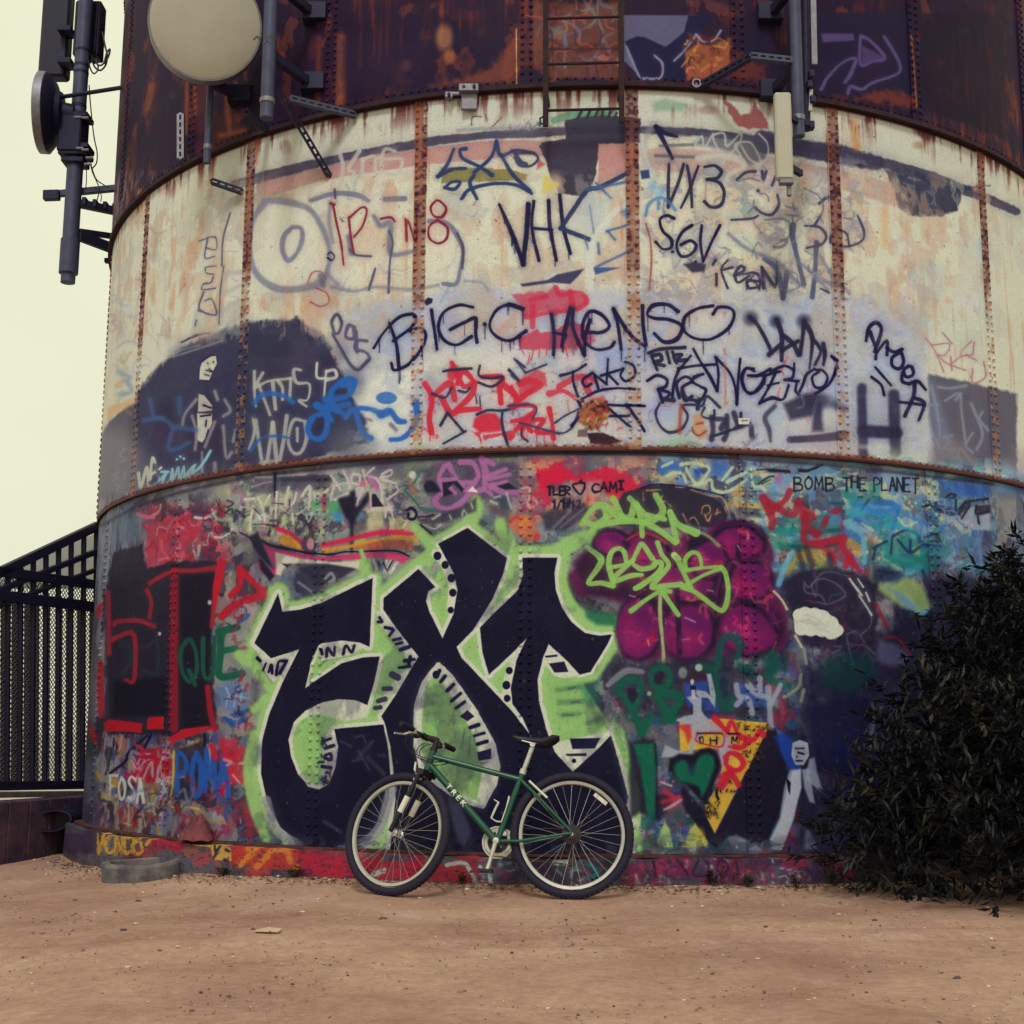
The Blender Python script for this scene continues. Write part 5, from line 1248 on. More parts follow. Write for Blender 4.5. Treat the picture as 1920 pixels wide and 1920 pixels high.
b((60, 30, 56), 5, "1270,1612 1290,1640|1310,1612 1300,1640 1330,1640 1325,1615|1345,1625 1352,1612 1366,1625 1355,1642 1345,1630|1380,1615 1385,1640|1225,1615 1230,1645", soft=1.2)
TB.mix(sst(-ZB - .07 * sst(-PB, 12, 45), -.07, .0) * .8, (118, 84, 70))
TB.mix(sst(TB.noise(5, 5, 2), .62, .75) * .5, (50, 44, 56))

# ------------------------------------------------------------------ materials that carry the paint
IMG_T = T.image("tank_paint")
IMG_B = TB.image("foundation_paint")


def paint_mat(name, img, sheet, rough=.62, fine=.10):
    m = bpy.data.materials.new(name)
    m.use_nodes = True
    nt = m.node_tree
    N, L = nt.nodes, nt.links
    b = N['Principled BSDF']
    g = N.new('ShaderNodeNewGeometry')
    sp = N.new('ShaderNodeSeparateXYZ')
    L.new(g.outputs['Position'], sp.inputs[0])

    def math_(op, a, b_=None):
        n = N.new('ShaderNodeMath')
        n.operation = op
        for i, x in enumerate((a, b_)):
            if x is None: continue
            if isinstance(x, (int, float)): n.inputs[i].default_value = x
            else: L.new(x, n.inputs[i])
        return n.outputs[0]
    dx = math_('SUBTRACT', sp.outputs[0], AX)
    dy = math_('SUBTRACT', AY, sp.outputs[1])
    ang = math_('ARCTAN2', dx, dy)
    u = math_('DIVIDE', math_('SUBTRACT', ang, radians(sheet.ph0)), radians(sheet.ph1 - sheet.ph0))
    v = math_('DIVIDE', math_('SUBTRACT', sp.outputs[2], sheet.z0), sheet.z1 - sheet.z0)
    cb = N.new('ShaderNodeCombineXYZ')
    L.new(u, cb.inputs[0])
    L.new(v, cb.inputs[1])
    im = N.new('ShaderNodeTexImage')
    im.image = img
    im.extension = 'MIRROR'
    im.interpolation = 'Linear'
    L.new(cb.outputs[0], im.inputs['Vector'])
    # grain and scuffs on top of the paint
    nz = N.new('ShaderNodeTexNoise')
    nz.inputs['Scale'].default_value = 90
    nz.inputs['Detail'].default_value = 3
    nz.inputs['Roughness'].default_value = .7
    L.new(g.outputs['Position'], nz.inputs['Vector'])
    mr = N.new('ShaderNodeMapRange')
    mr.inputs['From Min'].default_value = .25
    mr.inputs['From Max'].default_value = .75
    mr.inputs['To Min'].default_value = 1 - 2.2 * fine
    mr.inputs['To Max'].default_value = 1 + fine
    L.new(nz.outputs['Fac'], mr.inputs['Value'])
    ml = N.new('ShaderNodeVectorMath')
    ml.operation = 'SCALE'
    L.new(im.outputs['Color'], ml.inputs[0])
    L.new(mr.outputs[0], ml.inputs['Scale'])
    L.new(ml.outputs[0], b.inputs['Base Color'])
    b.inputs['Roughness'].default_value = rough
    b.inputs['Specular IOR Level'].default_value = .12
    n2 = N.new('ShaderNodeTexNoise')
    n2.inputs['Scale'].default_value = 38
    n2.inputs['Detail'].default_value = 4
    n2.inputs['Roughness'].default_value = .65
    L.new(g.outputs['Position'], n2.inputs['Vector'])
    n3 = N.new('ShaderNodeTexNoise')
    n3.inputs['Scale'].default_value = 2.2
    n3.inputs['Detail'].default_value = 2
    L.new(g.outputs['Position'], n3.inputs['Vector'])
    bp = N.new('ShaderNodeBump')
    bp.inputs['Strength'].default_value = .35
    bp.inputs['Distance'].default_value = .004
    L.new(n2.outputs['Fac'], bp.inputs['Height'])
    b2 = N.new('ShaderNodeBump')
    b2.inputs['Strength'].default_value = .6
    b2.inputs['Distance'].default_value = .03
    L.new(n3.outputs['Fac'], b2.inputs['Height'])
    L.new(bp.outputs['Normal'], b2.inputs['Normal'])
    L.new(b2.outputs['Normal'], b.inputs['Normal'])
    return m


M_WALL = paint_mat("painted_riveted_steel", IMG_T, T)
M_BASE = paint_mat("painted_concrete", IMG_B, TB, rough=.85, fine=.2)
M_RUST = mat("rusty_steel", (96, 50, 44), rough=.85, col2=(46, 24, 34), scale=14, bump=.4, bscale=70)
M_DARKRUST = mat("dark_rusty_edge", (52, 28, 36), rough=.9, col2=(28, 16, 28), scale=18, bump=.4, bscale=60)

# ------------------------------------------------------------------ the tank
tank = empty("water_tank", (AX, AY, 0))
tag(tank, "huge round riveted steel water tank covered in graffiti, rusty at the top", "water tank")
STEP = 18.2
LAP = 0.62                      # half width of a vertical lap, degrees
TH = 0.011                      # plate thickness


def arc_pt(ph, r, z):
    a = radians(ph)
    return (r * sin(a), -r * cos(a), z)


def plate_mesh(name, r, z0, z1, span, nph=14, nz=3):
    """one curved plate, its left end lapped over its neighbour"""
    V, F = [], []
    a0, a1 = -LAP, span + LAP
    for layer in (0, 1):
        for j in range(nz + 1):
            for i in range(nph + 1):
                t = i / nph
                rr = r + TH * (1 - t) - (TH * .98 if layer else 0)
                V.append(arc_pt(a0 + (a1 - a0) * t, rr, z0 + (z1 - z0) * j / nz))
    n1 = (nph + 1) * (nz + 1)
    q = lambda i, j, l=0: l * n1 + j * (nph + 1) + i
    for j in range(nz):
        for i in range(nph):
            F.append((q(i, j), q(i + 1, j), q(i + 1, j + 1), q(i, j + 1)))
    for i in range(nph):
        F.append((q(i, 0), q(i, 0, 1), q(i + 1, 0, 1), q(i + 1, 0)))
        F.append((q(i, nz), q(i + 1, nz), q(i + 1, nz, 1), q(i, nz, 1)))
    for j in range(nz):
        F.append((q(0, j), q(0, j + 1), q(0, j + 1, 1), q(0, j, 1)))
        F.append((q(nph, j), q(nph, j, 1), q(nph, j + 1, 1), q(nph, j + 1)))
    me = bpy.data.meshes.new(name)
    me.from_pydata(V, [], F)
    me.update()
    me.polygons.foreach_set('use_smooth', [True] * len(me.polygons))
    me.set_sharp_from_angle(angle=radians(35))
    return me


def rivet_mesh(name, spots, r_head=.0135, h=.010, n=7):
    """spots: list of (ph, r, z)"""
    V, F = [], []
    for ph, r, z in spots:
        a = radians(ph)
        o = Vector((r * sin(a), -r * cos(a), z))
        nrm = Vector((sin(a), -cos(a), 0))
        tx = Vector((cos(a), sin(a), 0))
        b0 = len(V)
        jr = r_head * random.uniform(.92, 1.08)
        for rad, hh in ((1.0, -.001), (.82, h * .62), (.42, h * .95)):
            for k in range(n):
                c = 2 * pi * k / n
                V.append(o + tx * (jr * rad * cos(c)) + Vector((0, 0, jr * rad * sin(c))) + nrm * hh)
        V.append(o + nrm * h)
        for l in range(2):
            for k in range(n):
                F.append((b0 + l * n + k, b0 + l * n + (k + 1) % n, b0 + (l + 1) * n + (k + 1) % n, b0 + (l + 1) * n + k))
        for k in range(n):
            F.append((b0 + 2 * n + k, b0 + 2 * n + (k + 1) % n, b0 + 3 * n))
    me = bpy.data.meshes.new(name)
    me.from_pydata([tuple(v) for v in V], [], F)
    me.update()
    me.polygons.foreach_set('use_smooth', [True] * len(me.polygons))
    return me


COURSES = [  # radius, bottom, top, first seam
    (R0, Z_BOT + .004, Z_MID + .06, -62.2 - STEP * 2),
    (R0 + .014, Z_MID, Z_TOP + .06, -53.3 - STEP * 2),
    (R0 + .034, Z_TOP, 7.22 + .06, -62.2 - STEP * 2),
    (R0 + .050, 7.22, 9.60, -53.3 - STEP * 2),
]
for ci, (r, z0, z1, p0) in enumerate(COURSES):
    pm = plate_mesh("plate", r, z0, z1, STEP)
    pm.materials.append(M_WALL)
    last = 360 - 19 * STEP
    pl = plate_mesh("plate", r, z0, z1, last)
    pl.materials.append(M_WALL)
    zz = [z0 + .075 + k * .0505 for k in range(int((min(z1, z0 + 2.36) - z0 - .16) / .0505) + 1)]
    sp = []
    for z in zz:
        sp.append((-.37, r + TH + .0, z))
        sp.append((.37, r + TH * .99, z))
    rv = rivet_mesh("rivet_seam", sp)
    rv.materials.append(M_WALL)
    hz = []
    if ci:
        n = int(radians(STEP) * r / .0545)
        for k in range(n):
            t = (k + .5) / n
            hz.append((STEP * t, r + TH * (1 - (STEP * t + LAP) / (STEP + 2 * LAP)), z0 + .03))
    rh = rivet_mesh("rivet_row", hz, r_head=.0105, h=.007) if hz else None
    if rh: rh.materials.append(M_WALL)
    for k in range(20):
        ang = radians(p0 + STEP * k)
        o = link("plate", pm if k < 19 else pl, None, tank)
        o.rotation_euler = (0, 0, ang)
        o = link("rivet_seam", rv, None, tank)
        o.rotation_euler = (0, 0, ang)
        o['kind'] = 'stuff'
        if rh and k < 19:
            o = link("rivet_row", rh, None, tank)
            o.rotation_euler = (0, 0, ang)
            o['kind'] = 'stuff'


def ring_mesh(r0, r1, z0, z1, n=180, wob=0.0):
    mb = MB()
    V = []
    for k in range(n):
        w = wob * random.uniform(-1, 1)
        V.append([(r, z + (w if z == z1 else 0)) for r, z in ((r0, z0), (r1 + w, z0), (r1 + w, z1), (r0, z1))])
    for k in range(n):
        a = 2 * pi * k / n
        mb.v += [(r * sin(a), -r * cos(a), z) for r, z in V[k]]
    for k in range(n):
        for q in range(4):
            i, j = k * 4, ((k + 1) % n) * 4
            mb.f.append((i + q, j + q, j + (q + 1) % 4, i + (q + 1) % 4))
    return mb


ring_mesh(R0 - .05, R0 + .075, Z_BOT - .012, Z_BOT + .003, wob=.004).build("foot_flange", M_RUST, tank)
ring_mesh(R0 - .02, R0 + .027, Z_MID - .012, Z_MID - .003).build("joint_ring", M_DARKRUST, tank)
ring_mesh(R0 - .02, R0 + .062, Z_TOP - .030, Z_TOP - .003).build("joint_ring", M_DARKRUST, tank)
added_roof = MB()  # unseen roof, added to keep light out of the tank
added_roof.lathe([(R0 + .2, 9.58), (R0 + .2, 9.62), (2.0, 10.2), (0.0, 10.45)], n=60)
added_roof.build("added_roof", M_RUST, tank)

base = empty("foundation_ring", (AX, AY, 0))
tag(base, "low concrete foundation ring under the tank, daubed with red and yellow paint", "foundation")
ring_mesh(R0 - .3, R_BASE, -.4, Z_BOT - .014, n=220, wob=.008).build("ring", M_BASE, base)

# ------------------------------------------------------------------ ground
def ground_z(x, y):
    """the dirt rises a little against the foundation"""
    d = math.hypot(x - AX, y - AY) - R_BASE
    lft = min(max((-x - .9) / 2.6, 0), 1)
    lft = lft * lft * (3 - 2 * lft)
    return -.10 * lft + .035 * math.exp(-max(d, 0) / .25) + .010 * sin(x * 1.7 + y * .6) * sin(y * 1.3 - x * .4) * min(1, max(d, 0))


def dirt_mat():
    m = bpy.data.materials.new("dry_dirt")
    m.use_nodes = True
    nt = m.node_tree
    N, L = nt.nodes, nt.links
    b = N['Principled BSDF']
    b.inputs['Roughness'].default_value = .95
    b.inputs['Specular IOR Level'].default_value = .15
    g = N.new('ShaderNodeNewGeometry')

    def noise(sc, det, rg=.6):
        n = N.new('ShaderNodeTexNoise')
        n.inputs['Scale'].default_value = sc
        n.inputs['Detail'].default_value = det
        n.inputs['Roughness'].default_value = rg
        L.new(g.outputs['Position'], n.inputs['Vector'])
        return n.outputs['Fac']

    def ramp(f, p0, c0, p1, c1):
        r = N.new('ShaderNodeValToRGB')
        r.color_ramp.elements[0].position, r.color_ramp.elements[1].position = p0, p1
        r.color_ramp.elements[0].color, r.color_ramp.elements[1].color = (*c0, 1), (*c1, 1)
        L.new(f, r.inputs[0])
        return r.outputs[0]

    def mixc(f, a, b_, bl='MIX'):
        n = N.new('ShaderNodeMix')
        n.data_type = 'RGBA'
        n.blend_type = bl
        if isinstance(f, float): n.inputs[0].default_value = f
        else: L.new(f, n.inputs[0])
        L.new(a, n.inputs[6])
        L.new(b_, n.inputs[7])
        return n.outputs[2]
    c1 = ramp(noise(.7, 6, .68), .32, srgb((146, 108, 96)), .70, srgb((196, 164, 145)))
    c2 = ramp(noise(19, 6, .8), .28, (.66, .64, .63), .66, (1.07, 1.06, 1.04))
    c = mixc(1.0, c1, c2, 'MULTIPLY')
    v = N.new('ShaderNodeTexVoronoi')
    v.inputs['Scale'].default_value = 75
    L.new(g.outputs['Position'], v.inputs['Vector'])
    sp = ramp(v.outputs['Distance'], .10, (.5, .46, .48), .2, (1, 1, 1))
    c = mixc(1.0, c, sp, 'MULTIPLY')
    L.new(c, b.inputs['Base Color'])
    bp = N.new('ShaderNodeBump')
    bp.inputs['Strength'].default_value = .6
    bp.inputs['Distance'].default_value = .014
    L.new(noise(42, 5, .75), bp.inputs['Height'])
    L.new(bp.outputs['Normal'], b.inputs['Normal'])
    return m


M_DIRT = dirt_mat()
def scuff(x, y):
    from mathutils import noise as mn
    h = .010 * mn.noise(Vector((x * 2.1, y * 2.1, 3.3))) + .006 * mn.noise(Vector((x * 6, y * 6, 1.3)))
    for k, (x0, y0, sl) in enumerate(((-3, 5.6, .05), (-3, 5.95, .05))):      # two shallow wheel ruts
        d = y - (y0 + sl * (x - x0) + .12 * sin(x * .9 + k * .2))
        h -= .010 * math.exp(-(d / .07) ** 2) - .005 * math.exp(-((abs(d) - .13) / .05) ** 2)
    return h


gx = [-300, -80, -30, -16, -10, -7] + [-5 + .05 * i for i in range(181)] + [6, 8, 14, 20, 40, 100, 300]
gy = [-120, -30, -8, -2, 1] + [3.0 + .04 * i for i in range(150)] + [9.2 + .2 * i for i in range(30)] + [17, 22, 40, 120, 500]
gv = [(x, y, (ground_z(x, y) + (scuff(x, y) if 3 < y < 9 and abs(x) < 5 else 0)) if abs(x) < 12 and -2 < y < 16 else 0) for y in gy for x in gx]
nx = len(gx)
gf = [(j * nx + i, j * nx + i + 1, (j + 1) * nx + i + 1, (j + 1) * nx + i) for j in range(len(gy) - 1) for i in range(nx - 1)]
gm = bpy.data.meshes.new("ground")
gm.from_pydata(gv, [], gf)
go = link("ground", gm, M_DIRT, None, True)
go['kind'] = 'structure'
ys = MB()
ys.add([(-200, 11.75, -.3), (-2.4, 12.3, -.3), (-2.4, 480, -.3), (-200, 480, -.3), (-200, 11.75, .02), (-2.4, 12.3, .02), (-2.4, 480, .02), (-200, 480, .02)], [(4, 5, 6, 7), (0, 1, 5, 4), (1, 2, 6, 5), (0, 4, 7, 3), (3, 7, 6, 2)])
yso = ys.build("yard_pavement", mat("pale_concrete_yard", (176, 170, 162), rough=.9, var=.2, scale=.6), None)
yso['kind'] = 'structure'

# ------------------------------------------------------------------ bicycle leaning on the tank
M_FRAME = mat("green_frame_paint", (14, 78, 62), rough=.35, var=.35, scale=9, spec=.5)
M_BLK = mat("black_rubber", (36, 33, 54), rough=.75, var=.35, scale=40, bump=.15, bscale=200, spec=.25)
M_BLKP = mat("black_plastic", (23, 20, 40), rough=.5, var=.3, scale=30, spec=.4)
M_RIM = mat("dull_alloy_rim", (174, 174, 168), rough=.45, metal=.35, var=.22, scale=14)
M_ALU = mat("scuffed_alloy", (198, 197, 190), rough=.4, metal=.4, var=.3, scale=40)
M_STEEL = mat("spoke_steel", (170, 166, 160), rough=.4, metal=.6, var=.2, scale=60)
M_WHITE = mat("white_decal", (214, 213, 204), rough=.5, var=.15, scale=60)
M_CHAIN = mat("oily_chain", (60, 52, 56), rough=.5, metal=.6, var=.4, scale=120)

BR = on_ground(1077, 1686, ground_z(.35, 7.37) - .004)
BF = on_ground(737, 1680, ground_z(-.65, 7.45))
_d = (BF - BR)
_d.z = 0
_d.normalize()
_away = Vector((-_d.y, _d.x, 0))
if _away.y < 0: _away = -_away
LEAN = radians(9)
_u = Vector((0, 0, 1)) * cos(LEAN) + _away * sin(LEAN)
_yl = _u.cross(_d).normalized()
BM = Matrix((( _d.x, _yl.x, _u.x, BR.x), (_d.y, _yl.y, _u.y, BR.y), (_d.z, _yl.z, _u.z, BR.z), (0, 0, 0, 1)))
BMI = BM.inverted()


def bk(px, py, side=0.0):
    """photo pixel -> point in the bicycle's own plane (x forward, z up), moved sideways by side"""
    o = Vector((0, 0, CAM_Z))
    d = ray(px, py)
    n = Vector(_yl)
    t = (BR + n * side - o).dot(n) / d.dot(n)
    return BMI @ (o + d * t)


bike = empty("bicycle")
bike.matrix_world = BM
tag(bike, "green mountain bicycle with black tyres leaning against the painted tank", "bicycle")
WR = .331
rh = Vector((bk(1072, 1568).x, 0, WR))
fh = Vector((bk(741, 1565).x, 0, WR))
ht, hb = bk(811, 1412), bk(802, 1440)
st, bbp = bk(977, 1458), bk(932, 1578)
ht.y = hb.y = st.y = bbp.y = 0
axis = (ht - hb).normalized()
STEER = radians(-24)
SM = Matrix.Translation(hb) @ Matrix.Rotation(STEER, 4, axis) @ Matrix.Translation(-hb)


def wheel(name, hub, xf=None, cassette=False):
    w = empty(name)
    w.parent = bike
    m = Matrix.Translation(hub) @ Matrix.Rotation(pi / 2, 4, 'X')
    if xf is not None: m = xf @ m
    w.matrix_local = m
    t = MB()
    prof = []
    for k in range(14):
        a = 2 * pi * k / 14
        prof.append((.3075 + .0245 * cos(a) * (1.0 if cos(a) > 0 else .8), .022 * sin(a)))
    t.lathe(prof, n=72, closed=True)
    # tread knobs
    for k in range(72):
        a = 2 * pi * (k + .5) / 72
        for s, off in ((-1, 0), (1, .5), (0, .25)):
            aa = a + off * 2 * pi / 72
            rr = .3300 if s == 0 else .3265
            t.box((rr * cos(aa), rr * sin(aa), s * .0125), (.006, .012, .009), Matrix.Rotation(aa, 3, 'Z'))
    t.build("tyre", M_BLK, w, smooth=True)
    r = MB()
    r.lathe([(.283, .0125), (.268, .0095), (.264, .0), (.268, -.0095), (.283, -.0125), (.2845, -.006), (.2845, .006)], n=72, closed=True)
    r.build("rim", M_RIM, w, smooth=True)
    h = MB()
    h.lathe([(.0, .052), (.011, .052), (.011, .036), (.021, .034), (.021, .030), (.0135, .026), (.0135, -.026), (.021, -.030), (.021, -.034), (.011, -.036), (.011, -.052), (.0, -.052)], n=20)
    h.build("hub", M_ALU, w, smooth=True)
    s = MB()
    for k in range(32):
        a = 2 * pi * k / 32
        side = 1 if k % 2 else -1
        da = (1 if (k // 2) % 2 else -1) * radians(38)
        p0 = Vector((.0205 * cos(a + da), .0205 * sin(a + da), side * .032))
        p1 = Vector((.267 * cos(a), .267 * sin(a), side * .002))
        s.tube([p0, p1], .0009, n=4, caps=False)
    s.build("spokes", M_STEEL, w)
    f = MB()
    f.box((.24 * cos(.9), .24 * sin(.9), .006), (.05, .006, .004), Matrix.Rotation(.9 + pi / 2, 3, 'Z'))
    if cassette:
        c = MB()
        for k, rad in enumerate((.052, .046, .040, .034, .029, .025)):
            c.lathe([(.012, -.030 - k * .0045), (rad, -.030 - k * .0045), (rad, -.0325 - k * .0045), (.012, -.0325 - k * .0045)], n=28, closed=True)
        c.build("cassette", M_CHAIN, w)
        rf = MB()
        cc = Vector((.245 * cos(2.25), .245 * sin(2.25), .012))
        rf.box(cc, (.022, .085, .010), Matrix.Rotation(2.25, 3, 'Z'))
        rf.build("reflector", M_WHITE, w, bevel=.002)
    return w


wheel("rear_wheel", rh, cassette=True)
wheel("front_wheel", fh, SM)

fr = MB()
fr.tube([ht + axis * .012, hb - axis * .012], .0195, n=16)
fr.tube([ht - axis * .018, st + Vector((0, 0, -.012))], .0155, n=12)
fr.tube([hb + axis * .022, bbp + Vector((.012, 0, .010))], .0190, n=14)
fr.tube([st + (st - bbp).normalized() * .025, bbp], .0165, n=12)
fr.lathe([(.021, -.036), (.021, .036)], n=18, m=Matrix.Translation(bbp) @ Matrix.Rotation(pi / 2, 4, 'X'))
for s in (-1, 1):
    fr.tube([bbp + Vector((-.015, s * .024, 0)), bbp + Vector((-.12, s * .045, .0)), rh + Vector((.02, s * .064, 0)), rh + Vector((0, s * .066, .0))], [.010, .009, .007, .007], n=8)
    fr.tube([st + Vector((0, s * .014, -.015)), st + Vector((-.09, s * .038, -.10)), rh + Vector((.008, s * .062, .02)), rh + Vector((0, s * .066, 0))], [.0085, .0085, .007, .007], n=8)
fr.tube([bk(1003, 1492) + Vector((0, -.045, 0)), bk(1003, 1492) + Vector((0, .045, 0))], .006, n=8)
fo = fr.build("frame", M_FRAME, bike, smooth=True)

# lettering along the down tube
tx = bpy.data.curves.new("lettering", 'FONT')
tx.body = "TREK"
tx.size = .046
tx.offset = .0012
tx.space_character = 1.5
tx.align_x = 'CENTER'
tx.align_y = 'CENTER'
tob = bpy.data.objects.new("lettering", tx)
COL.objects.link(tob)
bpy.context.view_layer.update()
tm = bpy.data.meshes.new_from_object(tob.evaluated_get(bpy.context.evaluated_depsgraph_get()))
bpy.data.objects.remove(tob)
dt0, dt1 = hb + axis * .022, bbp + Vector((.012, 0, .010))
dd = (dt1 - dt0).normalized()
tc_ = dt0 + dd * ((bk(864, 1484) - dt0).dot(dd))
bb = bmesh.new()
bb.from_mesh(tm)
bmesh.ops.triangulate(bb, faces=bb.faces)
bmesh.ops.subdivide_edges(bb, edges=bb.edges, cuts=2, use_grid_fill=True)
nrm = Vector((0, 1, 0))
upv = nrm.cross(dd) * -1.0
if upv.z < 0: upv = -upv
rr_ = .0203
xs = max(abs(v.co.x) for v in bb.verts)
for v in bb.verts:
    a = v.co.y / rr_
    v.co = tc_ + dd * (v.co.x / xs * .078) + (nrm * cos(a) + upv * sin(a)) * rr_
bb.to_mesh(tm)
bb.free()
link("lettering", tm, M_WHITE, fo)
dcl = MB()
q = (st - bbp).normalized()
dcl.tube([st - q * .055, st - q * .125], .0158, n=14)
dcl.build("decal", M_WHITE, fo, smooth=True)

sp_ = MB()
sdir = (bk(999, 1399) - bk(981, 1453))
sdir.y = 0
sdir.normalize()
s0 = st + sdir * .01
s1 = bk(999, 1399)
s1.y = 0
sp_.tube([s0, s1], .0135, n=14)
sp_.lathe([(.019, -.012), (.019, .014)], n=16, m=Matrix.Translation(s0 + sdir * .022) @ sdir.to_track_quat('Z', 'Y').to_matrix().to_4x4())
for s in (-1, 1):
    a_ = bk(975, 1388); b_ = bk(1035, 1396)
    sp_.tube([Vector((a_.x, s * .012, a_.z)), Vector((s1.x, s * .022, s1.z + .012)), Vector((b_.x, s * .034, b_.z))], .0035, n=6)
sp_.lathe([(.016, -.022), (.016, .022)], n=14, m=Matrix.Translation(s1 + Vector((0, 0, .010))) @ Matrix.Rotation(pi / 2, 4, 'X'))
sp_.build("seat_post", M_ALU, bike, smooth=True)

# saddle: lofted along its length, nose first
n0, n1 = bk(962, 1378), bk(1049, 1381)
V, F = [], []
NS, NK = 12, 14
for i in range(NS + 1):
    t = i / NS
    x = n0.x + (n1.x - n0.x) * t
    hwid = .018 + .058 * (max(t - .25, 0) / .75) ** 1.3
    if t > .86: hwid *= 1 - ((t - .86) / .14) ** 2 * .55
    if t < .1: hwid *= .55 + 4.5 * t
    top = n0.z + (n1.z - n0.z) * t + .010 * sin(pi * t) * -1 + (.012 if t > .8 else 0)
    thick = .034 + .034 * t
    if t < .1: thick *= .6 + 4 * t
    if t > .86:
        thick *= 1 - (t - .86) * 4.2
        top -= (t - .86) * .06
    for k in range(NK):
        a = 2 * pi * k / NK
        yy = hwid * cos(a)
        zz_ = sin(a)
        z = top - thick * .4 + (thick * .4 * zz_ if zz_ > 0 else thick * .6 * zz_)
        V.append((x, yy, z))
for i in range(NS):
    for k in range(NK):
        F.append((i * NK + k, i * NK + (k + 1) % NK, (i + 1) * NK + (k + 1) % NK, (i + 1) * NK + k))
F.append(tuple(range(NK)))
F.append(tuple(range(NS * NK, NS * NK + NK)))
sm_ = MB()
sm_.add(V, F)
sm_.build("saddle", M_BLKP, bike, smooth=True)

# crank set: far-side chain rings, near-side arm and pedal
cr = MB()
pe = bk(913, 1634, .07)
c0 = bbp + Vector((0, .062, 0))
c1 = Vector((pe.x, .078, pe.z))
cr.tube([c0, c0 + (c1 - c0) * .5, c1], [.0135, .0105, .012], n=10)
cr.lathe([(.0, .012), (.014, .010), (.016, -.010), (.0, -.012)], n=16, m=Matrix.Translation(c0 + Vector((0, .004, 0))) @ Matrix.Rotation(pi / 2, 4, 'X'))
cro = cr.build("crank_arm", M_ALU, bike, smooth=True)
pd = MB()
pc = c1 + Vector((0, .055, 0))
for s in (-1, 1):
    pd.box(pc + Vector((s * .030, 0, 0)), (.014, .085, .020))
    pd.box(pc + Vector((0, s * .036, 0)), (.070, .012, .016))
pd.tube([c1, pc + Vector((0, .03, 0))], .007, n=8)
pd.build("pedal", M_BLKP, cro, bevel=.002)
cr2 = MB()
c2 = bbp + Vector((0, -.062, 0))
c3 = bbp - (c1 - c0) + Vector((0, -.078, 0))
cr2.tube([c2, c3], [.0135, .012], n=10)
cr2o = cr2.build("crank_arm", M_ALU, bike, smooth=True)
pd2 = MB()
pc2 = c3 + Vector((0, -.055, 0))
for s in (-1, 1):
    pd2.box(pc2 + Vector((s * .030, 0, 0)), (.014, .085, .020))
    pd2.box(pc2 + Vector((0, s * .036, 0)), (.070, .012, .016))
pd2.tube([c3, pc2], .007, n=8)
pd2.build("pedal", M_BLKP, cr2o, bevel=.002)
for k, rad in enumerate((.085, .072, .052)):
    rg = MB()
    n = 120
    prof = [(rad + (.003 if j % 2 else 0)) for j in range(n)]
    y = -.050 + k * .007
    for yy in (y, y + .003):
        rg.v += [(bbp.x + prof[j] * cos(2 * pi * j / n), yy, bbp.z + prof[j] * sin(2 * pi * j / n)) for j in range(n)]
        rg.v += [(bbp.x + (rad - .016) * cos(2 * pi * j / n), yy, bbp.z + (rad - .016) * sin(2 * pi * j / n)) for j in range(n)]
    for j in range(n):
        i2 = (j + 1) % n
        rg.f += [(j, i2, n + i2, n + j), (2 * n + j, 3 * n + j, 3 * n + i2, 2 * n + i2), (j, 2 * n + j, 2 * n + i2, i2), (n + j, n + i2, 3 * n + i2, 3 * n + j)]
    rg.build("chain_ring", M_ALU if k < 2 else M_CHAIN, bike)
sd_ = MB()
for k in range(5):
    a = 2 * pi * k / 5 + .3
    sd_.beam(bbp + Vector((0, -.046, 0)), bbp + Vector((.07 * cos(a), -.046, .07 * sin(a))), .006, .014, up=(0, 1, 0))
sd_.build("chain_ring_spider", M_ALU, bike)
ch = MB()
cp = []
for k in range(13):
    a = -pi / 2 + pi * (k / 12)
    cp.append(bbp + Vector((.074 * cos(a), -.045, .074 * sin(a))))
for k in range(9):
    a = pi / 2 + pi * (k / 8)
    cp.append(rh + Vector((.036 * cos(a), -.045, .036 * sin(a))))
dr = rh + Vector((.0, -.045, -.14))
cp = cp[:22] + [rh + Vector((.03, -.045, -.05)), dr + Vector((-.02, 0, .0)), dr + Vector((.0, 0, -.025)), dr + Vector((.03, 0, -.01))]
ch.tube(cp, .0035, n=6, closed=True)
ch.build("chain", M_CHAIN, bike)
dg = MB()
for p in (rh + Vector((.015, -.05, -.075)), dr):
    dg.lathe([(.005, -.006), (.022, -.005), (.022, .005), (.005, .006)], n=16, m=Matrix.Translation(p) @ Matrix.Rotation(pi / 2, 4, 'X'))
dg.beam(rh + Vector((.015, -.058, -.02)), dr + Vector((0, -.012, 0)), .006, .02, up=(1, 0, 0))
dg.build("derailleur", M_CHAIN, bike)

# fork, stem, handlebar (all turned with the front wheel)
def steered(mb):
    mb.v = [tuple(SM @ Vector(p)) for p in mb.v]
    return mb


crown = hb - axis * .020
leg_top = crown - axis * .012
fk = MB()
fk.box(crown - axis * .012, (.05, .135, .030), axis.to_track_quat('Z', 'X').to_matrix() @ Matrix.Rotation(0, 3, 'Z'))
for s in (-1, 1):
    a_ = leg_top + Vector((0, s * .056, 0))
    b_ = fh + Vector((.008, s * .056, 0))
    fk.tube([a_, a_ + (b_ - a_) * .45], .0125, n=10)
    fk.tube([a_ + (b_ - a_) * .36, b_], [.0165, .0135], n=12)
fk.tube([hb, crown - axis * .012], .014, n=10)
fko = steered(fk).build("fork", M_BLKP, bike, smooth=True)
for s in (-1, 1):
    a_ = leg_top + Vector((0, s * .056, 0))
    b_ = fh + Vector((.008, s * .056, 0))
    k_ = MB()
    k_.tube([a_ + (b_ - a_) * .42, a_ + (b_ - a_) * .68], [.0172, .0160], n=12)
    steered(k_).build("decal", M_WHITE, fko, smooth=True)
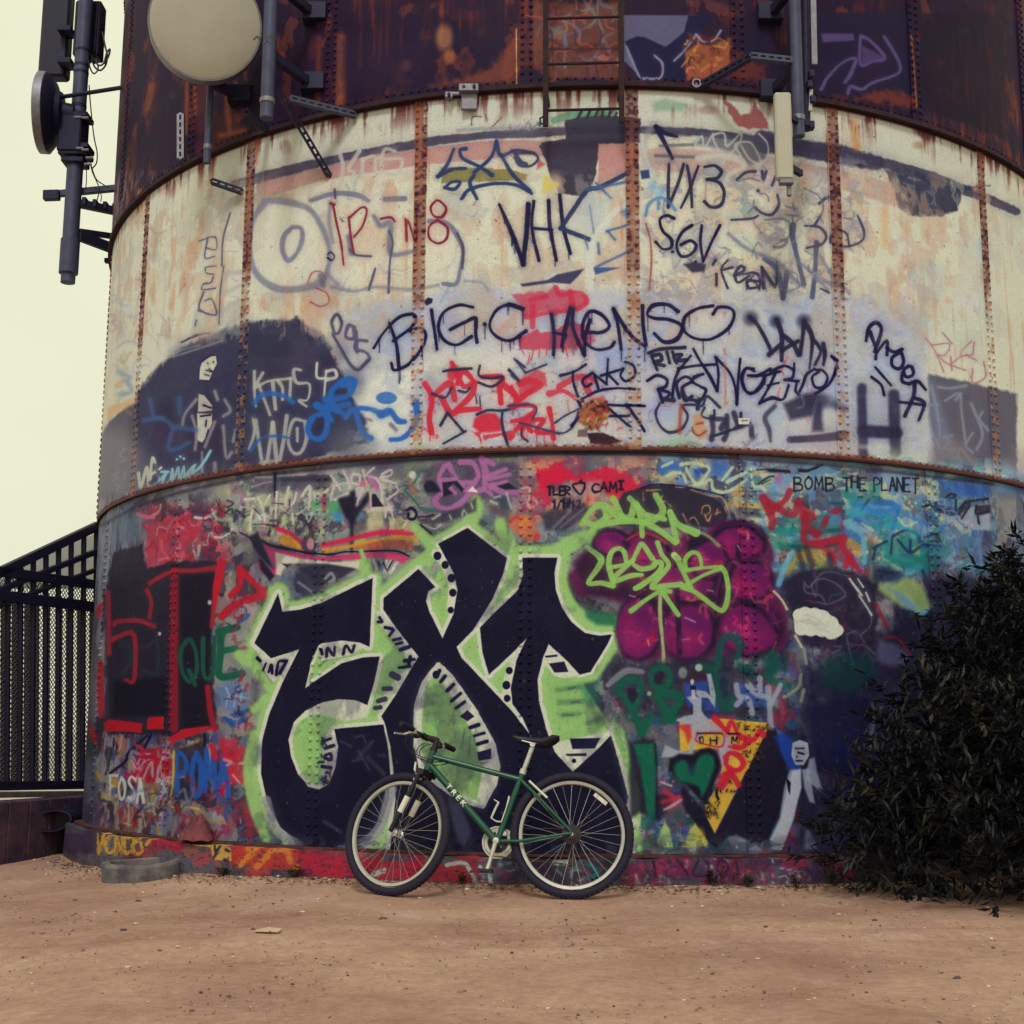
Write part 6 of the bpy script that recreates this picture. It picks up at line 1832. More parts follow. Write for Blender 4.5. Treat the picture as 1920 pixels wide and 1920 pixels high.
for s in (-1, 1):
    k_ = MB()
    a_ = leg_top + Vector((.022, s * .036, -.028))
    k_.tube([a_, a_ + Vector((.022, s * .012, .045)), a_ + Vector((.024, s * .004, .085))], [.008, .007, .006], n=8)
    k_.box(a_ + Vector((.012, -s * .010, -.006)), (.05, .012, .012))
    steered(k_).build("brake", M_ALU, bike, smooth=True)

stem_top = ht + axis * .075
bar_c = stem_top + Vector((.075, 0, .022))
sm2 = MB()
sm2.tube([ht + axis * .012, ht + axis * .028], .021, n=16)
sm2.tube([ht + axis * .02, stem_top + axis * .012], .0145, n=12)
sm2.tube([stem_top, bar_c], .0155, n=12)
sm2.tube([bar_c + Vector((0, -.024, 0)), bar_c + Vector((0, .024, 0))], .019, n=12)
steered(sm2).build("stem", M_CHAIN, bike, smooth=True)
hbar = MB()
hp = [bar_c + Vector((-.018, y, .0)) if abs(y) > .1 else bar_c + Vector((0, y, 0)) for y in (-.28, -.16, -.09, .09, .16, .28)]
hbar.tube(hp, .0118, n=10)
hbo = steered(hbar).build("handlebar", M_BLKP, bike, smooth=True)
for s in (-1, 1):
    g_ = MB()
    pts_ = [bar_c + Vector((-.018, s * (.165 + .0145 * k), 0)) for k in range(9)]
    g_.tube(pts_, [.0165 if k % 2 else .0150 for k in range(9)], n=12)
    steered(g_).build("grip", M_BLK, hbo, smooth=True)
    b_ = MB()
    c_ = bar_c + Vector((-.012, s * .15, -.006))
    b_.box(c_, (.032, .030, .030))
    b_.tube([c_ + Vector((.012, 0, -.006)), c_ + Vector((.045, s * .02, -.020)), c_ + Vector((.052, s * .10, -.034))], [.007, .006, .005], n=8)
    steered(b_).build("brake_lever", M_ALU, hbo, smooth=True)
    b_ = MB()
    b_.box(bar_c + Vector((-.016, s * .115, -.018)), (.04, .032, .034))
    steered(b_).build("shifter", M_BLKP, hbo, bevel=.004)
for s, q_ in ((1, .0), (-1, .015), (1, .03), (-1, .045)):
    cb_ = MB()
    p0 = SM @ (bar_c + Vector((.02, s * (.12 - q_), -.01)))
    p3 = ht + Vector((-.06 - q_, s * .015, -.035 - q_ * .3))
    p1 = p0 + Vector((.085 + q_, -s * .03, -.01))
    p2 = p3 + Vector((.19, s * .03, -.02 - q_))
    pp = []
    for k in range(13):
        t = k / 12
        pp.append(p0 * (1 - t) ** 3 + p1 * 3 * t * (1 - t) ** 2 + p2 * 3 * t * t * (1 - t) + p3 * t ** 3)
    cb_.tube(pp, .0026, n=6)
    cb_.build("cable", M_BLKP, bike, smooth=True)
# bottle cage on the seat tube
bc = MB()
cg = [(955, 1493), (950, 1515), (941, 1541), (930, 1540), (921, 1534), (927, 1520), (935, 1504), (927, 1500)]
for s in (-1, 1):
    pts_ = [bk(*p) for p in cg]
    pts_ = [Vector((p.x, s * .022, p.z)) for p in pts_]
    bc.tube(pts_, .0030, n=6)
bc.tube([Vector((bk(941, 1541).x, -.022, bk(941, 1541).z)), Vector((bk(941, 1541).x, .022, bk(941, 1541).z))], .003, n=6)
bc.build("bottle_cage", M_WHITE, bike, smooth=True)
fd = MB()
fd.box(bk(940, 1563) + Vector((0, -.02, 0)), (.06, .045, .026))
fd.build("front_derailleur", M_ALU, bike, bevel=.004)
ps = MB()
a_, b_ = bk(993, 1470), bk(1027, 1500)
ps.tube([a_ + Vector((0, .040, .012)), b_ + Vector((0, .048, .006))], .006, n=8)
ps.build("rear_brake", M_WHITE, bike, smooth=True)

# ------------------------------------------------------------------ fence and low wall, left of the tank
M_NAVY = mat("dark_painted_steel", (28, 27, 54), rough=.55, var=.35, scale=12, spec=.3)
M_GALV = mat("galvanised_steel", (128, 128, 138), rough=.5, metal=.45, var=.3, scale=25)
M_GUN = mat("grey_painted_pipe", (72, 76, 104), rough=.55, metal=.2, var=.3, scale=8, spec=.3)
M_DKPIPE = mat("dark_grey_bracket", (40, 40, 68), rough=.6, metal=.2, var=.35, scale=18, spec=.25)
M_CREAM = mat("cream_radome", (174, 172, 160), rough=.6, var=.10, scale=5)
M_CABLE = mat("black_cable", (22, 18, 36), rough=.5, var=.2, scale=30)
M_WIRE = mat("wire_mesh", (150, 148, 152), rough=.5, metal=.3, var=.3, scale=40)
M_WOOD = mat("weathered_rail", (110, 92, 92), rough=.8, var=.4, scale=16)

FA, FB = on_depth(178, 1400, 11.30), on_depth(80, 1400, 10.65)
_fd = (FA - FB)
_fd.z = 0
_fd.normalize()
_fn = Vector((-_fd.y, _fd.x, 0))
if _fn.y < 0: _fn = -_fn


def fp(px, py, back=0.0):
    o = Vector((0, 0, CAM_Z))
    d = ray(px, py)
    return o + d * ((FA + _fn * back - o).dot(_fn) / d.dot(_fn))


fence = empty("picket_fence", (FB.x, FB.y, 0))
tag(fence, "dark metal picket fence with sloping top rail and wire mesh, left of the tank", "fence")


def fbuild(mb, name, m, **k):
    inv = Vector(fence.location)
    mb.v = [tuple(Vector(p) - inv) for p in mb.v]
    return mb.build(name, m, fence, **k)


fb = MB(); fb.beam(fp(-40, 1092), fp(183, 986), .05, .075); fbuild(fb, "top_rail", M_NAVY, bevel=.004)
fb = MB(); fb.beam(fp(-40, 1122), fp(181, 1034), .045, .045); fbuild(fb, "sloping_rail", M_NAVY, bevel=.004)
fb = MB(); fb.beam(fp(-40, 1150), fp(181, 1068), .045, .035); fbuild(fb, "sloping_rail", M_NAVY, bevel=.004)
for l, r_, hgt in ((1027, 1097, .075), (1078, 1139, .085), (1478, 1471, .07)):
    fb = MB(); fb.beam(fp(-320, l), fp(183, r_), .05, hgt); fbuild(fb, "rail", M_NAVY, bevel=.004)
fb = MB(); fb.beam(fp(-320, 1494), fp(156, 1488), .09, .045); fbuild(fb, "kick_board", M_WOOD, bevel=.005)
for k in range(21):
    x = 178 - 23.6 * k
    ytop = min(986 + (183 - x) * .475, 1090 - (183 - x) * .139)
    fb = MB()
    fb.beam(fp(x, 1472), fp(x - (1472 - ytop) * -.006, ytop), .036, .036, up=(0, 1, 0))
    fbuild(fb, "picket", M_NAVY, bevel=.003)
for k in range(23):
    x = 168 - 20.3 * k + (3 if k % 3 == 0 else 0)
    fb = MB()
    fb.beam(fp(x, 1472, .22), fp(x + 2, 1128 - (168 - x) * .12, .22), .042, .03, up=(0, 1, 0))
    fbuild(fb, "rear_picket", M_NAVY, bevel=.003)


def wire_panel(x0, x1, ytop0, ytop1, ybot, sp, r, back):
    P0, P1 = fp(x0, ybot, back), fp(x1, ybot, back)
    L = (P1 - P0).length
    h0 = fp(x0, ytop0, back).z - P0.z
    h1 = fp(x1, ytop1, back).z - P1.z
    H = max(h0, h1)
    mb = MB()
    top = lambda s: h0 + (h1 - h0) * s / L
    n = int((L + H) / sp)
    for sgn in (1, -1):
        for k in range(n):
            c = -H + k * sp * 1.0
            pts = []
            for q in np.linspace(0, H, 40):
                s = c + q if sgn > 0 else L - (c + q)
                if 0 <= s <= L and q <= top(s): pts.append((s, q))
            if len(pts) > 1:
                (s0, q0), (s1, q1) = pts[0], pts[-1]
                z0 = P0.z + (P1.z - P0.z) * s0 / L
                mb.tube([P0 + (P1 - P0) * (s0 / L) + Vector((0, 0, q0 + sgn * .0)), P0 + (P1 - P0) * (s1 / L) + Vector((0, 0, q1))], r, n=4, caps=False)
    return mb


fbuild(wire_panel(-315, 182, 1034, 1098, 1470, .040, .0042, .10), "wire_mesh", M_WIRE)
fbuild(wire_panel(-30, 182, 1088, 992, 1104, .022, .0030, .06), "wire_mesh", M_WIRE)

lw = empty("low_wall", (FB.x, FB.y, 0))
tag(lw, "low concrete wall with faded red and blue paint under the picket fence", "wall")
M_LOWW = mat("stained_low_wall", (88, 62, 76), rough=.9, col2=(40, 32, 58), scale=5, bump=.4, bscale=30)
P0, P1 = fp(-330, 1500, -.10), fp(176, 1500, -.10)
mb = MB()
mid = (P0 + P1) / 2
ztop = fp(60, 1498, -.10).z
for i in range(12):
    a, b_ = P0 + (P1 - P0) * (i / 12), P0 + (P1 - P0) * ((i + 1) / 12 - .002)
    blk = MB()
    a2, b2 = Vector((a.x, a.y, ztop - .24)), Vector((b_.x, b_.y, ztop - .24))
    blk.beam(a2, b2, .2, .48)
    blk.v = [tuple(Vector(p) - Vector(lw.location)) for p in blk.v]
    blk.build("block", M_LOWW, lw, bevel=.008)
dr_ = empty("drain_pipe", fp(106, 1538, -.24))
tag(dr_, "black oval drain mouth sticking out of the low wall at the far left", "pipe")
mm = Matrix.Rotation(radians(-8), 4, 'Y') @ Matrix.Scale(1.0, 4) @ Matrix.Diagonal((1.0, 1, .52, 1)) @ Matrix.Rotation(pi / 2, 4, 'X')
k_ = MB(); k_.lathe([(.15, -.16), (.15, .10), (.138, .10), (.13, -.05), (.0, -.05)], n=32, m=mm)
k_.build("pipe_mouth", M_CABLE, dr_, smooth=True)
k_ = MB(); k_.lathe([(.152, .085), (.152, .108), (.139, .108), (.139, .085)], n=32, m=mm, closed=True)
k_.build("rim", M_DKPIPE, dr_, smooth=True)


# ------------------------------------------------------------------ antenna mast beside the tank
MY = 10.75


def mp(px, py, dy=0.0):
    return on_depth(px, py, MY + dy)


mast = empty("antenna_mast", mp(127, 533))
tag(mast, "thick grey steel antenna mast bracketed to the left side of the tank", "mast")
bm_ = Vector(mast.location)


def pb(root, mb, name, m, **k):
    inv = Vector(root.location)
    mb.v = [tuple(Vector(p) - inv) for p in mb.v]
    return mb.build(name, m, root, **k)


zt = 9.4
k_ = MB()
b0 = mp(127, 531)
z_s = mp(130, 515).z
z_m = mp(130, 450).z
k_.lathe([(.050, b0.z), (.060, b0.z + .004), (.060, z_s), (.080, z_s + .01), (.080, z_m), (.068, z_m + .01), (.068, mp(140, 300).z), (.062, mp(140, 299).z), (.062, zt)], n=28, m=Matrix.Translation((b0.x, b0.y, 0)))
pb(mast, k_, "pole", M_GUN, smooth=True)
for y in (96, 124, 137, 200):
    k_ = MB()
    z = mp(140, y).z
    k_.lathe([(.0645, z - .012), (.0645, z + .012), (.061, z + .014), (.061, z - .014)], n=28, m=Matrix.Translation((b0.x, b0.y, 0)), closed=True)
    pb(mast, k_, "band", M_DKPIPE)
k_ = MB(); k_.beam(mp(84, 366), mp(310, 344, .25), .05, .055); pb(mast, k_, "cross_arm", M_GUN, bevel=.005)
k_ = MB(); k_.beam(mp(82, 367), mp(112, 366), .06, .085); pb(mast, k_, "arm_plate", M_DKPIPE, bevel=.005)
k_ = MB(); k_.tube([mp(108, 183, -.1), mp(357, 144, -.6)], .018, n=10); pb(mast, k_, "brace_rod", M_DKPIPE, smooth=True)
k_ = MB(); k_.beam(mp(150, 382), mp(246, 402, .3), .06, .065)
for t in (.1, .3, .5, .68, .85):
    p = mp(150, 382).lerp(mp(246, 402, .3), t)
    k_.box(p + Vector((0, 0, .02)), (.035, .09, .07))
pb(mast, k_, "tank_bracket", M_DKPIPE, bevel=.004)
k_ = MB(); k_.beam(mp(148, 434), mp(225, 445, .35), .05, .045); pb(mast, k_, "tank_bracket", M_DKPIPE, bevel=.004)
k_ = MB(); k_.beam(mp(148, 442), mp(222, 470, .35), .05, .085); pb(mast, k_, "tank_bracket", M_DKPIPE, bevel=.004)
k_ = MB()
k_.beam(mp(219, 436, .38), mp(216, 545, .38), .03, .05, up=(1, 0, 0))
k_.box(mp(203, 489, .36), (.06, .05, .04))
pb(mast, k_, "tank_plate", M_DKPIPE, bevel=.004)
for y, w_ in ((292, 58), (306, 44), (222, 50), (280, 60)):
    c = mp(138, y)
    k_ = MB()
    k_.box(Vector((b0.x, b0.y, c.z)), (w_ * MY / FPX, .19, .045))
    pb(mast, k_, "clamp", M_DKPIPE, bevel=.006)
for x, y in ((146, 220), (160, 221), (150, 278), (160, 281), (168, 296), (165, 308)):
    k_ = MB()
    k_.lathe([(.012, -.03), (.012, .03)], n=8, m=Matrix.Translation(mp(x, y, -.11)) @ Matrix.Rotation(pi / 2, 4, 'Y'))
    pb(mast, k_, "bolt", M_GALV)


def top_thing(name, mbs, loc, label, cat, group=None):
    """mbs: list of (part name, MB, material, kwargs) in world coordinates"""
    e = empty(name, loc)
    tag(e, label, cat, group)
    for n_, mb, m, kw in mbs:
        pb(e, mb, n_, m, **kw)
    return e


# side-on dish at the far left of the mast
c = mp(86, 212, -.05)
ax_ = Matrix.Translation(c) @ Matrix.Rotation(radians(-90), 4, 'Y') @ Matrix.Rotation(radians(8), 4, 'X')
d1 = MB(); d1.lathe([(.0, .06), (.335, .052), (.345, .045), (.345, -.02), (.335, -.026)], n=40, m=ax_)
d2 = MB(); d2.lathe([(.335, -.028), (.26, -.09), (.20, -.10), (.18, -.14), (.10, -.15), (.09, -.24), (.0, -.24)], n=32, m=ax_)
d3 = MB(); d3.box(mp(137, 258), (.20, .22, .33)); d3.box(mp(112, 240), (.16, .10, .10))
top_thing("microwave_dish", [("drum", d1, M_GALV, dict(smooth=True)), ("back_shell", d2, M_DKPIPE, dict(smooth=True)), ("mount_box", d3, M_DKPIPE, dict(bevel=.012))],
          c, "grey microwave dish seen edge-on, clamped to the mast at the far left", "dish antenna")
p1 = MB(); a, b_ = mp(108, 149, .25), mp(108, -60, .25)
p1.box((a + b_) / 2, (.25, .14, (b_ - a).z))
p2 = MB(); p2.box(mp(125, 60, .15), (.12, .16, .05))
p3 = MB(); p3.box(mp(125, 120, .15), (.12, .16, .05))
top_thing("panel_antenna", [("housing", p1, M_NAVY, dict(bevel=.02)), ("bracket", p2, M_DKPIPE, dict(bevel=.004)), ("bracket", p3, M_DKPIPE, dict(bevel=.004))], a, "dark panel antenna left of the mast pole at the top", "antenna")
p1 = MB(); a = mp(168, 60, .2); p1.box(a, (.23, .16, .52))
pts_ = [("housing", p1, M_NAVY, dict(bevel=.012))]
for k in range(7):
    p2 = MB(); p2.box(a + Vector((-.09 + .03 * k, -.09, 0)), (.008, .03, .48)); pts_.append(("fin", p2, M_NAVY, {}))
for k in range(4):
    p3 = MB(); p3.lathe([(.014, -.05), (.014, .0)], n=10, m=Matrix.Translation(a + Vector((-.07 + .045 * k, -.02, -.262)))); pts_.append(("socket", p3, M_DKPIPE, dict(smooth=True)))
top_thing("radio_unit", pts_, a, "dark radio box right of the mast pole with looped cables", "radio box")


def curve_pts(P, n=6):
    Q = Sheet.smooth(np.array(P, np.float32), 0, n)
    return Q


def cable(pxs, y, r, label, name="cable", group="black cables on the mast"):
    P = [on_depth(q[0], q[1], y + (q[2] if len(q) > 2 else 0)) for q in pxs]
    P = [tuple(p) for p in P]
    Q = Sheet.smooth(np.array(P, np.float32), 0, 6)
    mb = MB()
    inv = Vector(P[0])
    mb.tube([Vector(map(float, q)) - inv for q in Q], r, n=6)
    o = mb.build(name, M_CABLE, None, smooth=True)
    o.location = inv
    tag(o, label, "cable", group)
    return o


cable([(172, 112), (178, 126), (188, 132), (198, 122), (201, 104), (197, 86), (192, 60)], MY, .008, "outer black cable loop hanging from the radio box by the mast")
cable([(176, 108), (184, 122), (194, 119), (200, 100), (206, 92), (204, 104), (196, 120)], MY - .03, .008, "inner black cable loop hanging from the radio box by the mast")
cable([(164, 106), (170, 130), (177, 138), (184, 128), (180, 110)], MY - .05, .007, "small low cable loop under the radio box by the mast")
cable([(167, 160), (170, 200), (176, 255), (182, 285), (181, 305), (173, 316)], MY - .05, .006, "long black cable running down right of the mast to its clamp")
cable([(162, 318), (162, 340), (160, 358)], MY - .03, .0045, "short straight cable from the clamp to the cross arm")
cable([(168, 300), (173, 322), (181, 340), (186, 355), (182, 376)], MY - .02, .005, "thin cable from the clamp down past the cross arm")
cable([(170, 308), (180, 335), (192, 345), (204, 352)], MY - .04, .005, "thin cable slanting from the clamp to the cross arm")
cable([(186, 356), (190, 368), (189, 378)], MY - .02, .0045, "tiny cable tail hanging below the cross arm")


# ------------------------------------------------------------------ gear bolted to the tank
def tp(px, py, off):
    ph, z = on_tank(px, py, R0 + off)
    return wall(ph, z, R0 + off)


def strut(a, b, w=.041, holes=True, up=None):
    """slotted channel: two flanges and a web with slots"""
    a, b = Vector(a), Vector(b)
    d = (b - a).normalized()
    out = Vector((0, -1, 0))
    out = (out - d * out.dot(d)).normalized()
    sd_ = d.cross(out)
    mb = MB()
    for s in (-1, 1):
        mb.beam(a + sd_ * (s * (w / 2 - .003)) - out * .018, b + sd_ * (s * (w / 2 - .003)) - out * .018, .006, .036, up=out)
        mb.beam(a + sd_ * (s * w * .32), b + sd_ * (s * w * .32), w * .34, .004, up=out)
    L = (b - a).length
    n = max(int(L / .05), 1)
    for k in range(n + 1):
        p = a + d * (L * k / n)
        mb.beam(p - d * .010, p + d * .010, w * .34, .004, up=out)
    return mb


dish_c = tp(385, 44, .55)
tocam = (Vector((0, 0, CAM_Z + 2.2)) - dish_c).normalized()
dm = Matrix.Translation(dish_c) @ tocam.to_track_quat('Z', 'Y').to_matrix().to_4x4()
RD = 94 * (dish_c - Vector((0, 0, CAM_Z))).length / FPX * 1.02
d1 = MB(); d1.lathe([(.0, .035), (RD * .5, .03), (RD * .9, .012), (RD * .985, .0)], n=56, m=dm)
d2 = MB(); d2.lathe([(RD * .985, .003), (RD, .003), (RD * 1.005, -.02), (RD, -.16), (RD * .97, -.165), (RD * .6, -.25), (RD * .3, -.27), (.0, -.27)], n=56, m=dm)
d3 = MB(); d3.box(dish_c + tocam * -.34 + Vector((0, 0, -.02)), (.16, .2, .2))
top_thing("microwave_dish", [("radome", d1, M_CREAM, dict(smooth=True)), ("shroud", d2, M_GALV, dict(smooth=True)), ("mount_box", d3, M_DKPIPE, dict(bevel=.01))],
          dish_c, "big round cream microwave dish facing out from the rusty top of the tank", "dish antenna")


def vpipe(px, ytop, ybot, off, r, name, label, group, extra=()):
    b = tp(px, ybot, off)
    dpt = b.y
    t = on_depth(px, ytop, dpt)
    mb = MB()
    mb.lathe([(r * .6, b.z + .004), (r, b.z), (r, t.z)], n=20, m=Matrix.Translation((b.x, b.y, 0)))
    l = MB(); l.lathe([(r * 1.12, b.z + .1), (r * 1.12, b.z + .13), (r, b.z + .13), (r, b.z + .1)], n=20, m=Matrix.Translation((b.x, b.y, 0)), closed=True)
    parts = [("pipe", mb, M_GUN, dict(smooth=True)), ("band", l, M_GALV, dict(smooth=True))]
    # stand-offs back to the plate
    for frac in (.35, .75):
        z = b.z + (t.z - b.z) * frac
        ph = math.degrees(atan2(b.x - AX, AY - b.y))
        w_ = wall(ph, z, R0 + .03)
        so = MB(); so.beam(Vector((b.x, b.y, z)), w_, .05, .06); so.box(w_, (.16, .16, .12))
        parts.append(("standoff", so, M_DKPIPE, dict(bevel=.004)))
    return top_thing(name, parts + list(extra), b, label, "pipe", group)


vpipe(388, -120, 306, .30, .024, "mount_pipe", "thin grey mount pipe hanging below the cream dish", "mount pipes on the tank")
ubs = []
for x, y in ((482, 74), (500, 82), (507, 72)):
    ub = MB()
    ubs.append(("clamp_bolt", ub, M_GALV, {}))
    ub.tube([tp(x - 6, y, .62), tp(x, y - 6, .66), tp(x + 6, y, .62)], .006, n=6)
vpipe(500, -120, 222, .50, .043, "mount_pipe", "thick grey mount pipe right of the cream dish", "mount pipes on the tank", ubs)
vpipe(1498, -120, 256, .40, .036, "mount_pipe", "dark blue-grey mount pipe right of the white panel antenna", "mount pipes on the tank")


def strut_thing(a, b, label, m=M_DKPIPE, w=.041, extra=()):
    mb = strut(a, b, w)
    return top_thing("strut", [("channel", mb, m, {})] + list(extra), a, label, "strut", "steel struts on the tank")


strut_thing(tp(522, 168, .42), tp(618, 330, .03), "dark strut slanting down onto the cream wall beside the thick pipe")
strut_thing(tp(545, 183, .40), tp(668, 214, .04), "slotted strut from the thick pipe to the rusty seam", M_GUN)
strut_thing(tp(396, 338, .16), tp(452, 357, .05), "short stub strut on the cream wall left of the thick pipe")
strut_thing(tp(466, 208, .35), tp(505, 240, .05), "short dark strut under the thick pipe's end")
strut_thing(tp(338, 213, .12), tp(338, 296, .12), "short upright galvanised strut left of the dish's mount pipe", M_GALV, .05)
strut_thing(tp(1306, 162, .05), tp(1408, 103, .40), "slotted strut rising from the eye bolt to the right-hand pipe arm", M_DKPIPE)
strut_thing(tp(1408, 103, .40), tp(1500, 113, .42), "level slotted strut arm holding the right-hand pipe", M_GUN)

k1 = MB(); k1.box(tp(880, 187, .05), (.10, .03, .14)); k2 = MB(); k2.box(tp(879, 167, .07), (.125, .06, .05)); k2.box(tp(842, 180, .06), (.05, .05, .04)); k2.box(tp(858, 176, .06), (.12, .025, .022))
k3s = []
for x, y in ((870, 166), (889, 164), (842, 180)):
    k3 = MB(); k3s.append(("bolt", k3, M_DKPIPE, {})); k3.lathe([(.010, -.05), (.010, .03)], n=8, m=Matrix.Translation(tp(x, y, .08)) @ Matrix.Rotation(pi / 2, 4, 'X'))
top_thing("beam_clamp", [("plate", k1, M_GALV, dict(bevel=.004)), ("channel", k2, M_GALV, dict(bevel=.004))] + k3s, tp(880, 187, .05), "small galvanised clamp plate on the upper seam, alone", "clamp")
k1 = MB(); c = tp(1306, 156, .07); k1.lathe([(.020, -.008), (.030, -.008), (.030, .008), (.020, .008)], n=20, m=Matrix.Translation(c) @ Matrix.Rotation(pi / 2, 4, 'X'), closed=True)
k2 = MB(); k2.tube([c + Vector((0, .008, 0)), c + Vector((0, .06, 0))], .010, n=8)
top_thing("eye_bolt", [("ring", k1, M_GALV, dict(smooth=True)), ("shank", k2, M_GALV, {})], c, "galvanised eye bolt on the rusty plate at a strut's foot", "bolt")

# white panel antenna, right
a = tp(1474, 338, .52)
t_ = on_depth(1463, 176, a.y)
p1 = MB(); p1.box(((a.x + t_.x) / 2, a.y, (a.z + t_.z) / 2), (.098, .055, t_.z - a.z))
p2 = MB(); p2.box((a.x, a.y, a.z - .012), (.084, .045, .03)); p2.box((a.x + .02, a.y + .02, a.z - .05), (.025, .03, .08))
p3s = []
for f_ in (.2, .8):
    p3 = MB()
    p3s.append(("bracket", p3, M_DKPIPE, dict(bevel=.003)))
    z = a.z + (t_.z - a.z) * f_
    p3.beam((a.x, a.y + .02, z), (tp(1498, 200, .40).x, tp(1498, 200, .40).y, z), .03, .04)
top_thing("panel_antenna", [("housing", p1, M_CREAM, dict(bevel=.010)), ("end_cap", p2, M_GALV, dict(bevel=.004))] + p3s, a, "slim upright white panel antenna on the right of the tank", "antenna")
# conduit and straps beside the right pipe
k1 = MB(); b = tp(1513, 245, .34); t_ = on_depth(1508, -120, b.y); k1.tube([b, t_], .022, n=12)
k2 = MB(); q0, q1 = tp(1527, 121, .38), None; q1 = on_depth(1522, -120, q0.y); k2.beam(q0, q1, .034, .02, up=(0, 1, 0))
k3s = []
for x, y in ((1521, 140), (1517, 160), (1523, 188), (1512, 232), (1521, 236)):
    k3 = MB(); k3s.append(("fitting", k3, M_DKPIPE, dict(bevel=.006))); k3.box(tp(x, y, .38), (.035, .05, .05))
k4 = MB(); k4.beam(tp(1521, 168, .38), tp(1519, 208, .38), .02, .012, up=(0, 1, 0))
top_thing("cable_conduit", [("tube", k1, M_DKPIPE, dict(smooth=True)), ("strip", k2, M_GALV, {}), ("tag_strip", k4, M_CREAM, {})] + k3s, b, "dark cable conduit with a pale strip beside the right-hand pipe", "conduit")

# ladder
lad = empty("ladder", tp(1095, 235, .16))
tag(lad, "rusty steel ladder ending above the letters on the upper seam", "ladder")
dl = tp(1095, 200, .16).y
l0, l1 = on_depth(1023, 238, dl), on_depth(1166, 230, dl)
for p in (l0, l1):
    k_ = MB(); k_.beam(p, p + Vector((0, 0, 3.2)), .034, .012, up=(0, 1, 0)); pb(lad, k_, "rail", M_DARKRUST, bevel=.002)
z = on_depth(1095, 206, dl).z
for k in range(9):
    k_ = MB(); k_.tube([Vector((l0.x, dl, z - .006)), Vector((l1.x, dl, z + .010))], .0095, n=8); pb(lad, k_, "rung", M_DARKRUST, smooth=True)
    z += .305
for p in (l0, l1):
    for dz in (.22, 1.6, 2.9):
        q = p + Vector((0, 0, dz))
        ph = math.degrees(atan2(q.x - AX, AY - q.y))
        k_ = MB(); k_.beam(q, wall(ph, q.z, R0 + .02), .03, .03); pb(lad, k_, "bracket", M_DARKRUST)
k_ = MB(); k_.tube([l0 + Vector((0, 0, .03)), l0 + Vector((-.03, -.01, .01)), l0 + Vector((-.035, -.01, .05)), l0 + Vector((-.01, 0, .07))], .006, n=6); pb(lad, k_, "hook", M_DARKRUST)

# ------------------------------------------------------------------ things on the ground
M_CONC = mat("mossy_concrete", (112, 106, 106), rough=.95, col2=(66, 62, 70), scale=9, bump=.5, bscale=30)
M_STONE = mat("pale_stone", (206, 196, 176), rough=.9, var=.3, scale=12, bump=.4, bscale=30)
M_TAN = mat("tan_stone", (176, 132, 104), rough=.9, var=.3, scale=12, bump=.4, bscale=30)
M_GSTONE = mat("grey_stone", (96, 84, 86), rough=.95, var=.4, scale=12, bump=.4, bscale=30)

cring = empty("concrete_ring")
c = on_ground(268, 1648, ground_z(-2.2, 8.1))
cring.location = (c.x, c.y - .03, ground_z(c.x, c.y) + .012)
cring.rotation_euler = (radians(3), radians(-2.5), 0)
tag(cring, "half-buried round concrete ring on the dirt at the left", "concrete ring")
k_ = MB()
prof = [(.245, -.10), (.248, .072), (.238, .088), (.206, .090), (.197, .082), (.194, -.08)]
V, F = [], []
n = 64
for j, (r, z) in enumerate(prof):
    for k in range(n):
        a = 2 * pi * k / n
        w = 1 + random.uniform(-.006, .006)
        V.append((r * w * cos(a), r * w * sin(a) * .8, z + random.uniform(-.002, .002) + .005 * sin(a * 2 + 1)))
for j in range(len(prof) - 1):
    for k in range(n):
        F.append((j * n + k, j * n + (k + 1) % n, (j + 1) * n + (k + 1) % n, (j + 1) * n + k))
k_.add(V, F)
k_.build("ring", M_CONC, cring)
k_ = MB(); k_.lathe([(.0, .032), (.12, .028), (.196, .01)], n=32, m=Matrix.Diagonal((1, .8, 1, 1)))
fo_ = k_.build("soil_fill", M_DIRT, cring, smooth=True)


# crumpled red-brown cloth on the foundation ledge
def rag():
    from mathutils import noise as mn
    V, F = [], []
    nx_, ny_ = 60, 40
    for j in range(ny_ + 1):
        for i in range(nx_ + 1):
            u, v = i / nx_ * 2 - 1, j / ny_ * 2 - 1
            # square to disc, so that the hem is round and uneven
            x, y = u * sqrt(1 - v * v / 2), v * sqrt(1 - u * u / 2)
            r = min(sqrt(x * x + y * y), 1)
            a = atan2(y, x)
            rim = 1 + .16 * mn.noise(Vector((cos(a) * 1.6, sin(a) * 1.6, 4.2)))
            X, Y = x * .135 * rim, y * .085 * rim
            h = (1 - r ** 4) * (.085 + .045 * math.exp(-((x - .3) / .3) ** 2) - .035 * math.exp(-((x + .25) / .16) ** 2))
            f = mn.noise(Vector((x * 2.2, y * 2.2, 7.7)))
            h += (1 - r ** 4) * (.040 * abs(sin(3.4 * x + 2.2 * y + 3.2 * f)) + .026 * abs(sin(5 * y - 3 * x + 4 * f)) - .02)
            V.append((X + .02 * f, Y + .012 * f, h + .004 * (1 + sin(7 * a)) * r))
    for j in range(ny_):
        for i in range(nx_):
            q = j * (nx_ + 1) + i
            F.append((q, q + 1, q + nx_ + 2, q + nx_ + 1))
    me = bpy.data.meshes.new("crumpled_cloth")
    me.from_pydata(V, [], F)
    me.update()
    return me


M_RAG = mat("red_brown_cloth", (122, 62, 66), rough=.85, col2=(74, 36, 46), scale=7, bump=.5, bscale=60)
ph, z = on_tank(382, 1535, R0 + .03)
rg_ = link("crumpled_cloth", rag(), M_RAG, None, True)
rg_.location = wall(ph, Z_BOT + .004, R0 + .088)
rg_.rotation_euler = (0, 0, radians(ph))
tag(rg_, "crumpled red-brown cloth lying on the foundation ledge at the left", "cloth")


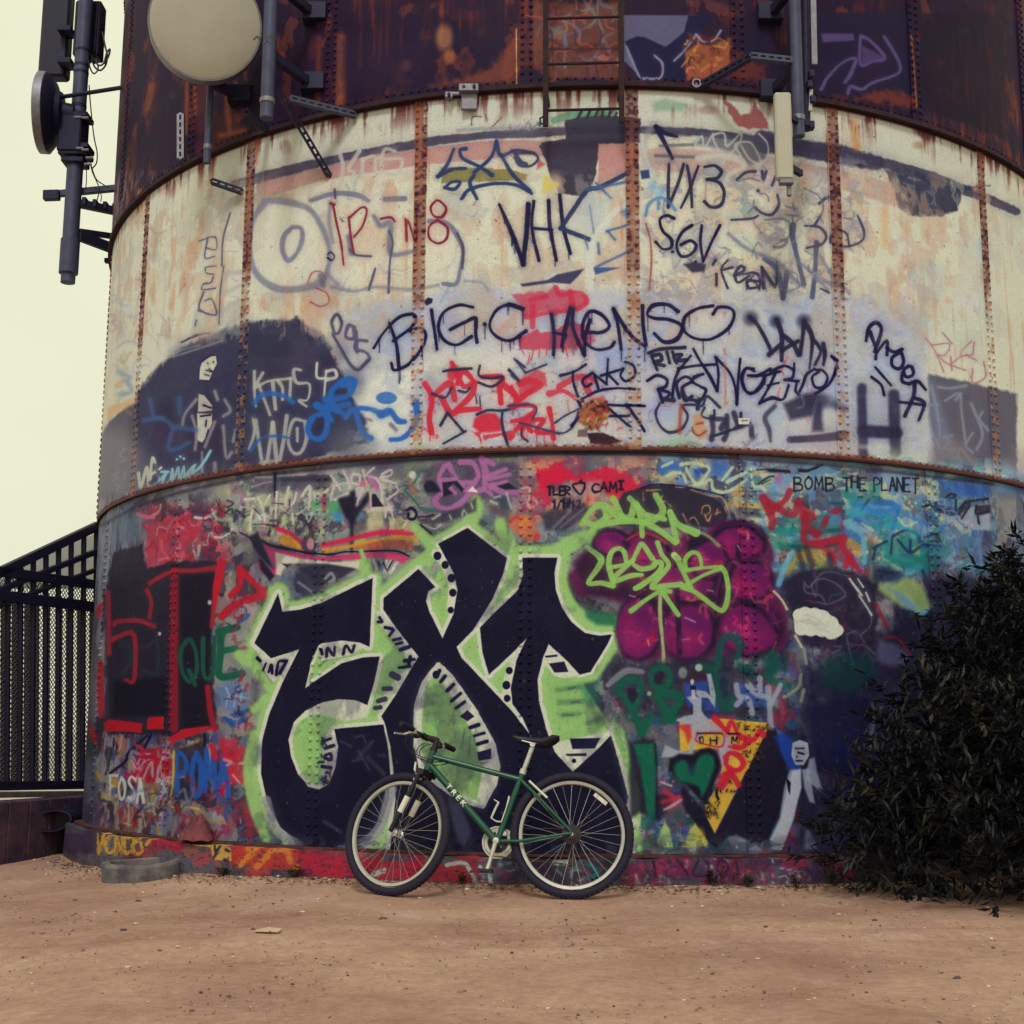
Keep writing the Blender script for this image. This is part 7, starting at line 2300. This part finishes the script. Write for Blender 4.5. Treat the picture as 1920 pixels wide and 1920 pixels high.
def stone_mesh(seed, sub=2):
    rng = random.Random(seed)
    bm = bmesh.new()
    bmesh.ops.create_icosphere(bm, subdivisions=sub, radius=1)
    from mathutils import noise as mn
    o = Vector((rng.uniform(-9, 9),) * 3)
    for v in bm.verts:
        v.co *= 1 + .35 * mn.noise(v.co * 1.2 + o)
        v.co.z *= .62
    me = bpy.data.meshes.new("stone")
    bm.to_mesh(me)
    bm.free()
    return me


SM_ = [stone_mesh(s, 1) for s in range(6)]
stones = [  # photo px, size in photo px, material, label
    (412, 1626, 16, M_STONE, "white stone by the yellow patch of the foundation ring"),
    (366, 1628, 13, M_TAN, "tan stone right of the half-buried concrete ring"),
    (142, 1668, 11, M_GSTONE, "dark flat stone on the dirt left of the concrete ring"),
    (260, 1675, 11, M_GSTONE, "dark stone on the dirt just below the concrete ring"),
    (454, 1640, 9, M_STONE, "small pale stone at the foot of the orange painted ring"),
    (492, 1641, 9, M_STONE, "small pale stone left of the bicycle's front tyre"),
    (232, 1737, 12, M_GSTONE, "dark chip of stone alone in the left foreground dirt"),
    (474, 1747, 9, M_GSTONE, "small dark stone beside the pale paper scrap"),
    (1335, 1829, 9, M_GSTONE, "small dark stone low in the right foreground"),
    (1640, 1729, 10, M_GSTONE, "dark stone on the dirt in front of the bush"),
    (1795, 1838, 15, M_GSTONE, "dark stone at the lower right corner of the dirt"),
    (1225, 1668, 11, M_STONE, "pale stone right of the bicycle's rear tyre"),
]
for i, (px, py, s, m, lab) in enumerate(stones):
    p = on_ground(px, py, 0)
    p.z = ground_z(p.x, p.y)
    me = stone_mesh(20 + i, 2)
    o = link("stone", me, m, None, True)
    sz = s * p.y / FPX / 2
    o.scale = (sz, sz, sz)
    o.location = p + Vector((0, 0, sz * .25))
    o.rotation_euler = (0, 0, i * 1.3)
    tag(o, lab, "stone", "loose stones on the dirt")
sc = MB()
p = on_ground(502, 1750, 0)
sc.add([(-.055, -.02, .004), (.05, -.025, .003), (.06, .012, .012), (.0, .022, .016), (-.05, .014, .006), (-.055, -.02, .001), (.05, -.025, .0), (.06, .012, .009), (.0, .022, .013), (-.05, .014, .003)],
       [(0, 1, 2, 3, 4), (9, 8, 7, 6, 5), (0, 5, 6, 1), (1, 6, 7, 2), (2, 7, 8, 3), (3, 8, 9, 4), (4, 9, 5, 0)])
o = sc.build("paper_scrap", mat("dusty_paper", (190, 160, 138), rough=.9, var=.2, scale=20), None)
o.location = (p.x, p.y, ground_z(p.x, p.y))
tag(o, "pale flat paper scrap on the dirt in the left foreground", "paper")


# gravel, twigs and leaf litter: too many to count
def gravel():
    rng = random.Random(3)
    mb = MB()
    tmpl = []
    for s in range(5):
        bm = bmesh.new()
        bmesh.ops.create_icosphere(bm, subdivisions=1, radius=1)
        vs_ = [v.co * (1 + rng.uniform(-.25, .25)) for v in bm.verts]
        fs = [[v.index for v in f.verts] for f in bm.faces]
        tmpl.append((vs_, fs))
        bm.free()
    V, F, MI = [], [], []
    def put(x, y, s, mi):
        vs_, fs = tmpl[rng.randrange(5)]
        a = rng.uniform(0, 6.28)
        ca, sa = cos(a), sin(a)
        n = len(V)
        e = rng.uniform(.6, 1.5)
        for v in vs_:
            vx, vy = v.x * s * e, v.y * s
            V.append((x + vx * ca - vy * sa, y + vx * sa + vy * ca, ground_z(x, y) + s * .2 + v.z * s * .5))
        F.extend([tuple(i + n for i in f) for f in fs])
        MI.extend([mi] * len(fs))
    for i in range(2600):
        y = 3.4 + 6.2 * rng.random() ** .8
        x = rng.uniform(-.5, .5) * y * 1.0
        if math.hypot(x - AX, y - AY) < R_BASE + .02: continue
        put(x, y, .0025 + .007 * rng.random() ** 3, rng.choice((0, 0, 0, 1, 2, 2)))
    for i in range(5200):       # fine dark and pale grit
        y = 3.4 + 5.0 * rng.random()
        x = rng.uniform(-.5, .5) * y
        if math.hypot(x - AX, y - AY) < R_BASE + .02: continue
        put(x, y, .0014 + .0028 * rng.random() ** 2, rng.choice((0, 0, 0, 1, 2)))
    for i in range(1000):       # drift along the foundation
        ph = rng.uniform(-68, 42)
        d = abs(rng.gauss(0, .10)) + .01
        q = wall(ph, 0, R_BASE + d)
        put(q.x, q.y, .003 + .011 * rng.random() ** 2.5, rng.choice((0, 0, 0, 2, 2, 1)))
    me = bpy.data.meshes.new("gravel")
    me.from_pydata(V, [], F)
    for m in (M_GSTONE, M_STONE, M_TAN): me.materials.append(m)
    me.polygons.foreach_set('material_index', MI)
    me.update()
    o = link("gravel", me)
    tag(o, "loose gravel and grit scattered over the dirt", "gravel", kind="stuff")


gravel()
M_LITTER = mat("dry_leaf_litter", (96, 76, 60), rough=.9, col2=(48, 36, 36), scale=3)
M_LITTER2 = mat("green_weed", (58, 66, 34), rough=.8, col2=(34, 40, 28), scale=3)


def leaf(V, F, o, d, up, L, W, fold=.25):
    """a folded pointed leaf of four triangles"""
    s = d.cross(up).normalized()
    n = len(V)
    V += [tuple(o), tuple(o + d * (L * .45) + s * W + up * (W * fold)), tuple(o + d * (L * .5)), tuple(o + d * (L * .45) - s * W + up * (W * fold)), tuple(o + d * L - up * (L * .06))]
    F += [(n, n + 2, n + 1), (n, n + 3, n + 2), (n + 1, n + 2, n + 4), (n + 2, n + 3, n + 4)]


def litter():
    rng = random.Random(8)
    V, F = [], []
    for i in range(1500):
        ph = rng.uniform(-60, 44)
        d = abs(rng.gauss(0, .13)) + .01
        if ph > 16: d = abs(rng.gauss(0, .45))
        q = wall(ph, 0, R_BASE + d)
        a = rng.uniform(0, 6.28)
        dr = Vector((cos(a), sin(a), rng.uniform(-.1, .35))).normalized()
        leaf(V, F, Vector((q.x, q.y, ground_z(q.x, q.y) + .004)), dr, Vector((0, 0, 1)), rng.uniform(.015, .045), rng.uniform(.003, .009))
    for i in range(260):
        y = rng.uniform(3.6, 8)
        x = rng.uniform(-.45, .45) * y
        if math.hypot(x - AX, y - AY) < R_BASE + .02: continue
        a = rng.uniform(0, 6.28)
        leaf(V, F, Vector((x, y, ground_z(x, y) + .004)), Vector((cos(a), sin(a), .1)), Vector((0, 0, 1)), rng.uniform(.01, .035), rng.uniform(.002, .006))
    me = bpy.data.meshes.new("leaf_litter")
    me.from_pydata(V, [], F)
    o = link("leaf_litter", me, M_LITTER)
    tag(o, "dry leaf litter drifted along the foundation ring", "leaf litter", kind="stuff")


litter()


def weed(ph, off, h, nst, seed, label):
    rng = random.Random(seed)
    q = wall(ph, 0, R_BASE + off)
    root = empty("weed", (q.x, q.y, ground_z(q.x, q.y)))
    tag(root, label, "weed", "small weeds along the foundation")
    V, F = [], []
    st_ = MB()
    for k in range(nst):
        a = rng.uniform(0, 6.28)
        top = Vector((cos(a) * h * rng.uniform(.2, .8), sin(a) * h * rng.uniform(.2, .8), h * rng.uniform(.5, 1)))
        st_.tube([(0, 0, 0), top * .5 + Vector((0, 0, h * .1)), top], [.0022, .0018, .001], n=4)
        for j in range(7):
            t = rng.uniform(.25, 1)
            b = rng.uniform(0, 6.28)
            leaf(V, F, top * t + Vector((0, 0, h * .1 * (1 - t))), Vector((cos(b), sin(b), rng.uniform(-.2, .6))).normalized(), Vector((0, 0, 1)), rng.uniform(.02, .05), rng.uniform(.005, .010))
    st_.build("stems", M_LITTER2, root)
    me = bpy.data.meshes.new("leaves")
    me.from_pydata(V, [], F)
    link("leaves", me, M_LITTER2, root)


for ph, off, h, n, s, lab in ((9.0, .06, .10, 9, 1, "low weed at the ring's foot just right of the rear tyre"), (-26, .03, .08, 8, 2, "low weed at the ring's foot left of the front tyre"),
                              (-2, .05, .06, 6, 3, "tiny weed under the bicycle's crank"), (12.6, .10, .08, 8, 4, "low weed on the dirt a step right of the rear tyre"),
                              (-20, .04, .07, 7, 5, "low weed behind the front tyre's left edge"), (21, .08, .09, 9, 6, "low weed at the left foot of the big bush"),
                              (-12, .05, .09, 9, 7, "low weed at the ring's foot between the front tyre and the crank"), (6.5, .04, .12, 10, 8, "tall weed tuft behind the rear tyre's right edge"), (16, .05, .07, 8, 9, "small weed under the yellow triangle"), (-33, .04, .07, 8, 10, "small weed under the orange patch of the ring")):
    weed(ph, off, h, n, s, lab)


# ------------------------------------------------------------------ the big bush
def bush(name, label, blobs, nleaf, seed, stems, mat_leaf):
    rng = random.Random(seed)
    root = empty(name, blobs[0][0])
    root.location.z = 0
    tag(root, label, "bush")
    org = Vector(root.location)
    V, F, MI = [], [], []
    tot = sum(b[1] * b[2] * b[3] for b in blobs)
    for c, rx, ry, rz in blobs:
        c = Vector(c)
        n = int(nleaf * rx * ry * rz / tot)
        ncl = max(n // 26, 1)
        for k in range(ncl):
            while True:
                p = Vector((rng.uniform(-1, 1), rng.uniform(-1, 1), rng.uniform(-1, 1)))
                if .22 < p.length < 1.06 and rng.random() < p.length ** 1.2: break
            q = c + Vector((p.x * rx, p.y * ry, p.z * rz))
            if q.z < .03: continue
            if math.hypot(q.x - AX, q.y - AY) < R0 + .06: continue
            shoot = (Vector((p.x, p.y, p.z * .6 + .45)) + Vector((rng.gauss(0, .5), rng.gauss(0, .5), rng.gauss(0, .35)))).normalized()
            L = rng.uniform(.14, .30)
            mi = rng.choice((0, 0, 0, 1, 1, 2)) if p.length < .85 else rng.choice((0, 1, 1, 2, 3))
            for j in range(26):
                t = rng.random()
                o = q + shoot * (L * t) + Vector((rng.gauss(0, .012), rng.gauss(0, .012), rng.gauss(0, .012)))
                side = Vector((rng.gauss(0, 1), rng.gauss(0, 1), rng.gauss(0, .6))).normalized()
                d = (shoot * .55 + side * .8 - Vector((0, 0, .12))).normalized()
                up = d.orthogonal().normalized()
                if rng.random() < .5: up = -up
                leaf(V, F, o - org, d, up, rng.uniform(.035, .11) , rng.uniform(.005, .013), .3)
                MI += [mi] * 4
    me = bpy.data.meshes.new("crown")
    me.from_pydata([tuple(v) for v in V], [], F)
    for m in mat_leaf: me.materials.append(m)
    me.polygons.foreach_set('material_index', MI)
    me.update()
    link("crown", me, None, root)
    tr = MB()
    for (x, y), (tx, ty, tz) in stems:
        b = Vector((x, y, ground_z(x, y) - .03))
        t = Vector((tx, ty, tz))
        m_ = b.lerp(t, .5) + Vector((rng.gauss(0, .04), rng.gauss(0, .04), .06))
        tr.tube([b, b.lerp(m_, .5) + Vector((.01, 0, .02)), m_, t], [.024, .019, .013, .005], n=7)
        for k in range(4):
            s_ = b.lerp(t, rng.uniform(.35, .85))
            tr.tube([s_, s_ + Vector((rng.gauss(0, .16), rng.gauss(0, .16), rng.uniform(.12, .35)))], [.008, .003], n=5)
    tr.v = [tuple(Vector(p) - org) for p in tr.v]
    tr.build("stems", M_STEMS, root, smooth=True)
    return root


M_STEMS = mat("bush_stems", (62, 50, 48), rough=.85, var=.4, scale=20)


def leafmat(name, c, c2):
    m = mat(name, c, rough=.55, col2=c2, scale=5, spec=.25)
    return m


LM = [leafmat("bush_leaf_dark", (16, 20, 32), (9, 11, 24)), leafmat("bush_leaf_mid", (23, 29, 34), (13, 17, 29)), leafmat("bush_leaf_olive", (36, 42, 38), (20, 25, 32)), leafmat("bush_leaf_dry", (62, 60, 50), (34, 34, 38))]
bl = []
for px, py, dpt, rw, rd, rh_ in ((1612, 1640, 7.45, .20, .25, .16), (1640, 1590, 7.45, .28, .28, .26), (1722, 1515, 7.45, .36, .35, .34), (1775, 1390, 7.55, .36, .34, .34), (1845, 1265, 7.65, .36, .36, .32), (1895, 1150, 7.75, .28, .32, .24),
                              (1800, 1600, 7.2, .50, .42, .34), (1860, 1450, 7.3, .52, .45, .45), (1930, 1280, 7.5, .45, .42, .45), (1990, 1500, 7.0, .5, .5, .6), (2050, 1250, 7.6, .5, .5, .5), (1975, 1090, 7.8, .32, .3, .22),
                              (2120, 1450, 7.3, .6, .5, .6)):
    bl.append((on_depth(px + 22, py, dpt), rw, rd, rh_))
stm = []
for k in range(13):
    b = bl[k][0]
    stm.append(((2.45 + .12 * (k % 5) + .06 * k, 7.45 + .07 * (k % 3)), (b.x, b.y, b.z + .1)))
bush("bush", "large dark leafy bush in front of the tank at the right", bl, 46000, 11, stm, LM)
